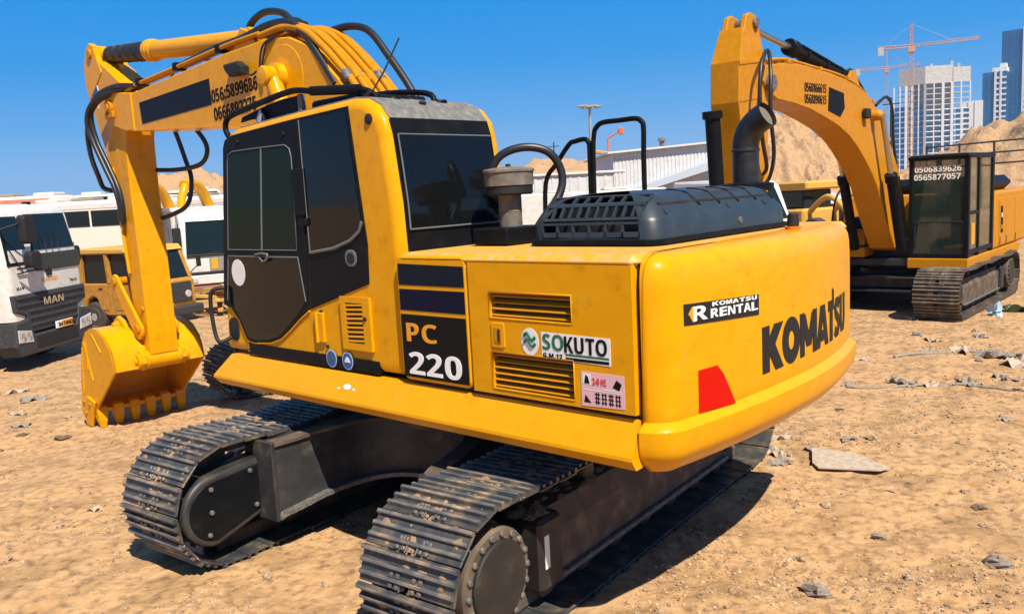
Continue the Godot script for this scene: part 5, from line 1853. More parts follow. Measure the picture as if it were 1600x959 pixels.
# ---------------------------------------------------------------- second excavator, parked facing the yard
func build_second_excavator():
	var ex := thing("excavator", "deep yellow excavator with clear glass cab and white telephone numbers on its windscreen", "excavator", Vector3(-0.58, 0, -12.2))
	build_crawler_unit(ex, -1.18, 0.72, 1.80, 0.395, 0.42, -1.0, PI, "shoe_brown", false)
	build_crawler_unit(ex, 1.18, 0.72, 1.80, 0.395, 0.42, 1.0, PI, "shoe_brown", false)
	var st := S()
	bx(st, Vector3(-0.9, 0.40, -1.1), Vector3(0.9, 0.62, 1.15), 0.03)
	bx(st, Vector3(-0.9, 0.36, 1.0), Vector3(0.9, 0.40, 1.32), 0.01)
	bx(st, Vector3(-0.9, 0.60, 0.9), Vector3(0.9, 0.63, 1.32), 0.01)
	lathe(st, Vector3(0, 0.6, 0), Vector3.UP, [V(0.75, 0.0), V(0.75, 0.1), V(0.65, 0.12), V(0.65, 0.25)], 36)
	obj("carbody", st, "frame_steel", ex)
	st = S()
	bx(st, Vector3(-1.3, 0.82, -2.6), Vector3(1.3, 0.95, 1.15), 0.01)
	obj("revolving_frame", st, "frame_steel", ex)
	st = S()
	bx(st, Vector3(0.44, 0.79, -2.7), Vector3(1.42, 0.965, 1.235), 0.012)
	obj("side_step", st, "yellow_deep", ex)
	# engine housing with its doors
	var hs := part("engine_housing", ex)
	st = S()
	zy(st, [V(-0.60, 0.97), V(-0.62, 1.55), V(-0.72, 2.0), V(-0.86, 2.03), V(-3.1, 2.03), V(-3.3, 1.9), V(-3.35, 0.97)], -1.38, 1.41, 0.04)
	obj("housing_body", st, "yellow_deep", hs)
	for q in [[-0.95, -1.42], [-1.46, -2.2], [-2.25, -3.0]]:
		st = S()
		zy(st, rrect(q[1], 1.02, q[0], 1.9, 0.06), 1.405, 1.425, 0.006)
		var dr := obj("housing_door", st, "yellow_deep", hs)
		st = S()
		bx(st, Vector3(1.424, 1.05, q[0] - 0.06), Vector3(1.432, 1.17, q[0] - 0.02), 0.002)
		obj("door_lock", st, "black", dr)
	st = S()
	zy(st, [V(-1.20, 1.25), V(-1.03, 1.25), V(-1.0, 1.75), V(-1.17, 1.75)], 1.426, 1.43)
	obj("badge_plate", st, "decal_black", hs)
	text(hs, "lettering", "CAT", Vector3(1.432, 1.58, -1.10), 0.12, 0.08, Basis(Vector3.UP, PI / 2), "letter_white")
	text(hs, "lettering", "323", Vector3(1.432, 1.36, -1.10), 0.11, 0.07, Basis(Vector3.UP, PI / 2), "letter_yellow")
	st = S()
	bx(st, Vector3(-1.0, 2.03, -3.0), Vector3(1.2, 2.32, -1.15), 0.12)
	obj("engine_hood", st, "navy", ex)
	st = S()
	zy(st, [V(-3.3, 0.95), V(-3.3, 2.0), V(-3.7, 1.95), V(-3.85, 1.5), V(-3.7, 0.95)], -1.38, 1.38, 0.06)
	obj("counterweight", st, "yellow_deep", ex)
	# cab
	var cab := part("cab", ex)
	var x0 := 0.45
	var x1 := 1.41
	var z1 := 1.20
	var zb := -0.55
	st = S()
	for p in [[x0, x0 + 0.07], [x1 - 0.08, x1]]:
		bx(st, Vector3(p[0], 0.97, z1 - 0.10), Vector3(p[1], 2.70, z1), 0.012)
		bx(st, Vector3(p[0], 0.97, zb), Vector3(p[1], 2.70, zb + 0.12), 0.012)
	for p in [[0.45, 0.53]]:
		bx(st, Vector3(x1 - 0.07, 0.97, p[0]), Vector3(x1 - 0.002, 2.68, p[1]), 0.01)
	bx(st, Vector3(x0 + 0.06, 0.97, z1 - 0.10), Vector3(x1 - 0.07, 1.045, z1 - 0.004), 0.01)
	bx(st, Vector3(x0 + 0.06, 0.97, zb), Vector3(x1 - 0.07, 2.1, zb + 0.10), 0.01)
	bx(st, Vector3(x1 - 0.06, 1.02, zb + 0.1), Vector3(x1 - 0.005, 1.10, z1 - 0.1), 0.008)
	bx(st, Vector3(x1 - 0.06, 1.70, 0.5), Vector3(x1 - 0.003, 1.76, z1 - 0.1), 0.008)
	obj("cab_frame", st, "black_paint", cab)
	st = S()
	bx(st, Vector3(x0 - 0.02, 2.66, zb - 0.02), Vector3(x1 + 0.02, 2.735, z1 + 0.03), 0.03)
	obj("cab_roof", st, "black_paint", cab)
	st = S()
	bx(st, Vector3(x0 + 0.02, 2.735, 0.0), Vector3(x1 - 0.05, 2.755, z1 - 0.02), 0.008)
	obj("sun_visor", st, "dusty_plastic", cab)
	st = S()
	bx(st, Vector3(x0 + 0.07, 1.045, z1 - 0.03), Vector3(x1 - 0.08, 2.66, z1 - 0.024))
	obj("windscreen", st, "cab_glass", cab)
	st = S()
	bx(st, Vector3(x1 - 0.03, 1.10, 0.53), Vector3(x1 - 0.024, 1.70, z1 - 0.1))
	bx(st, Vector3(x1 - 0.03, 1.76, 0.53), Vector3(x1 - 0.024, 2.66, z1 - 0.1))
	obj("door_window", st, "cab_glass", cab)
	st = S()
	bx(st, Vector3(x1 - 0.03, 1.10, zb + 0.12), Vector3(x1 - 0.024, 2.66, 0.45))
	obj("side_window", st, "cab_glass", cab)
	st = S()
	bx(st, Vector3(x0 + 0.02, 1.10, zb + 0.12), Vector3(x0 + 0.026, 2.66, z1 - 0.1))
	bx(st, Vector3(x0 + 0.07, 2.1, zb + 0.04), Vector3(x1 - 0.08, 2.66, zb + 0.046))
	obj("rear_window", st, "cab_glass", cab)
	st = S()
	bx(st, Vector3(x0 + 0.07, 1.58, z1 - 0.022), Vector3(x1 - 0.08, 1.605, z1 - 0.012), 0.004)
	obj("windscreen_bar", st, "black", cab)
	st = S()
	tube(st, curve([Vector3(0.56, 1.12, z1 - 0.01), Vector3(0.55, 1.5, z1 + 0.0), Vector3(0.58, 1.56, z1), Vector3(0.62, 1.56, z1)], 4), 0.012, 6)
	obj("wiper", st, "black", cab)
	var se := part("operator_seat", cab)
	st = S()
	bx(st, Vector3(0.70, 1.25, 0.0), Vector3(1.16, 1.40, 0.50), 0.05)
	bx(st, Vector3(0.70, 1.40, -0.08), Vector3(1.16, 2.05, 0.06), 0.05)
	bx(st, Vector3(0.80, 2.05, -0.06), Vector3(1.06, 2.25, 0.03), 0.04)
	obj("seat", st, "black_paint", se)
	st = S()
	for x in [0.66, 1.20]:
		bx(st, Vector3(x - 0.07, 1.0, 0.05), Vector3(x + 0.07, 1.55, 0.62), 0.04)
		rod(st, Vector3(x, 1.55, 0.5), Vector3(x, 1.75, 0.52), 0.02, 8)
	bx(st, Vector3(x0 + 0.05, 0.97, zb + 0.1), Vector3(x1 - 0.06, 1.02, z1 - 0.1))
	obj("console", st, "hood_grey", se)
	text(cab, "lettering", "0506839626", Vector3(0.91, 2.50, z1 - 0.018), 0.74, 0.10, Basis.IDENTITY, "letter_white")
	text(cab, "lettering", "0565877057", Vector3(0.90, 2.365, z1 - 0.018), 0.74, 0.10, Basis.IDENTITY, "letter_white")
	st = S()
	zy(st, rrect(0.72, 1.18, 0.92, 1.55, 0.02), x1 - 0.022, x1 - 0.018)
	obj("notice", st, "letter_yellow", cab)
	# tool box side with lamp and rail
	var tb := part("tool_box", ex)
	st = S()
	bx(st, Vector3(-1.38, 1.20, -0.5), Vector3(-0.28, 1.49, 1.30), 0.03)
	obj("box_top", st, "yellow_deep", tb)
	st = S()
	bx(st, Vector3(-1.38, 0.99, -0.5), Vector3(-0.26, 1.17, 1.34), 0.02)
	obj("box_step", st, "yellow_deep", tb)
	st = S()
	prism(st, rrect(-0.66, 1.27, -0.50, 1.43, 0.03), Vector3.RIGHT, Vector3.UP, Vector3.BACK, 1.30, 1.308)
	obj("badge_plate", st, "white_plate", tb)
	text(tb, "lettering", "CAT", Vector3(-0.58, 1.35, 1.311), 0.12, 0.07, Basis.IDENTITY, "decal_black")
	st = S()
	bx(st, Vector3(-0.62, 1.49, 0.7), Vector3(-0.24, 1.70, 1.1), 0.03)
	obj("mirror_box", st, "navy", tb)
	st = S()
	tube(st, curve([Vector3(-0.95, 1.49, 1.1), Vector3(-0.90, 2.0, 1.05), Vector3(-0.80, 2.25, 0.9), Vector3(-0.6, 2.3, 0.6), Vector3(-0.5, 2.0, 0.2)], 5), 0.02, 8)
	tube(st, [Vector3(-0.75, 1.49, 1.0), Vector3(-0.68, 1.9, 0.85)], 0.018, 8)
	obj("handrail", st, "black", tb)
	st = S()
	bx(st, Vector3(-0.28, 0.95, -0.4), Vector3(0.44, 1.25, 0.85), 0.02)
	lathe(st, Vector3(-0.02, 1.22, 0.80), Vector3(0, 0, 1), [V(0.22, -0.1), V(0.22, 0.05), V(0.1, 0.07)], 20)
	obj("swing_motor", st, "frame_steel", ex)
	# boom
	var bm := part("boom", ex)
	st = S()
	var side := [V(6.40, 3.86), V(6.36, 3.94), V(5.80, 4.01), V(5.02, 4.03), V(4.13, 3.97), V(3.60, 3.94), V(3.08, 3.87), V(2.60, 3.75), V(2.20, 3.56), V(1.80, 3.26), V(1.39, 2.88), V(1.02, 2.50), V(0.75, 2.05), V(0.60, 1.60), V(0.66, 1.25), V(0.95, 1.08), V(1.22, 1.15), V(1.40, 1.35), V(1.72, 1.72), V(2.13, 2.25), V(2.40, 2.48), V(2.65, 2.66), V(3.05, 2.91), V(3.41, 3.08), V(3.85, 3.22), V(4.31, 3.32), V(4.9, 3.43), V(5.46, 3.49), V(5.99, 3.52), V(6.30, 3.62), V(6.42, 3.74)]
	zy(st, side, -0.22, 0.23, 0.012)
	obj("boom_box", st, "yellow_deep", bm)
	st = S()
	zy(st, [V(4.24, 3.78), V(3.66, 3.72), V(3.62, 3.50), V(3.80, 3.36), V(4.28, 3.44)], 0.231, 0.236)
	obj("name_plate", st, "decal_black", bm)
	var B := Basis(Vector3.UP, PI / 2) * Basis(Vector3.BACK, 0.02)
	text(bm, "lettering", "0560866615", Vector3(0.234, 3.74, 4.74), 0.78, 0.13, B, "decal_black")
	text(bm, "lettering", "0568890615", Vector3(0.234, 3.58, 4.74), 0.78, 0.13, B, "decal_black")
	for k in 3:
		st = S()
		var x := 0.16 - k * 0.1
		tube(st, curve([Vector3(x, 4.02, 6.2), Vector3(x, 4.08, 5.6), Vector3(x, 4.05, 4.6), Vector3(x, 4.0, 3.6), Vector3(x, 3.88, 2.85), Vector3(x, 3.62, 2.2), Vector3(x, 3.1, 1.55), Vector3(x, 2.5, 1.05), Vector3(x, 1.9, 0.75)], 5), 0.022, 8)
		obj("hydraulic_pipe", st, "yellow_deep", bm)
	for z in [5.6, 4.5, 3.4, 2.3, 1.5]:
		st = S()
		var y: float = [4.05, 4.02, 3.96, 3.66, 3.05][[5.6, 4.5, 3.4, 2.3, 1.5].find(z)]
		box(st, Vector3(0.06, y, z), Vector3(0.34, 0.07, 0.07), 0.01)
		obj("pipe_clamp", st, "yellow_deep", bm)
	for h in [[Vector3(0.1, 4.0, 6.2), Vector3(0.28, 4.1, 6.45), Vector3(0.36, 3.9, 6.75), Vector3(0.38, 3.5, 6.85), Vector3(0.36, 3.0, 6.75), Vector3(0.32, 2.65, 6.55), Vector3(0.2, 2.55, 6.4)], [Vector3(0.0, 4.0, 6.1), Vector3(0.26, 4.12, 6.35), Vector3(0.42, 3.8, 6.62), Vector3(0.45, 3.3, 6.7), Vector3(0.42, 2.8, 6.55), Vector3(0.3, 2.48, 6.45), Vector3(0.2, 2.4, 6.5)], [Vector3(0.05, 3.98, 3.2), Vector3(0.05, 4.15, 2.9), Vector3(0.06, 4.0, 2.6), Vector3(0.12, 3.75, 2.35)], [Vector3(-0.1, 3.98, 3.3), Vector3(-0.1, 4.2, 2.95), Vector3(-0.08, 4.02, 2.6), Vector3(0.0, 3.75, 2.3)], [Vector3(0.2, 3.6, 2.15), Vector3(0.26, 3.75, 1.8), Vector3(0.26, 3.55, 1.5), Vector3(0.22, 3.0, 1.3), Vector3(0.2, 2.4, 1.0)]]:
		st = S()
		tube(st, curve(h, 5), 0.026, 8)
		obj("hydraulic_hose", st, "hose", bm)
	# work lamp and cylinder bosses on the side
	st = S()
	lathe(st, Vector3(0.22, 3.42, 2.42), Vector3.RIGHT, [V(0.09, 0.0), V(0.085, 0.14), V(0.06, 0.18), V(0.0, 0.185)], 18)
	obj("cylinder_boss", st, "yellow_deep", bm)
	st = S()
	prism(st, rrect(2.72, 3.36, 2.90, 3.52, 0.03), Vector3.BACK, Vector3.UP, Vector3.RIGHT, 0.24, 0.33, 0.02)
	obj("work_lamp", st, "black", bm)
	for x in [0.40, -0.40]:
		st = S()
		rod(st, Vector3(x, 3.42, 2.42), Vector3(x, 2.42, 1.98), 0.045, 14)
		obj("cylinder_rod", st, "steel_rod", bm)
		st = S()
		rod(st, Vector3(x, 2.46, 2.0), Vector3(x, 2.32, 1.94), 0.105, 18, 0.01)
		rod(st, Vector3(x, 2.35, 1.95), Vector3(x, 1.15, 1.42), 0.085, 18, 0.01)
		obj("boom_cylinder", st, "black_paint", bm)
	# arm cylinder
	var ac := part("arm_cylinder", ex)
	st = S()
	rod(st, Vector3(0.0, 4.46, 6.45), Vector3(0.0, 4.30, 5.0), 0.045, 14)
	obj("cylinder_rod", st, "steel_rod", ac)
	st = S()
	rod(st, Vector3(0.0, 4.315, 5.12), Vector3(0.0, 4.29, 4.9), 0.12, 20, 0.012)
	rod(st, Vector3(0.0, 4.295, 4.95), Vector3(0.0, 4.03, 2.95), 0.095, 20, 0.012)
	for z in [4.6, 3.9, 3.3]:
		rod(st, Vector3(0.0, 4.03 + (z - 2.95) * 0.1325, z - 0.03), Vector3(0.0, 4.03 + (z - 2.95) * 0.1325 + 0.004, z + 0.03), 0.11, 20, 0.006)
	tube(st, [Vector3(0.09, 4.34, 4.85), Vector3(0.10, 4.2, 3.9), Vector3(0.09, 4.09, 3.1)], 0.018, 8)
	obj("cylinder_barrel", st, "black_paint", ac)
	for x in [0.12, -0.12]:
		st = S()
		zy(st, [V(3.3, 3.92), V(3.05, 4.12), V(2.88, 4.12), V(2.6, 3.74)], x - 0.02, x + 0.02, 0.006)
		obj("cylinder_bracket", st, "yellow_deep", ac)
	# arm and bucket
	var ar := part("arm", ex)
	st = S()
	zy(st, [V(6.28, 3.95), V(6.24, 3.70), V(6.22, 3.3), V(6.26, 2.39), V(6.36, 0.75), V(6.58, 0.72), V(6.72, 1.6), V(6.88, 2.4), V(6.98, 3.1), V(7.04, 3.45), V(7.02, 3.95)], -0.20, 0.20, 0.012)
	loft(st, [[Vector3(-0.2, 3.93, 6.28), Vector3(0.2, 3.93, 6.28), Vector3(0.2, 3.93, 7.02), Vector3(-0.2, 3.93, 7.02)], [Vector3(-0.15, 4.38, 6.36), Vector3(0.15, 4.38, 6.36), Vector3(0.15, 4.38, 6.84), Vector3(-0.15, 4.38, 6.84)]], true, true, true, -1)
	obj("arm_box", st, "yellow_deep", ar)
	for x in [[0.09, 0.16], [-0.16, -0.09]]:
		st = S()
		zy(st, [V(6.34, 4.2), V(6.38, 4.48), V(6.46, 4.56), V(6.62, 4.58), V(6.72, 4.54), V(6.82, 4.3), V(6.7, 4.1)], x[0], x[1], 0.01)
		obj("arm_ear", st, "yellow_deep", ar)
	st = S()
	rod(st, Vector3(-0.2, 4.46, 6.5), Vector3(0.2, 4.46, 6.5), 0.07, 18, 0.008)
	rod(st, Vector3(-0.28, 3.72, 6.25), Vector3(0.30, 3.72, 6.25), 0.11, 20, 0.01)
	obj("arm_pin", st, "worn_steel", ar)
	for q in [[0.205, 3.95], [0.205, 3.5]]:
		st = S()
		zy(st, [V(7.02, q[1] - 0.05), V(7.02, q[1] + 0.0), V(6.4, q[1] + 0.05), V(6.4, q[1] + 0.03)], 0.19, 0.208)
		obj("arm_seam", st, "yellow_deep", ar)
	st = S()
	rod(st, Vector3(-0.08, 3.35, 7.22), Vector3(-0.08, 2.0, 7.10), 0.095, 18, 0.01)
	rod(st, Vector3(-0.08, 3.36, 7.22), Vector3(-0.08, 3.26, 7.21), 0.125, 18, 0.01)
	rod(st, Vector3(-0.08, 2.0, 7.10), Vector3(-0.08, 1.3, 7.0), 0.045, 12)
	obj("bucket_cylinder", st, "black_paint", ar)
	var bk := part("bucket", ex)
	st = S()
	zy(st, [V(6.1, 0.75), V(6.7, 0.95), V(7.2, 0.95), V(7.45, 0.6), V(7.35, 0.1), V(7.05, -0.02), V(6.7, 0.02)], -0.6, 0.6, 0.03)
	obj("bucket_shell", st, "yellow_deep", bk)
	for i in 5:
		st = S()
		var x := lerpf(-0.52, 0.52, i / 4.0)
		zy(st, [V(6.75, 0.04), V(6.85, -0.04), V(6.55, -0.06)], x - 0.05, x + 0.05, 0.005)
		obj("tooth", st, "worn_steel", bk)

# ---------------------------------------------------------------- trucks and other machines of the yard
func wheel(parent: Node, c: Vector3, r: float, w: float, rim := "worn_steel"):
	var wl := part("wheel", parent)
	var st := S()
	lathe(st, c - Vector3(w * 0.5, 0, 0), Vector3.RIGHT, [V(r * 0.6, 0.0), V(r * 0.92, 0.01), V(r, w * 0.18), V(r, w * 0.82), V(r * 0.92, w - 0.01), V(r * 0.6, w)], 28)
	obj("tyre", st, "tyre", wl)
	st = S()
	lathe(st, c - Vector3(w * 0.52, 0, 0), Vector3.RIGHT, [V(r * 0.2, 0.0), V(r * 0.25, 0.0), V(r * 0.3, w * 0.15), V(r * 0.52, w * 0.12), V(r * 0.62, 0.0), V(r * 0.62, w * 1.04), V(r * 0.52, w * 0.92), V(r * 0.2, w * 1.0)], 20)
	obj("rim", st, rim, wl)

func white_tipper():
	var t := thing("truck", "white heavy truck with a black grille and bold silver lettering on its front", "truck", Vector3(-12.9, -0.3, -1.3), 2.229)
	var st := S()
	# cab body with rounded front corners
	var rings := []
	for e in [[0.95, 0.0], [1.75, 0.0], [2.05, 0.02], [2.85, 0.16], [3.02, 0.26], [3.08, 0.42]]:
		var ring := []
		for p in rrect(-1.16, -2.0, 1.16, 0.0 - e[1], 0.16, 4): ring.append(Vector3(p.x, e[0], p.y))
		rings.append(ring)
	loft(st, rings, true, true, true, 1)
	obj("cab_body", st, "truck_white", t)
	# glass: one wide screen split by a post
	var Z := func(y: float) -> float: return -lerpf(0.02, 0.16, clampf((y - 2.05) / 0.8, 0.0, 1.0)) + 0.012
	for q in [[-0.30, 1.02, 2.20, 2.88, "windscreen"], [-1.08, -0.46, 1.95, 2.85, "windscreen"]]:
		st = S()
		var f := [Vector3(q[0], q[2], Z.call(q[2])), Vector3(q[1], q[2], Z.call(q[2])), Vector3(q[1] - 0.06, q[3], Z.call(q[3])), Vector3(q[0] + 0.04, q[3], Z.call(q[3]))]
		var b := []
		for p in f: b.append(p - Vector3(0, 0, 0.05))
		loft(st, [b, f], true, true, true, -1)
		obj("windscreen", st, q[4], t)
	st = S()
	prism(st, rrect(-0.36, 1.80, 1.10, 2.13, 0.08), Vector3.RIGHT, Vector3.UP, Vector3.BACK, -0.03, 0.02, 0.01)
	obj("lower_window", st, "windscreen", t)
	st = S()
	tube(st, [Vector3(-0.9, 1.80, 0.02), Vector3(-0.55, 1.83, 0.03), Vector3(-0.2, 1.84, 0.03)], 0.015, 6)
	tube(st, [Vector3(-0.75, 1.83, 0.03), Vector3(-1.02, 2.25, 0.0)], 0.012, 6)
	for k in 3: tube(st, curve([Vector3(0.0 + k * 0.2, 2.22, 0.03), Vector3(0.02 + k * 0.2, 2.38, 0.0), Vector3(-0.08 + k * 0.2, 2.52, -0.03)], 4), 0.012, 6)
	obj("wiper", st, "black", t)
	# grille with slats, letters above the number plate
	st = S()
	prism(st, [V(-1.13, 1.42), V(1.13, 1.42), V(1.10, 1.12), V(0.82, 1.02), V(0.72, 0.70), V(-0.72, 0.70), V(-0.82, 1.02), V(-1.10, 1.12)], Vector3.RIGHT, Vector3.UP, Vector3.BACK, -0.05, 0.035, 0.02)
	obj("grille", st, "truck_dark", t)
	for k in 5:
		st = S()
		var y := 1.36 - k * 0.13
		var hw := 1.05 if k < 2 else 0.74
		bx(st, Vector3(-hw, y - 0.025, 0.03), Vector3(hw, y + 0.015, 0.06), 0.01)
		obj("grille_slat", st, "truck_dark", t)
	text(t, "lettering", "MAN", Vector3(0.0, 1.235, 0.065), 0.62, 0.135, Basis.IDENTITY, "chrome")
	text(t, "lettering", "TGA 33", Vector3(0.80, 1.535, 0.004), 0.22, 0.05, Basis.IDENTITY, "decal_black")
	text(t, "lettering", "33.4 W", Vector3(-0.85, 1.535, 0.004), 0.22, 0.05, Basis.IDENTITY, "decal_black")
	st = S()
	prism(st, [V(-0.04, 1.69), V(0.10, 1.70), V(0.13, 1.82), V(0.06, 1.79), V(0.03, 1.90), V(0.0, 1.79), V(-0.06, 1.80)], Vector3.RIGHT, Vector3.UP, Vector3.BACK, 0.0, 0.02)
	obj("emblem", st, "black", t)
	text(t, "lettering", "NAWABI", Vector3(0.05, 1.63, 0.004), 0.5, 0.07, Basis.IDENTITY, "letter_yellow")
	# bumper, lamps, plate
	st = S()
	prism(st, [V(-1.2, 0.92), V(-0.78, 0.98), V(-0.66, 0.66), V(0.66, 0.66), V(0.78, 0.98), V(1.2, 0.92), V(1.22, 0.5), V(1.1, 0.30), V(-1.1, 0.30), V(-1.22, 0.5)], Vector3.RIGHT, Vector3.UP, Vector3.BACK, -0.35, 0.06, 0.03)
	obj("bumper", st, "truck_dark", t)
	st = S()
	bx(st, Vector3(-0.66, 0.40, 0.05), Vector3(0.66, 0.62, 0.075), 0.01)
	obj("bumper_dark_plate", st, "black", t)  # raised black plate, paints in the shaded opening of the bumper
	for s in [-1.0, 1.0]:
		st = S()
		prism(st, [V(s * 0.74, 0.52), V(s * 1.16, 0.56), V(s * 1.16, 0.80), V(s * 0.78, 0.74)], Vector3.RIGHT, Vector3.UP, Vector3.BACK, 0.03, 0.075, 0.012)
		var hl := obj("headlight", st, "lamp_glass", t)
		for q in [0.86, 1.03]:
			st = S()
			lathe(st, Vector3(s * q, 0.655, 0.07), Vector3.BACK, [V(0.075, 0.0), V(0.06, 0.015), V(0.02, 0.005), V(0.0, 0.005)], 18)
			obj("lamp_bowl", st, "chrome", hl)
	st = S()
	bx(st, Vector3(-0.05, 0.66, 0.06), Vector3(0.50, 0.80, 0.085), 0.006)
	var np := obj("number_plate", st, "white_plate", t)
	st = S()
	bx(st, Vector3(0.14, 0.665, 0.085), Vector3(0.49, 0.795, 0.088))
	obj("plate_field", st, "letter_yellow", np)
	text(t, "lettering", "84 14962", Vector3(0.25, 0.73, 0.092), 0.46, 0.075, Basis.IDENTITY, "decal_black")
	# mirrors hanging in front of the screen
	for q in [[-0.80, 2.55, 0.42], [-0.72, 2.02, 0.24]]:
		st = S()
		prism(st, rrect(q[0] - 0.16, q[1] - q[2] * 0.5, q[0] + 0.18, q[1] + q[2] * 0.75, 0.08), Vector3.RIGHT, Vector3.UP, Vector3.BACK, 0.14, 0.30, 0.03)
		obj("mirror", st, "black", t)
	st = S()
	tube(st, curve([Vector3(-1.14, 2.62, -0.05), Vector3(-1.0, 2.70, 0.18), Vector3(-0.7, 2.75, 0.2), Vector3(-0.72, 2.0, 0.2), Vector3(-1.0, 1.9, 0.1)], 4), 0.02, 8)
	obj("mirror_arm", st, "black", t)
	st = S()
	prism(st, rrect(1.02, 1.86, 1.32, 2.20, 0.06), Vector3.RIGHT, Vector3.UP, Vector3.BACK, -0.25, -0.08, 0.03)
	tube(st, [Vector3(1.10, 2.3, -0.3), Vector3(1.25, 2.26, -0.18), Vector3(1.2, 2.1, -0.16)], 0.018, 6)
	obj("mirror", st, "black", t)
	st = S()
	rod(st, Vector3(0.3, 3.08, -0.45), Vector3(0.3, 3.12, -0.45), 0.08, 14)
	obj("roof_beacon", st, "navy_blue", t)
	st = S()
	bx(st, Vector3(-0.45, 0.55, -7.0), Vector3(0.45, 0.85, -0.2), 0.02)
	obj("chassis", st, "truck_dark", t)
	st = S()
	bx(st, Vector3(-1.2, 1.0, -7.2), Vector3(1.2, 2.5, -2.2), 0.05)
	obj("tipper_body", st, "truck_white", t)
	for z in [-1.05, -4.6, -6.0]:
		for s in [-1.0, 1.0]:
			wheel(t, Vector3(s * 1.0, 0.52, z), 0.52, 0.32)

func mustard_truck():
	var t := thing("truck", "small dusty mustard yellow truck with a crew cab standing behind the excavator bucket", "truck", Vector3(-15.95, -0.42, -5.1), 1.861)
	var st := S()
	# lower body and upper glasshouse, drawn from the side (z forward, y up)
	zy(st, [V(0.0, 0.45), V(0.05, 0.60), V(0.03, 1.15), V(-0.05, 1.22), V(-2.12, 1.22), V(-2.12, 0.62), V(-1.95, 0.62), V(-1.85, 0.80), V(-1.65, 0.90), V(-1.45, 0.80), V(-1.35, 0.50), V(-1.2, 0.42)], -0.86, 0.86, 0.03)
	obj("cab_body", st, "mustard", t)
	st = S()
	zy(st, [V(-0.06, 1.22), V(-0.36, 1.98), V(-2.06, 1.98), V(-2.12, 1.22)], -0.78, 0.78, 0.02)
	obj("cabin_core", st, "windscreen", t)
	for s in [-1.0, 1.0]:
		for q in [[V(-0.03, 1.22), V(-0.10, 1.22), V(-0.42, 1.96), V(-0.33, 1.96)], [V(-0.98, 1.22), V(-1.10, 1.22), V(-1.14, 1.96), V(-1.04, 1.96)], [V(-1.98, 1.22), V(-2.13, 1.22), V(-2.08, 1.96), V(-1.95, 1.96)]]:
			st = S()
			zy(st, q, s * 0.75, s * 0.86, 0.008)
			obj("window_post", st, "mustard", t)
		for q in [[-0.12, -0.96], [-1.12, -1.50]]:
			st = S()
			zy(st, [V(q[0], 0.56), V(q[0], 1.20), V(q[1], 1.20), V(q[1] + 0.0, 0.92), V(q[1] + 0.12, 0.56)], s * 0.858, s * 0.876, 0.006)
			var dr := obj("door", st, "mustard", t)
			st = S()
			bx(st, Vector3(s * 0.876, 1.08, q[1] + 0.10), Vector3(s * 0.89, 1.11, q[1] + 0.24), 0.004)
			obj("door_handle", st, "black", dr)
		st = S()
		for k in 4: bx(st, Vector3(s * 0.877, 0.98 - k * 0.06, -0.75), Vector3(s * 0.879, 1.0 - k * 0.06, -0.40 - 0.05 * (k % 2)))
		obj("lettering", st, "decal_black", t)
		st = S()
		tube(st, [Vector3(s * 0.86, 1.3, -0.10), Vector3(s * 1.05, 1.5, 0.02), Vector3(s * 1.05, 1.75, 0.02)], 0.015, 6)
		bx(st, Vector3(s * 1.0, 1.45, 0.0), Vector3(s * 1.14, 1.75, 0.05), 0.01)
		obj("mirror", st, "black", t)
	st = S()
	zy(st, [V(-0.28, 1.95), V(-0.40, 2.08), V(-1.98, 2.10), V(-2.12, 2.02), V(-2.12, 1.95)], -0.88, 0.88, 0.03)
	obj("roof", st, "yellow_dusty", t)
	st = S()
	prism(st, rrect(-0.72, 0.62, 0.72, 1.12, 0.05), Vector3.RIGHT, Vector3.UP, Vector3.BACK, 0.04, 0.07, 0.01)
	obj("grille", st, "truck_dark", t)
	for s in [-1.0, 1.0]:
		st = S()
		lathe(st, Vector3(s * 0.58, 0.80, 0.06), Vector3.BACK, [V(0.10, 0.0), V(0.09, 0.03), V(0.0, 0.04)], 16)
		obj("headlight", st, "lamp_glass", t)
	st = S()
	bx(st, Vector3(-0.95, 0.28, -0.15), Vector3(0.95, 0.52, 0.22), 0.04)
	obj("bumper", st, "truck_dark", t)
	st = S()
	bx(st, Vector3(-0.4, 0.45, -5.2), Vector3(0.4, 0.65, -0.3), 0.02)
	obj("chassis", st, "truck_dark", t)
	st = S()
	bx(st, Vector3(-0.95, 0.75, -5.3), Vector3(0.95, 0.85, -2.2), 0.01)
	bx(st, Vector3(-0.95, 0.85, -5.3), Vector3(-0.9, 1.3, -2.2), 0.01)
	bx(st, Vector3(0.9, 0.85, -5.3), Vector3(0.95, 1.3, -2.2), 0.01)
	obj("load_bed", st, "mustard", t)
	for z in [-1.65, -4.3]:
		for s in [-1.0, 1.0]:
			wheel(t, Vector3(s * 0.78, 0.38, z), 0.38, 0.24, "pole_grey")

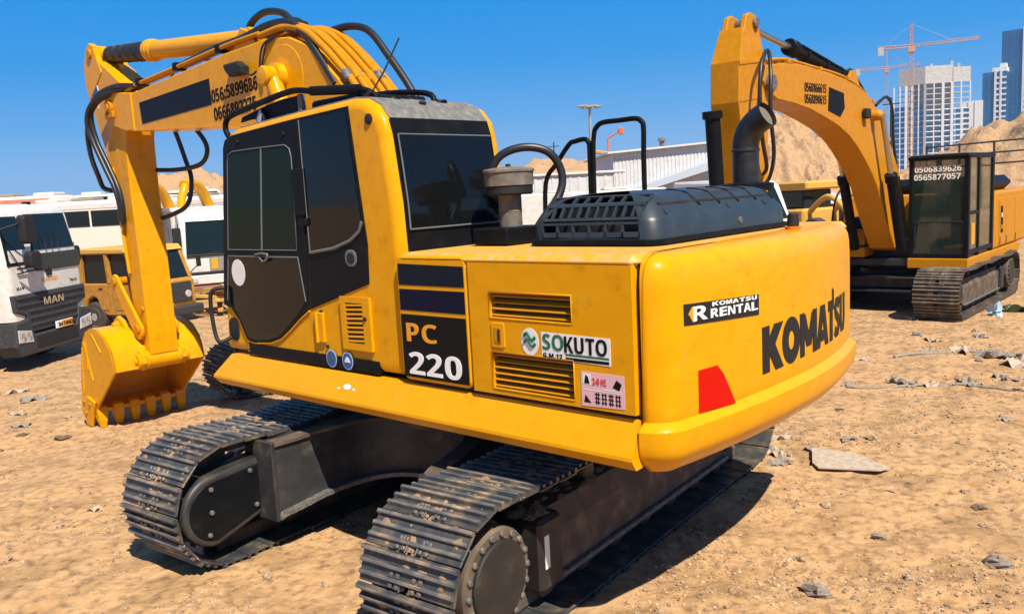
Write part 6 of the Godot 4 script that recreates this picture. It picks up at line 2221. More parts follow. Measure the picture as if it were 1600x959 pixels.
func box_truck():
	var t := thing("truck", "white box truck with a black windscreen surround and a rust brown loading ledge below", "truck", Vector3(-18.95, -0.35, -8.3), 1.16)
	var st := S()
	var rings := []
	for e in [[0.85, 0.02], [1.25, 0.0], [1.55, 0.02], [2.55, 0.20], [2.72, 0.34], [2.78, 0.5]]:
		var ring := []
		for p in rrect(-1.12, -1.7, 1.12, -e[1], 0.14, 4): ring.append(Vector3(p.x, e[0], p.y))
		rings.append(ring)
	loft(st, rings, true, true, true, 1)
	obj("cab_body", st, "truck_white", t)
	st = S()
	var f := [Vector3(-0.98, 1.52, 0.012), Vector3(0.98, 1.52, 0.012), Vector3(0.92, 2.5, -0.165), Vector3(-0.92, 2.5, -0.165)]
	var b := []
	for p in f: b.append(p - Vector3(0, 0, 0.04))
	loft(st, [b, f], true, true, true, -1)
	obj("windscreen", st, "windscreen", t)
	st = S()
	tube(st, [f[0] + Vector3(0, -0.02, 0.01), f[1] + Vector3(0, -0.02, 0.01)], 0.035, 6)
	tube(st, [f[3], f[2]], 0.02, 6)
	obj("screen_surround", st, "black", t)
	st = S()
	tube(st, [Vector3(-0.4, 1.52, 0.03), Vector3(0.3, 1.62, 0.02)], 0.012, 6)
	obj("wiper", st, "black", t)
	st = S()
	bx(st, Vector3(-1.145, 1.40, -1.15), Vector3(-1.105, 2.46, -0.30), 0.004)
	obj("side_window", st, "dark_glass", t)
	st = S()
	prism(st, rrect(-1.32, 1.75, -1.08, 2.35, 0.05), Vector3.RIGHT, Vector3.UP, Vector3.BACK, 0.0, 0.12, 0.02)
	obj("mirror", st, "black", t)
	st = S()
	prism(st, rrect(-0.35, 1.0, 1.05, 1.42, 0.03), Vector3.RIGHT, Vector3.UP, Vector3.BACK, 0.0, 0.02, 0.005)
	obj("grille", st, "scrap_grey", t)
	for q in [[-0.30, -0.12, "letter_yellow"], [0.25, 0.50, "white_plate"], [0.62, 0.95, "roof_blue_grey"]]:
		st = S()
		bx(st, Vector3(q[0], 1.06, 0.02), Vector3(q[1], 1.38, 0.03), 0.004)
		obj("front_plate", st, q[2], t)
	st = S()
	bx(st, Vector3(-1.14, 0.90, -0.3), Vector3(1.14, 1.0, 0.05), 0.02)
	obj("slot_dark_strip", st, "black", t)  # raised black strip, the shade of the slot is put into its colour
	st = S()
	bx(st, Vector3(-1.15, 0.62, -0.3), Vector3(1.15, 0.9, 0.08), 0.03)
	obj("bumper", st, "truck_white", t)
	for s in [-1.0, 1.0]:
		st = S()
		bx(st, Vector3(s * 0.72, 0.68, 0.07), Vector3(s * 1.05, 0.82, 0.10), 0.02)
		obj("headlight", st, "lamp_glass", t)
	st = S()
	bx(st, Vector3(-1.25, 0.30, -0.4), Vector3(1.25, 0.58, 0.35), 0.02)
	obj("loading_ledge", st, "rust", t)
	st = S()
	bx(st, Vector3(-1.2, 1.0, -7.4), Vector3(1.2, 2.95, -1.85), 0.03)
	obj("cargo_box", st, "truck_white", t)
	for i in 6:
		st = S()
		var zz := lerpf(-7.3, -1.95, i / 5.0)
		bx(st, Vector3(-1.225, 1.02, zz - 0.04), Vector3(-1.198, 2.93, zz + 0.04), 0.006)
		obj("box_post", st, "bus_cream", t)
	for y in [1.0, 2.9]:
		st = S()
		bx(st, Vector3(-1.23, y - 0.05, -7.4), Vector3(-1.197, y + 0.06, -1.85), 0.006)
		obj("box_rail", st, "scrap_grey" if y < 2.0 else "bus_cream", t)
	st = S()
	bx(st, Vector3(-1.206, 2.40, -5.9), Vector3(-1.201, 2.66, -5.2))
	var bd := obj("badge", st, "blue_badge", t)
	st = S()
	bx(st, Vector3(-0.45, 0.5, -7.2), Vector3(0.45, 0.9, -0.3), 0.02)
	obj("chassis", st, "truck_dark", t)
	for z in [-1.0, -5.6]:
		for s in [-1.0, 1.0]:
			wheel(t, Vector3(s * 0.98, 0.46, z), 0.46, 0.28)

func bus(called: String, label: String, at: Vector3, turn: float, l: float, h: float, body: String, band: String, group := "vehicles parked in the back row"):
	var t := thing(called, label, "bus", at, turn, group)
	var st := S()
	var rings := []
	for e in [[0.45, 0.0], [h - 0.35, 0.03], [h - 0.12, 0.08], [h, 0.28]]:
		var ring := []
		for p in rrect(-l * 0.5 + e[1], -1.2 + e[1], l * 0.5 - e[1], 1.2 - e[1], 0.2, 4): ring.append(Vector3(p.x, e[0], p.y))
		rings.append(ring)
	loft(st, rings, true, true, true, 1)
	obj("body", st, body, t)
	var n := int(l / 1.25)
	for i in n:
		st = S()
		var x := lerpf(-l * 0.5 + 0.3, l * 0.5 - 0.3, float(i) / n)
		var x2 := lerpf(-l * 0.5 + 0.3, l * 0.5 - 0.3, (i + 0.93) / n)
		bx(st, Vector3(x, h - 1.02, 1.13), Vector3(x2, h - 0.40, 1.205), 0.01)
		obj("window", st, "windscreen", t)
	st = S()
	bx(st, Vector3(-l * 0.5 + 0.2, h - 0.34, 1.08), Vector3(l * 0.5 - 0.2, h - 0.12, 1.185), 0.02)
	obj("roof_band", st, band, t)
	for k in 3:
		st = S()
		var xx := lerpf(-l * 0.35, l * 0.35, k / 2.0)
		bx(st, Vector3(xx - 0.5, h - 0.02, -0.5), Vector3(xx + 0.4, h + 0.13, 0.5), 0.05)
		obj("roof_unit", st, ["bus_cream", "scrap_grey", "truck_white"][k], t)
	for x in [-l * 0.32, l * 0.32]:
		for s in [-1.0, 1.0]:
			var wl := part("wheel", t)
			st = S()
			rod(st, Vector3(x, 0.42, s * 0.95), Vector3(x, 0.42, s * 1.21), 0.42, 20, 0.03)
			obj("tyre", st, "tyre", wl)
	return t

func digger_arm(label: String, at: Vector3, turn: float):
	var t := thing("mini_excavator", label, "excavator", at, turn, "small excavators behind the trucks")
	var st := S()
	bx(st, Vector3(-0.7, 0.5, -1.6), Vector3(0.7, 1.4, 0.2), 0.08)
	t.scale = Vector3.ONE * 1.2
	obj("body", st, "yellow", t)
	st = S()
	bx(st, Vector3(-0.7, 1.0, -0.7), Vector3(0.0, 2.3, 0.35), 0.06)
	obj("cab", st, "windscreen", t)
	for s in [-1.0, 1.0]:
		st = S()
		zy(st, rrect(-1.0, 0.0, 1.0, 0.45, 0.2), s * 0.5, s * 0.85, 0.02)
		obj("crawler_track", st, "rubber", t)
	st = S()
	var pts := curve([Vector3(0.3, 1.0, 0.2), Vector3(0.3, 2.2, 0.5), Vector3(0.3, 2.95, 1.0), Vector3(0.3, 3.2, 1.55), Vector3(0.3, 3.12, 2.0)], 5)
	tube(st, pts, 0.17, 8)
	obj("boom", st, "yellow", t)
	st = S()
	tube(st, [Vector3(0.3, 3.2, 1.9), Vector3(0.3, 2.75, 2.25), Vector3(0.3, 2.0, 2.35)], 0.12, 8)
	obj("arm", st, "yellow", t)
	st = S()
	zy(st, [V(2.2, 2.1), V(2.65, 2.0), V(2.7, 1.6), V(2.3, 1.45), V(2.1, 1.7)], 0.0, 0.6, 0.02)
	obj("bucket", st, "worn_steel", t)

func build_vehicles():
	white_tipper()
	mustard_truck()
	box_truck()
	var tr := atan2(0.665, 0.745)
	bus("bus", "dusty cream minibus with dark windows showing above the white box truck's cargo box", Vector3(-31.4, -0.4, -9.6), tr, 4.2, 3.5, "bus_cream", "truck_white")
	bus("bus", "white minibus parked between the excavator arm and the tinted cab", Vector3(-27.6, -0.4, -12.7), tr, 4.6, 3.45, "truck_white", "bus_cream")
	bus("bus", "cream bus with a faded red roof band behind the white heavy truck", Vector3(-35.5, -0.4, -8.0), tr, 5.0, 3.85, "bus_cream", "bus_pink")
	bus("bus", "orange roofed bus half hidden by the white heavy truck", Vector3(-34.6, -0.4, -5.2), tr, 4.0, 3.75, "bus_orange", "bus_orange")
	bus("bus", "pale grey coach with a navy roof band beyond the dusty cream minibus", Vector3(-36.5, -0.4, -14.5), tr + 0.25, 7.0, 3.9, "concrete", "navy")
	digger_arm("small yellow digger with raised curved boom beside the excavator cab", Vector3(-25.2, -0.4, -11.5), 0.6)
	digger_arm("small yellow digger with raised curved boom farther along the white bus", Vector3(-26.4, -0.4, -10.6), 0.6)
	# lone crawler of a dismantled machine behind the main excavator's cab
	var u = thing("crawler_undercarriage", "dusty black crawler track of another machine behind the yellow side skirt", "crawler", Vector3(-5.98, -0.17, -2.85), -0.16)
	build_crawler_unit(u, 0.0, 0.60, 1.55, 0.36, 0.385, -1.0, 0.0, "shoe_brown", false)
	# white pickup seen past the engine hood
	var p := thing("van", "white van with a sloping bonnet standing behind the grey engine hood", "van", Vector3(-5.0, 0.0, -16.4), 0.9)
	var st := S()
	zy(st, [V(0.0, 0.4), V(0.05, 0.95), V(-0.15, 1.15), V(-1.0, 1.35), V(-1.7, 2.35), V(-2.2, 2.5), V(-5.0, 2.55), V(-5.1, 0.4)], -0.95, 0.95, 0.06)
	obj("body", st, "truck_white", p)
	st = S()
	var f := [Vector3(-0.82, 1.40, -1.02), Vector3(0.82, 1.40, -1.02), Vector3(0.74, 2.30, -1.67), Vector3(-0.74, 2.30, -1.67)]
	var b := []
	for q in f: b.append(q + Vector3(0, 0.03, 0.03))
	loft(st, [f, b], true, true, true, -1)
	obj("windscreen", st, "windscreen", p)
	for s in [-1.0, 1.0]:
		st = S()
		zy(st, [V(-1.35, 1.45), V(-1.95, 2.25), V(-2.7, 2.25), V(-2.7, 1.45)], s * 0.93, s * 0.955, 0.004)
		obj("side_window", st, "dark_glass", p)
		st = S()
		bx(st, Vector3(s * 0.55, 0.85, 0.0), Vector3(s * 0.9, 1.02, 0.06), 0.02)
		obj("headlight", st, "lamp_glass", p)
		for z in [-0.9, -4.0]:
			wheel(p, Vector3(s * 0.85, 0.36, z), 0.36, 0.22)
	st = S()
	bx(st, Vector3(-0.5, 0.6, 0.02), Vector3(0.5, 0.85, 0.07), 0.02)
	obj("grille", st, "black", p)
	# old yellow loader by the mound
	var l := thing("loader", "old yellow wheel loader with a dark glazed cab at the foot of the sand mound", "loader", Vector3(-7.5, 0.0, -24.9), 1.2)
	st = S()
	bx(st, Vector3(-0.9, 0.7, -2.0), Vector3(0.9, 1.4, 0.4), 0.08)
	obj("body", st, "yellow_dusty", l)
	st = S()
	bx(st, Vector3(-0.7, 1.4, -1.2), Vector3(0.7, 2.05, 0.2), 0.05)
	obj("cab", st, "windscreen", l)
	st = S()
	bx(st, Vector3(-0.85, 2.05, -1.4), Vector3(0.85, 2.35, 0.5), 0.06)
	obj("cab_roof", st, "yellow_dusty", l)
	st = S()
	tube(st, curve([Vector3(0.6, 1.2, 0.3), Vector3(0.6, 1.8, 1.2), Vector3(0.6, 1.3, 2.0), Vector3(0.6, 0.5, 2.4)], 5), 0.10, 8)
	tube(st, curve([Vector3(-0.6, 1.2, 0.3), Vector3(-0.6, 1.8, 1.2), Vector3(-0.6, 1.3, 2.0), Vector3(-0.6, 0.5, 2.4)], 5), 0.10, 8)
	obj("lift_arm", st, "yellow_dusty", l)
	st = S()
	zy(st, [V(2.2, 0.9), V(2.9, 0.25), V(2.4, 0.15), V(2.1, 0.4)], -1.0, 1.0, 0.02)
	obj("bucket", st, "worn_steel", l)
	st = S()
	bx(st, Vector3(0.88, 1.0, -0.2), Vector3(0.94, 1.5, 0.15), 0.02)
	obj("fuel_cap", st, "reflector_red", l)
	for z in [-1.3, 0.9]:
		for s in [-1.0, 1.0]:
			wheel(l, Vector3(s * 0.85, 0.55, z), 0.55, 0.4)

# ---------------------------------------------------------------- far setting: mounds and towers
func build_far_setting():
	# sand banks round the yard
	heap("sand_mound", Vector3(-47.5, -0.5, -24.0), 8.0, 15.0, 6.0, 2.31, 3, "sand", 0.42, 120)
	heap("sand_mound", Vector3(-41.0, -0.5, -52.0), 24.0, 9.0, 6.2, 0.75, 4, "sand", 0.4)
	heap("sand_mound", Vector3(-15.2, -0.5, -40.5), 8.0, 7.0, 7.4, 0.3, 5, "sand", 0.7, 130)
	heap("sand_mound", Vector3(-10.5, -0.5, -36.0), 7.0, 4.0, 2.4, 0.1, 6, "sand", 0.7)
	heap("sand_mound", Vector3(-5.0, -0.5, -64.0), 15.0, 9.0, 9.0, 0.3, 7, "sand", 0.8, 120)
	heap("sand_mound", Vector3(9.0, -0.5, -60.0), 16.0, 9.0, 5.6, 0.2, 8, "sand", 0.7)
	heap("sand_mound", Vector3(-33.0, -0.5, -42.0), 5.0, 5.0, 4.8, 0.2, 9, "sand", 0.8)
	# unseen banks added behind the camera to break up the cab glass reflection
	heap("sand_mound", Vector3(-8.0, -0.5, 34.0), 20.0, 7.0, 5.0, 0.1, 11, "sand", 0.5)
	heap("sand_mound", Vector3(30.0, -0.5, 16.0), 8.0, 16.0, 5.0, 0.2, 12, "sand", 0.6)
	build_towers()

func face_to(x: float, z: float) -> float:
	return atan2(4.58 - x, 4.73 - z)

func windows(t: Node3D, origin: Vector3, u: Vector3, out: Vector3, cols: int, rows: int, cw: float, rh: float, ww: float, wh: float, m: String):
	var st := S()
	box(st, Vector3.ZERO, Vector3(ww, wh, 0.4))
	st.generate_normals()
	var mesh := st.commit()
	var B := Basis(u, Vector3.UP, u.cross(Vector3.UP))
	for r in rows:
		for c in cols:
			var o := put("window", mesh, m, t)
			o.transform = Transform3D(B, origin + u * cw * (c + 0.5) + Vector3.UP * rh * (r + 0.5) + out * 0.05)

func build_towers():
	# unfinished concrete tower: glazed below, open floors above, blank walls on top
	var at := Vector3(-157.0, 0, -565.0)
	var t := thing("tower_block", "unfinished concrete tower block with open upper floors beside a tower crane", "building", at, face_to(at.x, at.z))
	var u1 := Vector3(-0.93, 0, -0.37)
	var u2 := Vector3(0.93, 0, -0.37)
	var l1 := 19.0
	var l2 := 27.0
	var hgt := 56.0
	var P := [Vector3.ZERO, u2 * l2, u2 * l2 + u1 * l1, u1 * l1]
	var pl := []
	for p in P: pl.append(V(p.x, p.z))
	var st := S()
	var ins := []
	for p in inset(PackedVector2Array(pl), 4.5): ins.append(p)
	xz(st, ins, 0.0, hgt)
	obj("core", st, "concrete", t)
	for i in 17:
		st = S()
		xz(st, pl, i * 3.3 + 0.0, i * 3.3 + (0.75 if i < 13 else 0.5))
		obj("floor_slab", st, "concrete" if i > 12 else "tower_white", t)
	for i in 6:
		for e in [[u1, l1], [u2, l2]]:
			st = S()
			var c: Vector3 = e[0] * e[1] * (i / 5.0)
			box(st, c + Vector3(0, hgt * 0.5, 0), Vector3(1.5 if i in [0, 2, 3] else 0.7, hgt, 1.5 if i in [0, 2, 3] else 0.7))
			obj("column", st, "tower_white", t)
	windows(t, Vector3(0, 0.75, 0) , u1, Vector3(-0.37, 0, 0.93), 5, 13, l1 / 5.0, 3.3, l1 / 5.0 - 0.9, 2.3, "tower_glass")
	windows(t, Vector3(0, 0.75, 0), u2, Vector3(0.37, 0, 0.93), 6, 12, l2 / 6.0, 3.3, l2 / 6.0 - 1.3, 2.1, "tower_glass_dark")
	st = S()
	var ring := func(s: float, y: float) -> Array:
		var out := []
		for p in P: out.append(p * s + Vector3(0, y, 0))
		return out
	for q in [[0.0, 0.9, u2 * 0.0, 66.5], [0.62, 1.0, u2 * l2 * 0.62, 65.0]]:
		var a: Vector3 = u2 * l2 * q[0]
		var b: Vector3 = u2 * l2 * (0.6 if q[0] == 0.0 else 1.0)
		var poly := [V(a.x, a.z), V(b.x, b.z), V((b + u1 * l1).x, (b + u1 * l1).z), V((a + u1 * l1 * 0.85).x, (a + u1 * l1 * 0.85).z)]
		xz(st, poly, hgt, q[3])
	obj("top_walls", st, "concrete", t)
	st = S()
	for q in [[0.25, 68.0], [0.7, 69.0], [0.85, 67.5]]:
		box(st, u2 * l2 * q[0] + u1 * 3.0 + Vector3(0, (hgt + q[1]) * 0.5, 0), Vector3(1.6, q[1] - hgt, 1.6))
	obj("lift_shaft", st, "concrete", t)
	# white slab beside it
	at = Vector3(-137.0, 0, -590.0)
	t = thing("tower_block", "plain white windowless slab building next to the unfinished tower", "building", at, face_to(at.x, at.z))
	st = S()
	bx(st, Vector3(-6, 0, -14), Vector3(6.5, 44.5, 0))
	obj("wall", st, "tower_white", t)
	for i in 3:
		st = S()
		bx(st, Vector3(-6 + 3.6 * i + 0.6, 0, 0), Vector3(-6 + 3.6 * i + 0.9, 44, 0.35))
		obj("wall_joint", st, "concrete", t)
	# blue glass towers
	for q in [[Vector3(-125.5, 0, -595.0), 13.0, 61.0, "smaller blue glass tower with a white corner strip"], [Vector3(-109.0, 0, -606.0), 30.0, 86.0, "tallest blue glass tower with white banded balconies"]]:
		at = q[0]
		var w: float = q[1]
		var h: float = q[2]
		t = thing("tower_block", q[3], "building", at, face_to(at.x, at.z) - 0.15, "finished blue glass towers")
		st = S()
		bx(st, Vector3(-w * 0.5, 0, -16), Vector3(w * 0.5, h, 0))
		obj("core", st, "tower_glass", t)
		var split := -w * 0.5 + (w * 0.55 if w < 20.0 else w * 0.40)
		var rows := int(h / 3.4)
		windows(t, Vector3(-w * 0.5, 0.4, 0), Vector3.RIGHT, Vector3.BACK, 3, rows, (split + w * 0.5) / 3.0, 3.4, (split + w * 0.5) / 3.0 - 0.35, 3.0, "tower_glass")
		for i in rows:
			st = S()
			bx(st, Vector3(split + 0.6, i * 3.4 + 2.3, -0.5), Vector3(w * 0.5, i * 3.4 + 3.4, 1.0))
			obj("balcony", st, "tower_white", t)
		st = S()
		for x in [split, split + (w * 0.5 - split) * 0.5]:
			bx(st, Vector3(x - 0.5, 0, -0.4), Vector3(x + 0.6, h + 1.0, 1.2))
		obj("white_pier", st, "tower_white", t)
		st = S()
		bx(st, Vector3(-w * 0.1, h, -12), Vector3(w * 0.5, h + 2.6, -0.5))
		bx(st, Vector3(w * 0.2, h, -9), Vector3(w * 0.45, h + 5.0, -2))
		obj("parapet", st, "tower_white", t)
	crane(Vector3(-150.0, 0, -514.0), 72.0, 2.4, 17.0, 34.0, "tower crane with yellow mast and red jib beside the unfinished tower")
	crane(Vector3(-203.0, 0, -636.0), 76.0, 1.8, 20.0, 22.0, "distant tower crane with low red jib behind the curved boom")

func crane(at: Vector3, h: float, w: float, back: float, reach: float, label: String):
	var t := thing("tower_crane", label, "crane", at, face_to(at.x, at.z), "tower cranes over the city")
	var lattice := func(st: SurfaceTool, a: Vector3, b: Vector3, u: Vector3, v: Vector3, n: int, r: float):
		for s in [u + v, u - v, -u + v, -u - v]:
			tube(st, [a + s, b + s], r, 4)
		for i in n:
			var p := a.lerp(b, float(i) / n)
			var q := a.lerp(b, float(i + 1) / n)
			var k := 1.0 if i % 2 == 0 else -1.0
			tube(st, [p + u * k + v, q - u * k + v], r * 0.7, 4)
			tube(st, [p + v * k + u, q - v * k + u], r * 0.7, 4)
			tube(st, [p + u * k - v, q - u * k - v], r * 0.7, 4)
	var x := Vector3.RIGHT * w * 0.5
	var z := Vector3.BACK * w * 0.5
	var st := S()
	lattice.call(st, Vector3.ZERO, Vector3(0, h * 0.72, 0), x, z, 22, 0.22)
	obj("mast", st, "crane_yellow", t)
	st = S()
	lattice.call(st, Vector3(0, h * 0.72, 0), Vector3(0, h, 0), x * 0.9, z * 0.9, 9, 0.22)
	obj("upper_mast", st, "crane_red", t)
	st = S()
	box(st, Vector3(0, h - 1.0, 0), Vector3(w * 1.6, 3.2, w * 1.4), 0.2)
	obj("slewing_cab", st, "crane_red", t)
	st = S()
	lattice.call(st, Vector3(0, h + 1, 0), Vector3(0, h + 13, 0), x * 0.5, z * 0.5, 5, 0.2)
	obj("tower_head", st, "crane_red", t)
	st = S()
	lattice.call(st, Vector3(0, h + 1.0, 0), Vector3(reach, h + 2.5, -8), Vector3.UP * 0.6, z * 0.5, 14, 0.16)
	obj("jib", st, "crane_red", t)
	st = S()
	lattice.call(st, Vector3(0, h + 1.0, 0), Vector3(-back, h + 1.0, 4), Vector3.UP * 0.7, z * 0.6, 7, 0.2)
	obj("counter_jib", st, "crane_red", t)
	st = S()
	box(st, Vector3(-back + 1.2, h - 1.0, 4), Vector3(3.0, 4.5, 2.0), 0.1)
	obj("ballast", st, "concrete", t)
	st = S()
	tube(st, [Vector3(0, h + 13, 0), Vector3(reach * 0.6, h + 2.6, -5)], 0.1, 4)
	tube(st, [Vector3(0, h + 13, 0), Vector3(-back * 0.8, h + 1.7, 3.2)], 0.1, 4)
	obj("tie_cable", st, "pole_grey", t)

# ---------------------------------------------------------------- sheds, walls, lamp and lift in the middle distance
func build_yard():
	# white ribbed boundary wall
	var a := Vector3(-20.5, 0, -19.0)
	var b := Vector3(-15.0, 0, -24.2)
	var w := thing("boundary_wall", "low white ribbed metal wall running along the yard behind the handrails", "wall", a, atan2(-(b.z - a.z), b.x - a.x))
	var l := a.distance_to(b)
	var st := S()
	bx(st, Vector3(-3, -0.3, -0.05), Vector3(l, 3.1, 0.0))
	obj("wall_sheet", st, "corrugated_white", w)
	for i in 30:
		st = S()
		var x := lerpf(-2.9, l - 0.1, i / 29.0)
		bx(st, Vector3(x - 0.05, -0.3, 0.0), Vector3(x + 0.05, 3.08, 0.02), 0.006)
		obj("wall_rib", st, "corrugated_white", w)
	st = S()
	bx(st, Vector3(-3, 3.1, -0.12), Vector3(l, 3.2, 0.10), 0.02)
	obj("coping", st, "truck_white", w)
	# large white shed with slanting roof
	var s := thing("shed", "large white ribbed metal shed with a low pitched roof and a grey blue awning", "building", Vector3(-13.4, 0, -25.6), atan2(3.1, 3.35))
	st = S()
	prism(st, [V(-2.6, -0.3), V(-2.6, 3.85), V(1.6, 4.05), V(2.7, 3.75), V(2.7, -0.3)], Vector3.RIGHT, Vector3.UP, Vector3.BACK, -9.0, 0.0)
	obj("wall", st, "corrugated_white", s)
	for i in 34:
		st = S()
		var x := lerpf(-2.5, 2.6, i / 33.0)
		var top := 3.80 + (x + 2.6) * 0.045 if x < 1.6 else 3.98 - (x - 1.6) * 0.27
		bx(st, Vector3(x - 0.045, -0.3, 0.0), Vector3(x + 0.045, top, 0.018), 0.006)
		obj("wall_rib", st, "corrugated_white", s)
	st = S()
	prism(st, [V(-2.85, 3.92), V(1.6, 4.14), V(3.0, 3.76), V(3.0, 3.68), V(1.6, 4.06), V(-2.85, 3.84)], Vector3.RIGHT, Vector3.UP, Vector3.BACK, -9.2, 0.25, 0.01)
	obj("roof", st, "truck_white", s)
	st = S()
	prism(st, [V(-2.2, 2.3), V(0.9, 3.25), V(1.7, 3.42), V(2.9, 3.36), V(2.0, 3.10), V(1.2, 2.98), V(-1.4, 2.3)], Vector3.RIGHT, Vector3.UP, Vector3.BACK, 0.05, 0.5, 0.01)
	obj("awning", st, "roof_blue_grey", s)
	st = S()
	prism(st, [V(0.6, 1.9), V(2.65, 2.9), V(2.65, 2.8), V(0.9, 1.9)], Vector3.RIGHT, Vector3.UP, Vector3.BACK, 0.05, 0.25, 0.01)
	obj("stair_stringer", st, "truck_white", s)
	for x in [-0.4, 2.2]:
		st = S()
		lathe(st, Vector3(x, 4.1, -1.0), Vector3.UP, [V(0.10, 0.0), V(0.10, 0.18), V(0.18, 0.22), V(0.14, 0.34), V(0.0, 0.36)], 12)
		obj("roof_vent", st, "dusty_plastic", s)
	# white tank trailer roof in front of the wall
	var tr := thing("trailer", "long low white trailer parked along the ribbed wall", "trailer", Vector3(-13.6, 0, -17.2), atan2(0.665, 0.745))
	st = S()
	prism(st, rrect(-5.0, 0.7, 4.0, 2.42, 0.15), Vector3.RIGHT, Vector3.UP, Vector3.BACK, -1.2, 1.2, 0.05)
	obj("body", st, "truck_white", tr)
	st = S()
	for x in [-3.2, -1.5, 0.4, 2.4]:
		bx(st, Vector3(x - 0.4, 2.42, -0.5), Vector3(x + 0.4, 2.50, 0.5), 0.03)
	obj("roof_hatch", st, "bus_cream", tr)
	for x in [-3.6, 2.6]:
		for z in [-1.0, 1.0]:
			var wl := part("wheel", tr)
			st = S()
			rod(st, Vector3(x, 0.45, z - 0.15), Vector3(x, 0.45, z + 0.15), 0.45, 18, 0.03)
			obj("tyre", st, "tyre", wl)
	# tall area lamp
	var p := thing("lamp_post", "tall grey pole with a cluster of flat floodlights against the sky", "lamp", Vector3(-33.1, 0, -46.6), face_to(-33.1, -46.6))
	st = S()
	lathe(st, Vector3.ZERO, Vector3.UP, [V(0.16, 0.0), V(0.09, 8.45)], 12)
	obj("pole", st, "pole_grey", p)
	st = S()
	tube(st, [Vector3(-0.6, 8.42, 0), Vector3(0.6, 8.42, 0)], 0.05, 6)
	obj("crossbar", st, "pole_grey", p)
	for q in [[-0.62, 8.58, 0.1], [0.0, 8.5, 0.3], [0.62, 8.5, 0.1], [-0.25, 8.62, -0.3], [0.35, 8.6, -0.3]]:
		st = S()
		box(st, Vector3(q[0], q[1], q[2]), Vector3(0.52, 0.14, 0.45), 0.04, Basis(Vector3.RIGHT, 0.25))
		obj("floodlight", st, "scrap_grey", p)
	# thin far poles
	for q in [[Vector3(-28.0, 0, -62.0), 6.6], [Vector3(-13.5, 0, -52.0), 7.2], [Vector3(-45.0, 0, -57.0), 7.0]]:
		var pp := thing("utility_pole", "thin dark utility pole standing beyond the sand banks", "pole", q[0], 0.3, "utility poles beyond the banks")
		st = S()
		lathe(st, Vector3.ZERO, Vector3.UP, [V(0.10, 0.0), V(0.06, q[1])], 8)
		obj("pole", st, "truck_dark", pp)
		st = S()
		tube(st, [Vector3(-0.5, q[1] - 0.4, 0), Vector3(0.5, q[1] - 0.4, 0)], 0.04, 6)
		obj("crossarm", st, "truck_dark", pp)
	# orange boom lift
	var lf := thing("boom_lift", "orange boom lift with folded arm and basket raised over the sand bank", "lift", Vector3(-30.6, 0, -45.3), face_to(-30.6, -45.3))
	st = S()
	bx(st, Vector3(-0.9, 0.6, -1.2), Vector3(1.1, 1.6, 1.2), 0.1)
	obj("chassis", st, "lift_orange", lf)
	st = S()
	tube(st, [Vector3(0.3, 1.5, 0), Vector3(0.55, 4.0, 0)], 0.14, 6)
	tube(st, [Vector3(0.55, 4.0, 0), Vector3(-0.05, 5.0, 0.1)], 0.12, 6)
	tube(st, [Vector3(-0.05, 5.0, 0.1), Vector3(-0.02, 6.0, 0.1)], 0.07, 6)
	tube(st, [Vector3(-0.02, 6.0, 0.1), Vector3(0.75, 6.45, 0.2)], 0.06, 6)
	obj("folding_arm", st, "lift_orange", lf)
	st = S()
	box(st, Vector3(0.9, 6.45, 0.2), Vector3(0.34, 0.5, 0.4), 0.05)
	obj("basket", st, "lift_orange", lf)
	st = S()
	box(st, Vector3(-0.4, 5.0, 0.1), Vector3(1.3, 0.25, 0.5), 0.05, Basis(Vector3.BACK, -0.2))
	obj("jib_head", st, "timber", lf)
	for x in [-0.7, 0.9]:
		for z in [-1.1, 1.1]:
			var wl := part("wheel", lf)
			st = S()
			rod(st, Vector3(x, 0.45, z - 0.15), Vector3(x, 0.45, z + 0.15), 0.45, 14, 0.03)
			obj("tyre", st, "tyre", wl)
	# steel rails on the bank behind the second cab
	for q in [[Vector3(-8.0, 2.6, -40.0), 4.6], [Vector3(-3.6, 2.55, -40.5), 5.4], [Vector3(2.2, 2.5, -40.5), 5.0]]:
		var rl := thing("guard_rail", "dark steel guard rail along the top of the sand bank", "rail", q[0], -0.15, "rails on the bank")
		st = S()
		for y in [0.0, 0.5, 1.0]:
			tube(st, [Vector3(0, y, 0), Vector3(q[1], y + 0.1, 0)], 0.045, 6)
		obj("rail", st, "truck_dark", rl)
		for i in 4:
			st = S()
			tube(st, [Vector3(q[1] * i / 3.0, -1.9, 0), Vector3(q[1] * i / 3.0, 1.1, 0)], 0.05, 6)
			obj("post", st, "truck_dark", rl)
	heap("sand_mound", Vector3(-2.5, -0.3, -41.5), 13.0, 3.6, 2.6, 0.0, 19, "sand", 0.35)
	# concrete block and tarpaulins on the mound
	var cb := S()
	box(cb, Vector3(0, 0.6, 0), Vector3(1.6, 1.5, 1.2), 0.08)
	var cbo := obj("concrete_block", cb, "concrete")
	cbo.transform = Transform3D(Basis(Vector3.UP, 0.5) * Basis(Vector3.BACK, 0.15), Vector3(-15.6, 4.0, -41.0))
	tag(cbo, "pale concrete block lying on the crest of the sand mound", "block")
	var tp := thing("tarpaulin", "grey blue tarpaulin crumpled at the foot of the sand mound", "tarpaulin", Vector3(-12.2, 1.2, -33.0), 0.4)
	st = S()
	st.set_smooth_group(1)
	var nn := noise(91, 0.9, 3)
	for i in 16:
		for j in 8:
			var g := func(x: int, y: int) -> Vector3: return Vector3(x * 0.35, nn.get_noise_2d(x * 0.6, y * 0.9) * 0.9 + 0.3 * sin(x * 0.4), y * 0.3)
			quad(st, g.call(i, j), g.call(i + 1, j), g.call(i + 1, j + 1), g.call(i, j + 1), Vector3.UP)
	obj("sheet", st, "roof_blue_grey", tp)
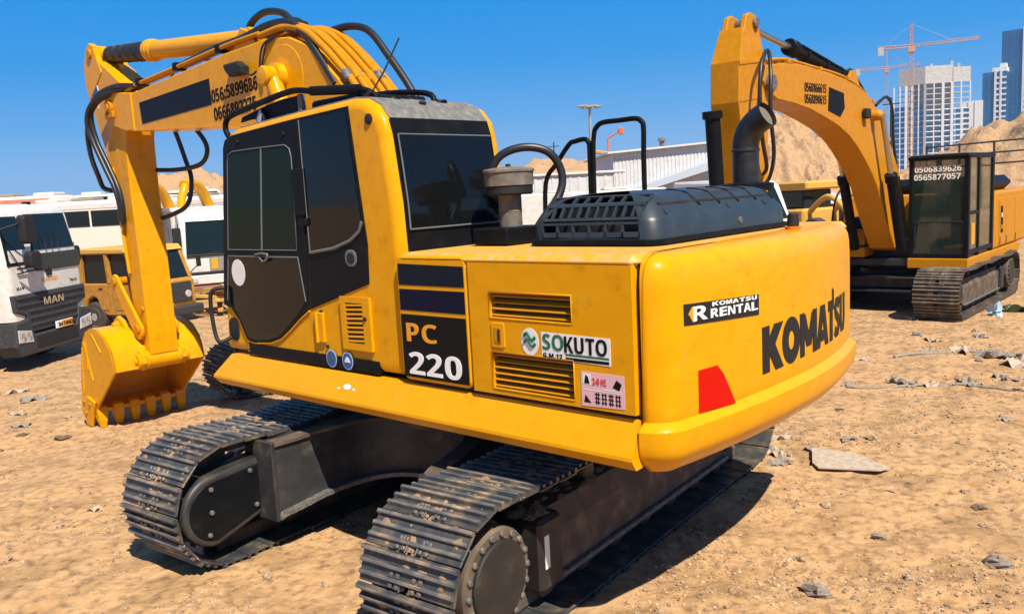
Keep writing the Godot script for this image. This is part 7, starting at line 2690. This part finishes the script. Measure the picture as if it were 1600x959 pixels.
	# stacked yellow timber beside the trucks
	for i in 9:
		var tm := S()
		box(tm, Vector3.ZERO, Vector3(1.6, 0.09, 0.14), 0.008)
		var o := obj("timber_offcut", tm, "timber")
		o.transform = Transform3D(Basis(Vector3.UP, rng.randf_range(-0.9, 0.9)) * Basis(Vector3.BACK, rng.randf_range(-0.2, 0.2)), Vector3(-16.2 + rng.randf_range(-0.4, 0.4), -0.2 + 0.075 * i, -6.7 + rng.randf_range(-0.3, 0.3)))
		tag(o, "yellowish timber offcut in the heap near the box truck", "timber", "timber offcuts in a heap")

# ---------------------------------------------------------------- things lying on the sand
func stone_mesh(seed_: int, rough := 0.35) -> Mesh:
	var nn := noise(seed_, 1.0, 3)
	var st := S()
	var n := 7
	var m := 10
	var P := func(i: int, j: int) -> Vector3:
		var th := PI * i / n
		var ph := TAU * (j % m) / m
		var d := Vector3(sin(th) * cos(ph), cos(th), sin(th) * sin(ph))
		return d * (1.0 + rough * nn.get_noise_3d(d.x * 1.3, d.y * 1.3, d.z * 1.3) * 2.0)
	for i in n:
		for j in m:
			quad(st, P.call(i, j), P.call(i, j + 1), P.call(i + 1, j + 1), P.call(i + 1, j), (P.call(i, j) + P.call(i + 1, j + 1)))
	st.generate_normals()
	return st.commit()

func sheet_mesh(seed_: int, nx := 8, nz := 5, lift := 0.25) -> Mesh:
	# torn, slightly crumpled piece of sheet with real thickness
	var nn := noise(seed_, 1.0, 3)
	var st := S()
	var P := func(i: int, j: int, t: float) -> Vector3:
		var u := i * 2.0 / nx - 1.0
		var v := j * 2.0 / nz - 1.0
		var k := 1.0 + 0.35 * nn.get_noise_2d(u * 1.5 + 9.0, v * 1.5)
		return Vector3(u * k, nn.get_noise_2d(u * 1.1, v * 1.1) * lift + t, v * 0.6 * k)
	for i in nx:
		for j in nz:
			quad(st, P.call(i, j, 0.03), P.call(i + 1, j, 0.03), P.call(i + 1, j + 1, 0.03), P.call(i, j + 1, 0.03), Vector3.UP)
			quad(st, P.call(i, j, 0.0), P.call(i + 1, j, 0.0), P.call(i + 1, j + 1, 0.0), P.call(i, j + 1, 0.0), Vector3.DOWN)
	for i in nx:
		quad(st, P.call(i, 0, 0.0), P.call(i + 1, 0, 0.0), P.call(i + 1, 0, 0.03), P.call(i, 0, 0.03), Vector3(0, 0, -1))
		quad(st, P.call(i, nz, 0.0), P.call(i + 1, nz, 0.0), P.call(i + 1, nz, 0.03), P.call(i, nz, 0.03), Vector3(0, 0, 1))
	for j in nz:
		quad(st, P.call(0, j, 0.0), P.call(0, j + 1, 0.0), P.call(0, j + 1, 0.03), P.call(0, j, 0.03), Vector3(-1, 0, 0))
		quad(st, P.call(nx, j, 0.0), P.call(nx, j + 1, 0.0), P.call(nx, j + 1, 0.03), P.call(nx, j, 0.03), Vector3(1, 0, 0))
	st.generate_normals()
	return st.commit()

func clear_of_tracks(x: float, z: float) -> bool:
	var t := Vector2(x, z).rotated(0.0907)
	return not (absf(absf(t.x) - 1.2) < 0.40 and absf(t.y) < 2.35)

func build_debris():
	# loose grit and pebbles nobody could count
	var mm := MultiMesh.new()
	mm.transform_format = MultiMesh.TRANSFORM_3D
	mm.use_colors = true
	mm.mesh = stone_mesh(201, 0.4)
	var xf := []
	var cl := []
	var gr := RandomNumberGenerator.new()
	gr.seed = 99
	var dens := noise(303, 0.55, 3)
	while xf.size() < 90000:
		var d := pow(gr.randf(), 1.6) * 26.0 + 2.2
		var a := gr.randf_range(-0.75, 0.75)
		var dir := Vector3(-0.665, 0, -0.735).rotated(Vector3.UP, a)
		var p := Vector3(4.58, 0, 4.73) + dir * d
		var dn := dens.get_noise_2d(p.x, p.z)
		if gr.randf() > clampf(0.22 + dn * 1.9, 0.06, 1.0): continue
		if not clear_of_tracks(p.x, p.z): continue
		var s := 0.0032 + pow(gr.randf(), 5.0) * 0.013
		p.y = gh(p.x, p.z) + s * 0.2
		var B := Basis(Vector3(gr.randf() - 0.5, gr.randf() - 0.5, gr.randf() - 0.5).normalized(), gr.randf() * TAU).scaled(Vector3(s, s * gr.randf_range(0.45, 0.8), s * gr.randf_range(0.6, 1.0)))
		xf.append(Transform3D(B, p))
		var c := Color(0.45, 0.285, 0.16).lerp(Color(0.36, 0.27, 0.18), gr.randf())
		cl.append(c * (gr.randf_range(0.55, 1.1) if gr.randf() < 0.85 else 1.35))
	mm.instance_count = xf.size()
	for i in xf.size():
		mm.set_instance_transform(i, xf[i])
		mm.set_instance_color(i, cl[i])
	var grit := MultiMeshInstance3D.new()
	grit.name = "gravel"
	grit.multimesh = mm
	var gm := StandardMaterial3D.new()
	gm.vertex_color_use_as_albedo = true
	gm.roughness = 0.95
	grit.material_override = gm
	add_child(grit)
	grit.set_meta("kind", "stuff")
	grit.set_meta("label", "loose sand coloured grit and pebbles on the bare ground")
	grit.set_meta("category", "gravel")
	# single stones
	var sm := []
	for i in 5: sm.append(stone_mesh(210 + i, 0.45))
	var spots := [[2.68, 0.02, 0.085], [3.43, -0.94, 0.075], [2.70, -0.97, 0.05], [3.05, -0.45, 0.035], [2.9, 0.35, 0.03], [2.42, -0.35, 0.03], [3.2, -1.6, 0.03], [2.2, -1.3, 0.04], [2.5, -1.9, 0.03], [2.95, -2.2, 0.04], [1.9, -3.2, 0.05], [2.6, -3.4, 0.04], [1.3, -4.0, 0.05], [-2.6, 2.4, 0.035], [-3.2, 1.9, 0.03], [-2.2, 2.9, 0.04], [-4.6, 1.4, 0.035], [-6.4, 1.7, 0.05], [-7.3, 0.6, 0.05], [0.1, 1.75, 0.03], [-0.35, 1.9, 0.035], [0.35, 2.2, 0.025], [1.75, 0.25, 0.04], [1.72, -0.3, 0.03], [2.05, 0.8, 0.03], [-8.4, 1.3, 0.06], [1.9, -7.2, 0.06], [2.6, -5.8, 0.06], [0.7, -8.7, 0.08], [1.35, -9.4, 0.07]]
	for i in spots.size():
		var q: Array = spots[i]
		var grey := i in [0, 1, 2, 25, 28]
		var o := put("stone", sm[i % 5], "stone_grey" if grey else "stone")
		var s: float = q[2]
		o.transform = Transform3D(Basis(Vector3.UP, rng.randf() * TAU).scaled(Vector3(s, s * 0.55, s * 0.75)), Vector3(q[0], gh(q[0], q[1]) + s * 0.22, q[1]))
		if grey:
			tag(o, "fist sized grey stone lying alone on the bare sand", "stone", "grey stones on the sand")
		else:
			tag(o, "small sand brown stone lying on the bare ground", "stone", "brown stones on the sand")
	# flat pale board behind the counterweight
	var st := S()
	xz(st, [V(-0.36, -0.20), V(0.02, -0.27), V(0.40, -0.10), V(0.36, 0.0), V(-0.06, 0.23), V(-0.16, 0.15)], 0.0, 0.014, 0.002)
	var bd := obj("board", st, "board")
	bd.transform = Transform3D(Basis(Vector3.UP, -0.12) * Basis(Vector3.RIGHT, 0.03), Vector3(1.93, gh(1.93, -2.28) + 0.02, -2.28))
	tag(bd, "flat pale broken board lying on the sand behind the counterweight", "board")
	# torn sheets, scraps and strips
	var shm := []
	for i in 6: shm.append(sheet_mesh(230 + i, 8, 5, 0.55))
	var sc := [[1.50, -2.05, 0.16, "scrap_grey"], [1.35, -2.30, 0.20, "board"], [1.55, -2.62, 0.14, "scrap_grey"], [1.2, -2.75, 0.18, "board"], [1.75, -3.0, 0.12, "scrap_grey"], [0.95, -5.2, 0.16, "scrap_grey"], [1.45, -5.5, 0.22, "scrap_grey"], [1.75, -5.6, 0.18, "board"], [2.1, -5.9, 0.24, "scrap_grey"], [2.35, -6.4, 0.26, "scrap_grey"], [1.2, -7.5, 0.22, "scrap_grey"], [1.55, -7.7, 0.26, "board"], [2.0, -7.5, 0.32, "scrap_grey"], [2.35, -7.2, 0.35, "board"], [0.6, -6.6, 0.14, "board"], [1.0, -8.4, 0.2, "board"], [1.5, -9.0, 0.2, "scrap_grey"], [-7.4, 1.15, 0.15, "scrap_grey"], [-8.3, 0.9, 0.20, "board"], [-9.2, 0.4, 0.25, "scrap_grey"], [-7.9, 1.6, 0.18, "board"], [-10.2, 0.3, 0.25, "board"], [-6.3, 1.05, 0.16, "dark_earth"], [-6.9, 1.3, 0.12, "dark_earth"], [-4.42, -0.03, 0.20, "dark_earth"], [-4.5, 0.10, 0.12, "dark_earth"], [-2.75, 2.05, 0.10, "board"], [3.3, -2.6, 0.10, "scrap_grey"], [3.1, -1.9, 0.08, "dark_earth"], [2.75, -4.4, 0.12, "scrap_grey"]]
	for i in sc.size():
		var q: Array = sc[i]
		var o := put("scrap_sheet" if q[3] != "dark_earth" else "dirt_clod", shm[i % 6] if q[3] != "dark_earth" else sm[i % 5], q[3])
		var s: float = q[2] * (0.66 if q[3] != "dark_earth" else 0.6)
		var sy: float = s * (1.0 if q[3] != "dark_earth" else 0.3)
		o.transform = Transform3D(Basis(Vector3.UP, rng.randf() * TAU).scaled(Vector3(s, sy, s)), Vector3(q[0], gh(q[0], q[1]) + s * 0.10, q[1]))
		var nm := {"scrap_grey": ["torn grey scrap of sheet half buried in the sand", "scrap", "grey scraps on the sand"], "board": ["pale torn scrap of card lying on the sand", "scrap", "pale scraps on the sand"], "dark_earth": ["dark flattened clod of dried earth on the sand", "clod", "dark clods on the sand"]}[q[3]] as Array
		tag(o, nm[0], nm[1], nm[2])
	# flattened hose and cable lines
	for q in [[[Vector3(0.9, 0, -7.0), Vector3(1.3, 0, -7.45), Vector3(1.9, 0, -7.8), Vector3(2.5, 0, -7.6), Vector3(3.2, 0, -7.9)], 0.025, "dark flattened hose trailing across the sand near the second excavator"], [[Vector3(1.0, 0, -5.0), Vector3(1.5, 0, -5.35), Vector3(2.0, 0, -5.75), Vector3(2.6, 0, -5.8), Vector3(3.4, 0, -6.3)], 0.02, "thin dark cable half buried among the grey scraps"]]:
		st = S()
		var pts := []
		for p in curve(q[0], 10): pts.append(Vector3(p.x, gh(p.x, p.z) + q[1] * 0.5, p.z))
		tube(st, pts, q[1], 6)
		tag(obj("hose" if q[1] > 0.022 else "cable", st, "scrap_grey"), q[2], "hose" if q[1] > 0.022 else "cable")
	# bottle and bags by the second excavator's crawler
	var bt := put("plastic_bag", stone_mesh(261, 1.1), "pale_blue")
	bt.transform = Transform3D(Basis(Vector3.UP, 0.4).scaled(Vector3(0.10, 0.09, 0.08)), Vector3(1.25, gh(1.25, -11.0) + 0.07, -11.0))
	tag(bt, "pale blue crumpled plastic bag beside the second excavator's crawler", "bag")
	var gb := put("plastic_bag", sheet_mesh(260, 8, 6, 0.8), flat("bag_green", lin(0.03, 0.06, 0.015), 0.6))
	gb.transform = Transform3D(Basis(Vector3.UP, 0.4).scaled(Vector3(0.32, 0.2, 0.3)), Vector3(1.55, gh(1.55, -11.7) + 0.05, -11.7))
	tag(gb, "dark green bag lying beside the second excavator's crawler", "bag")
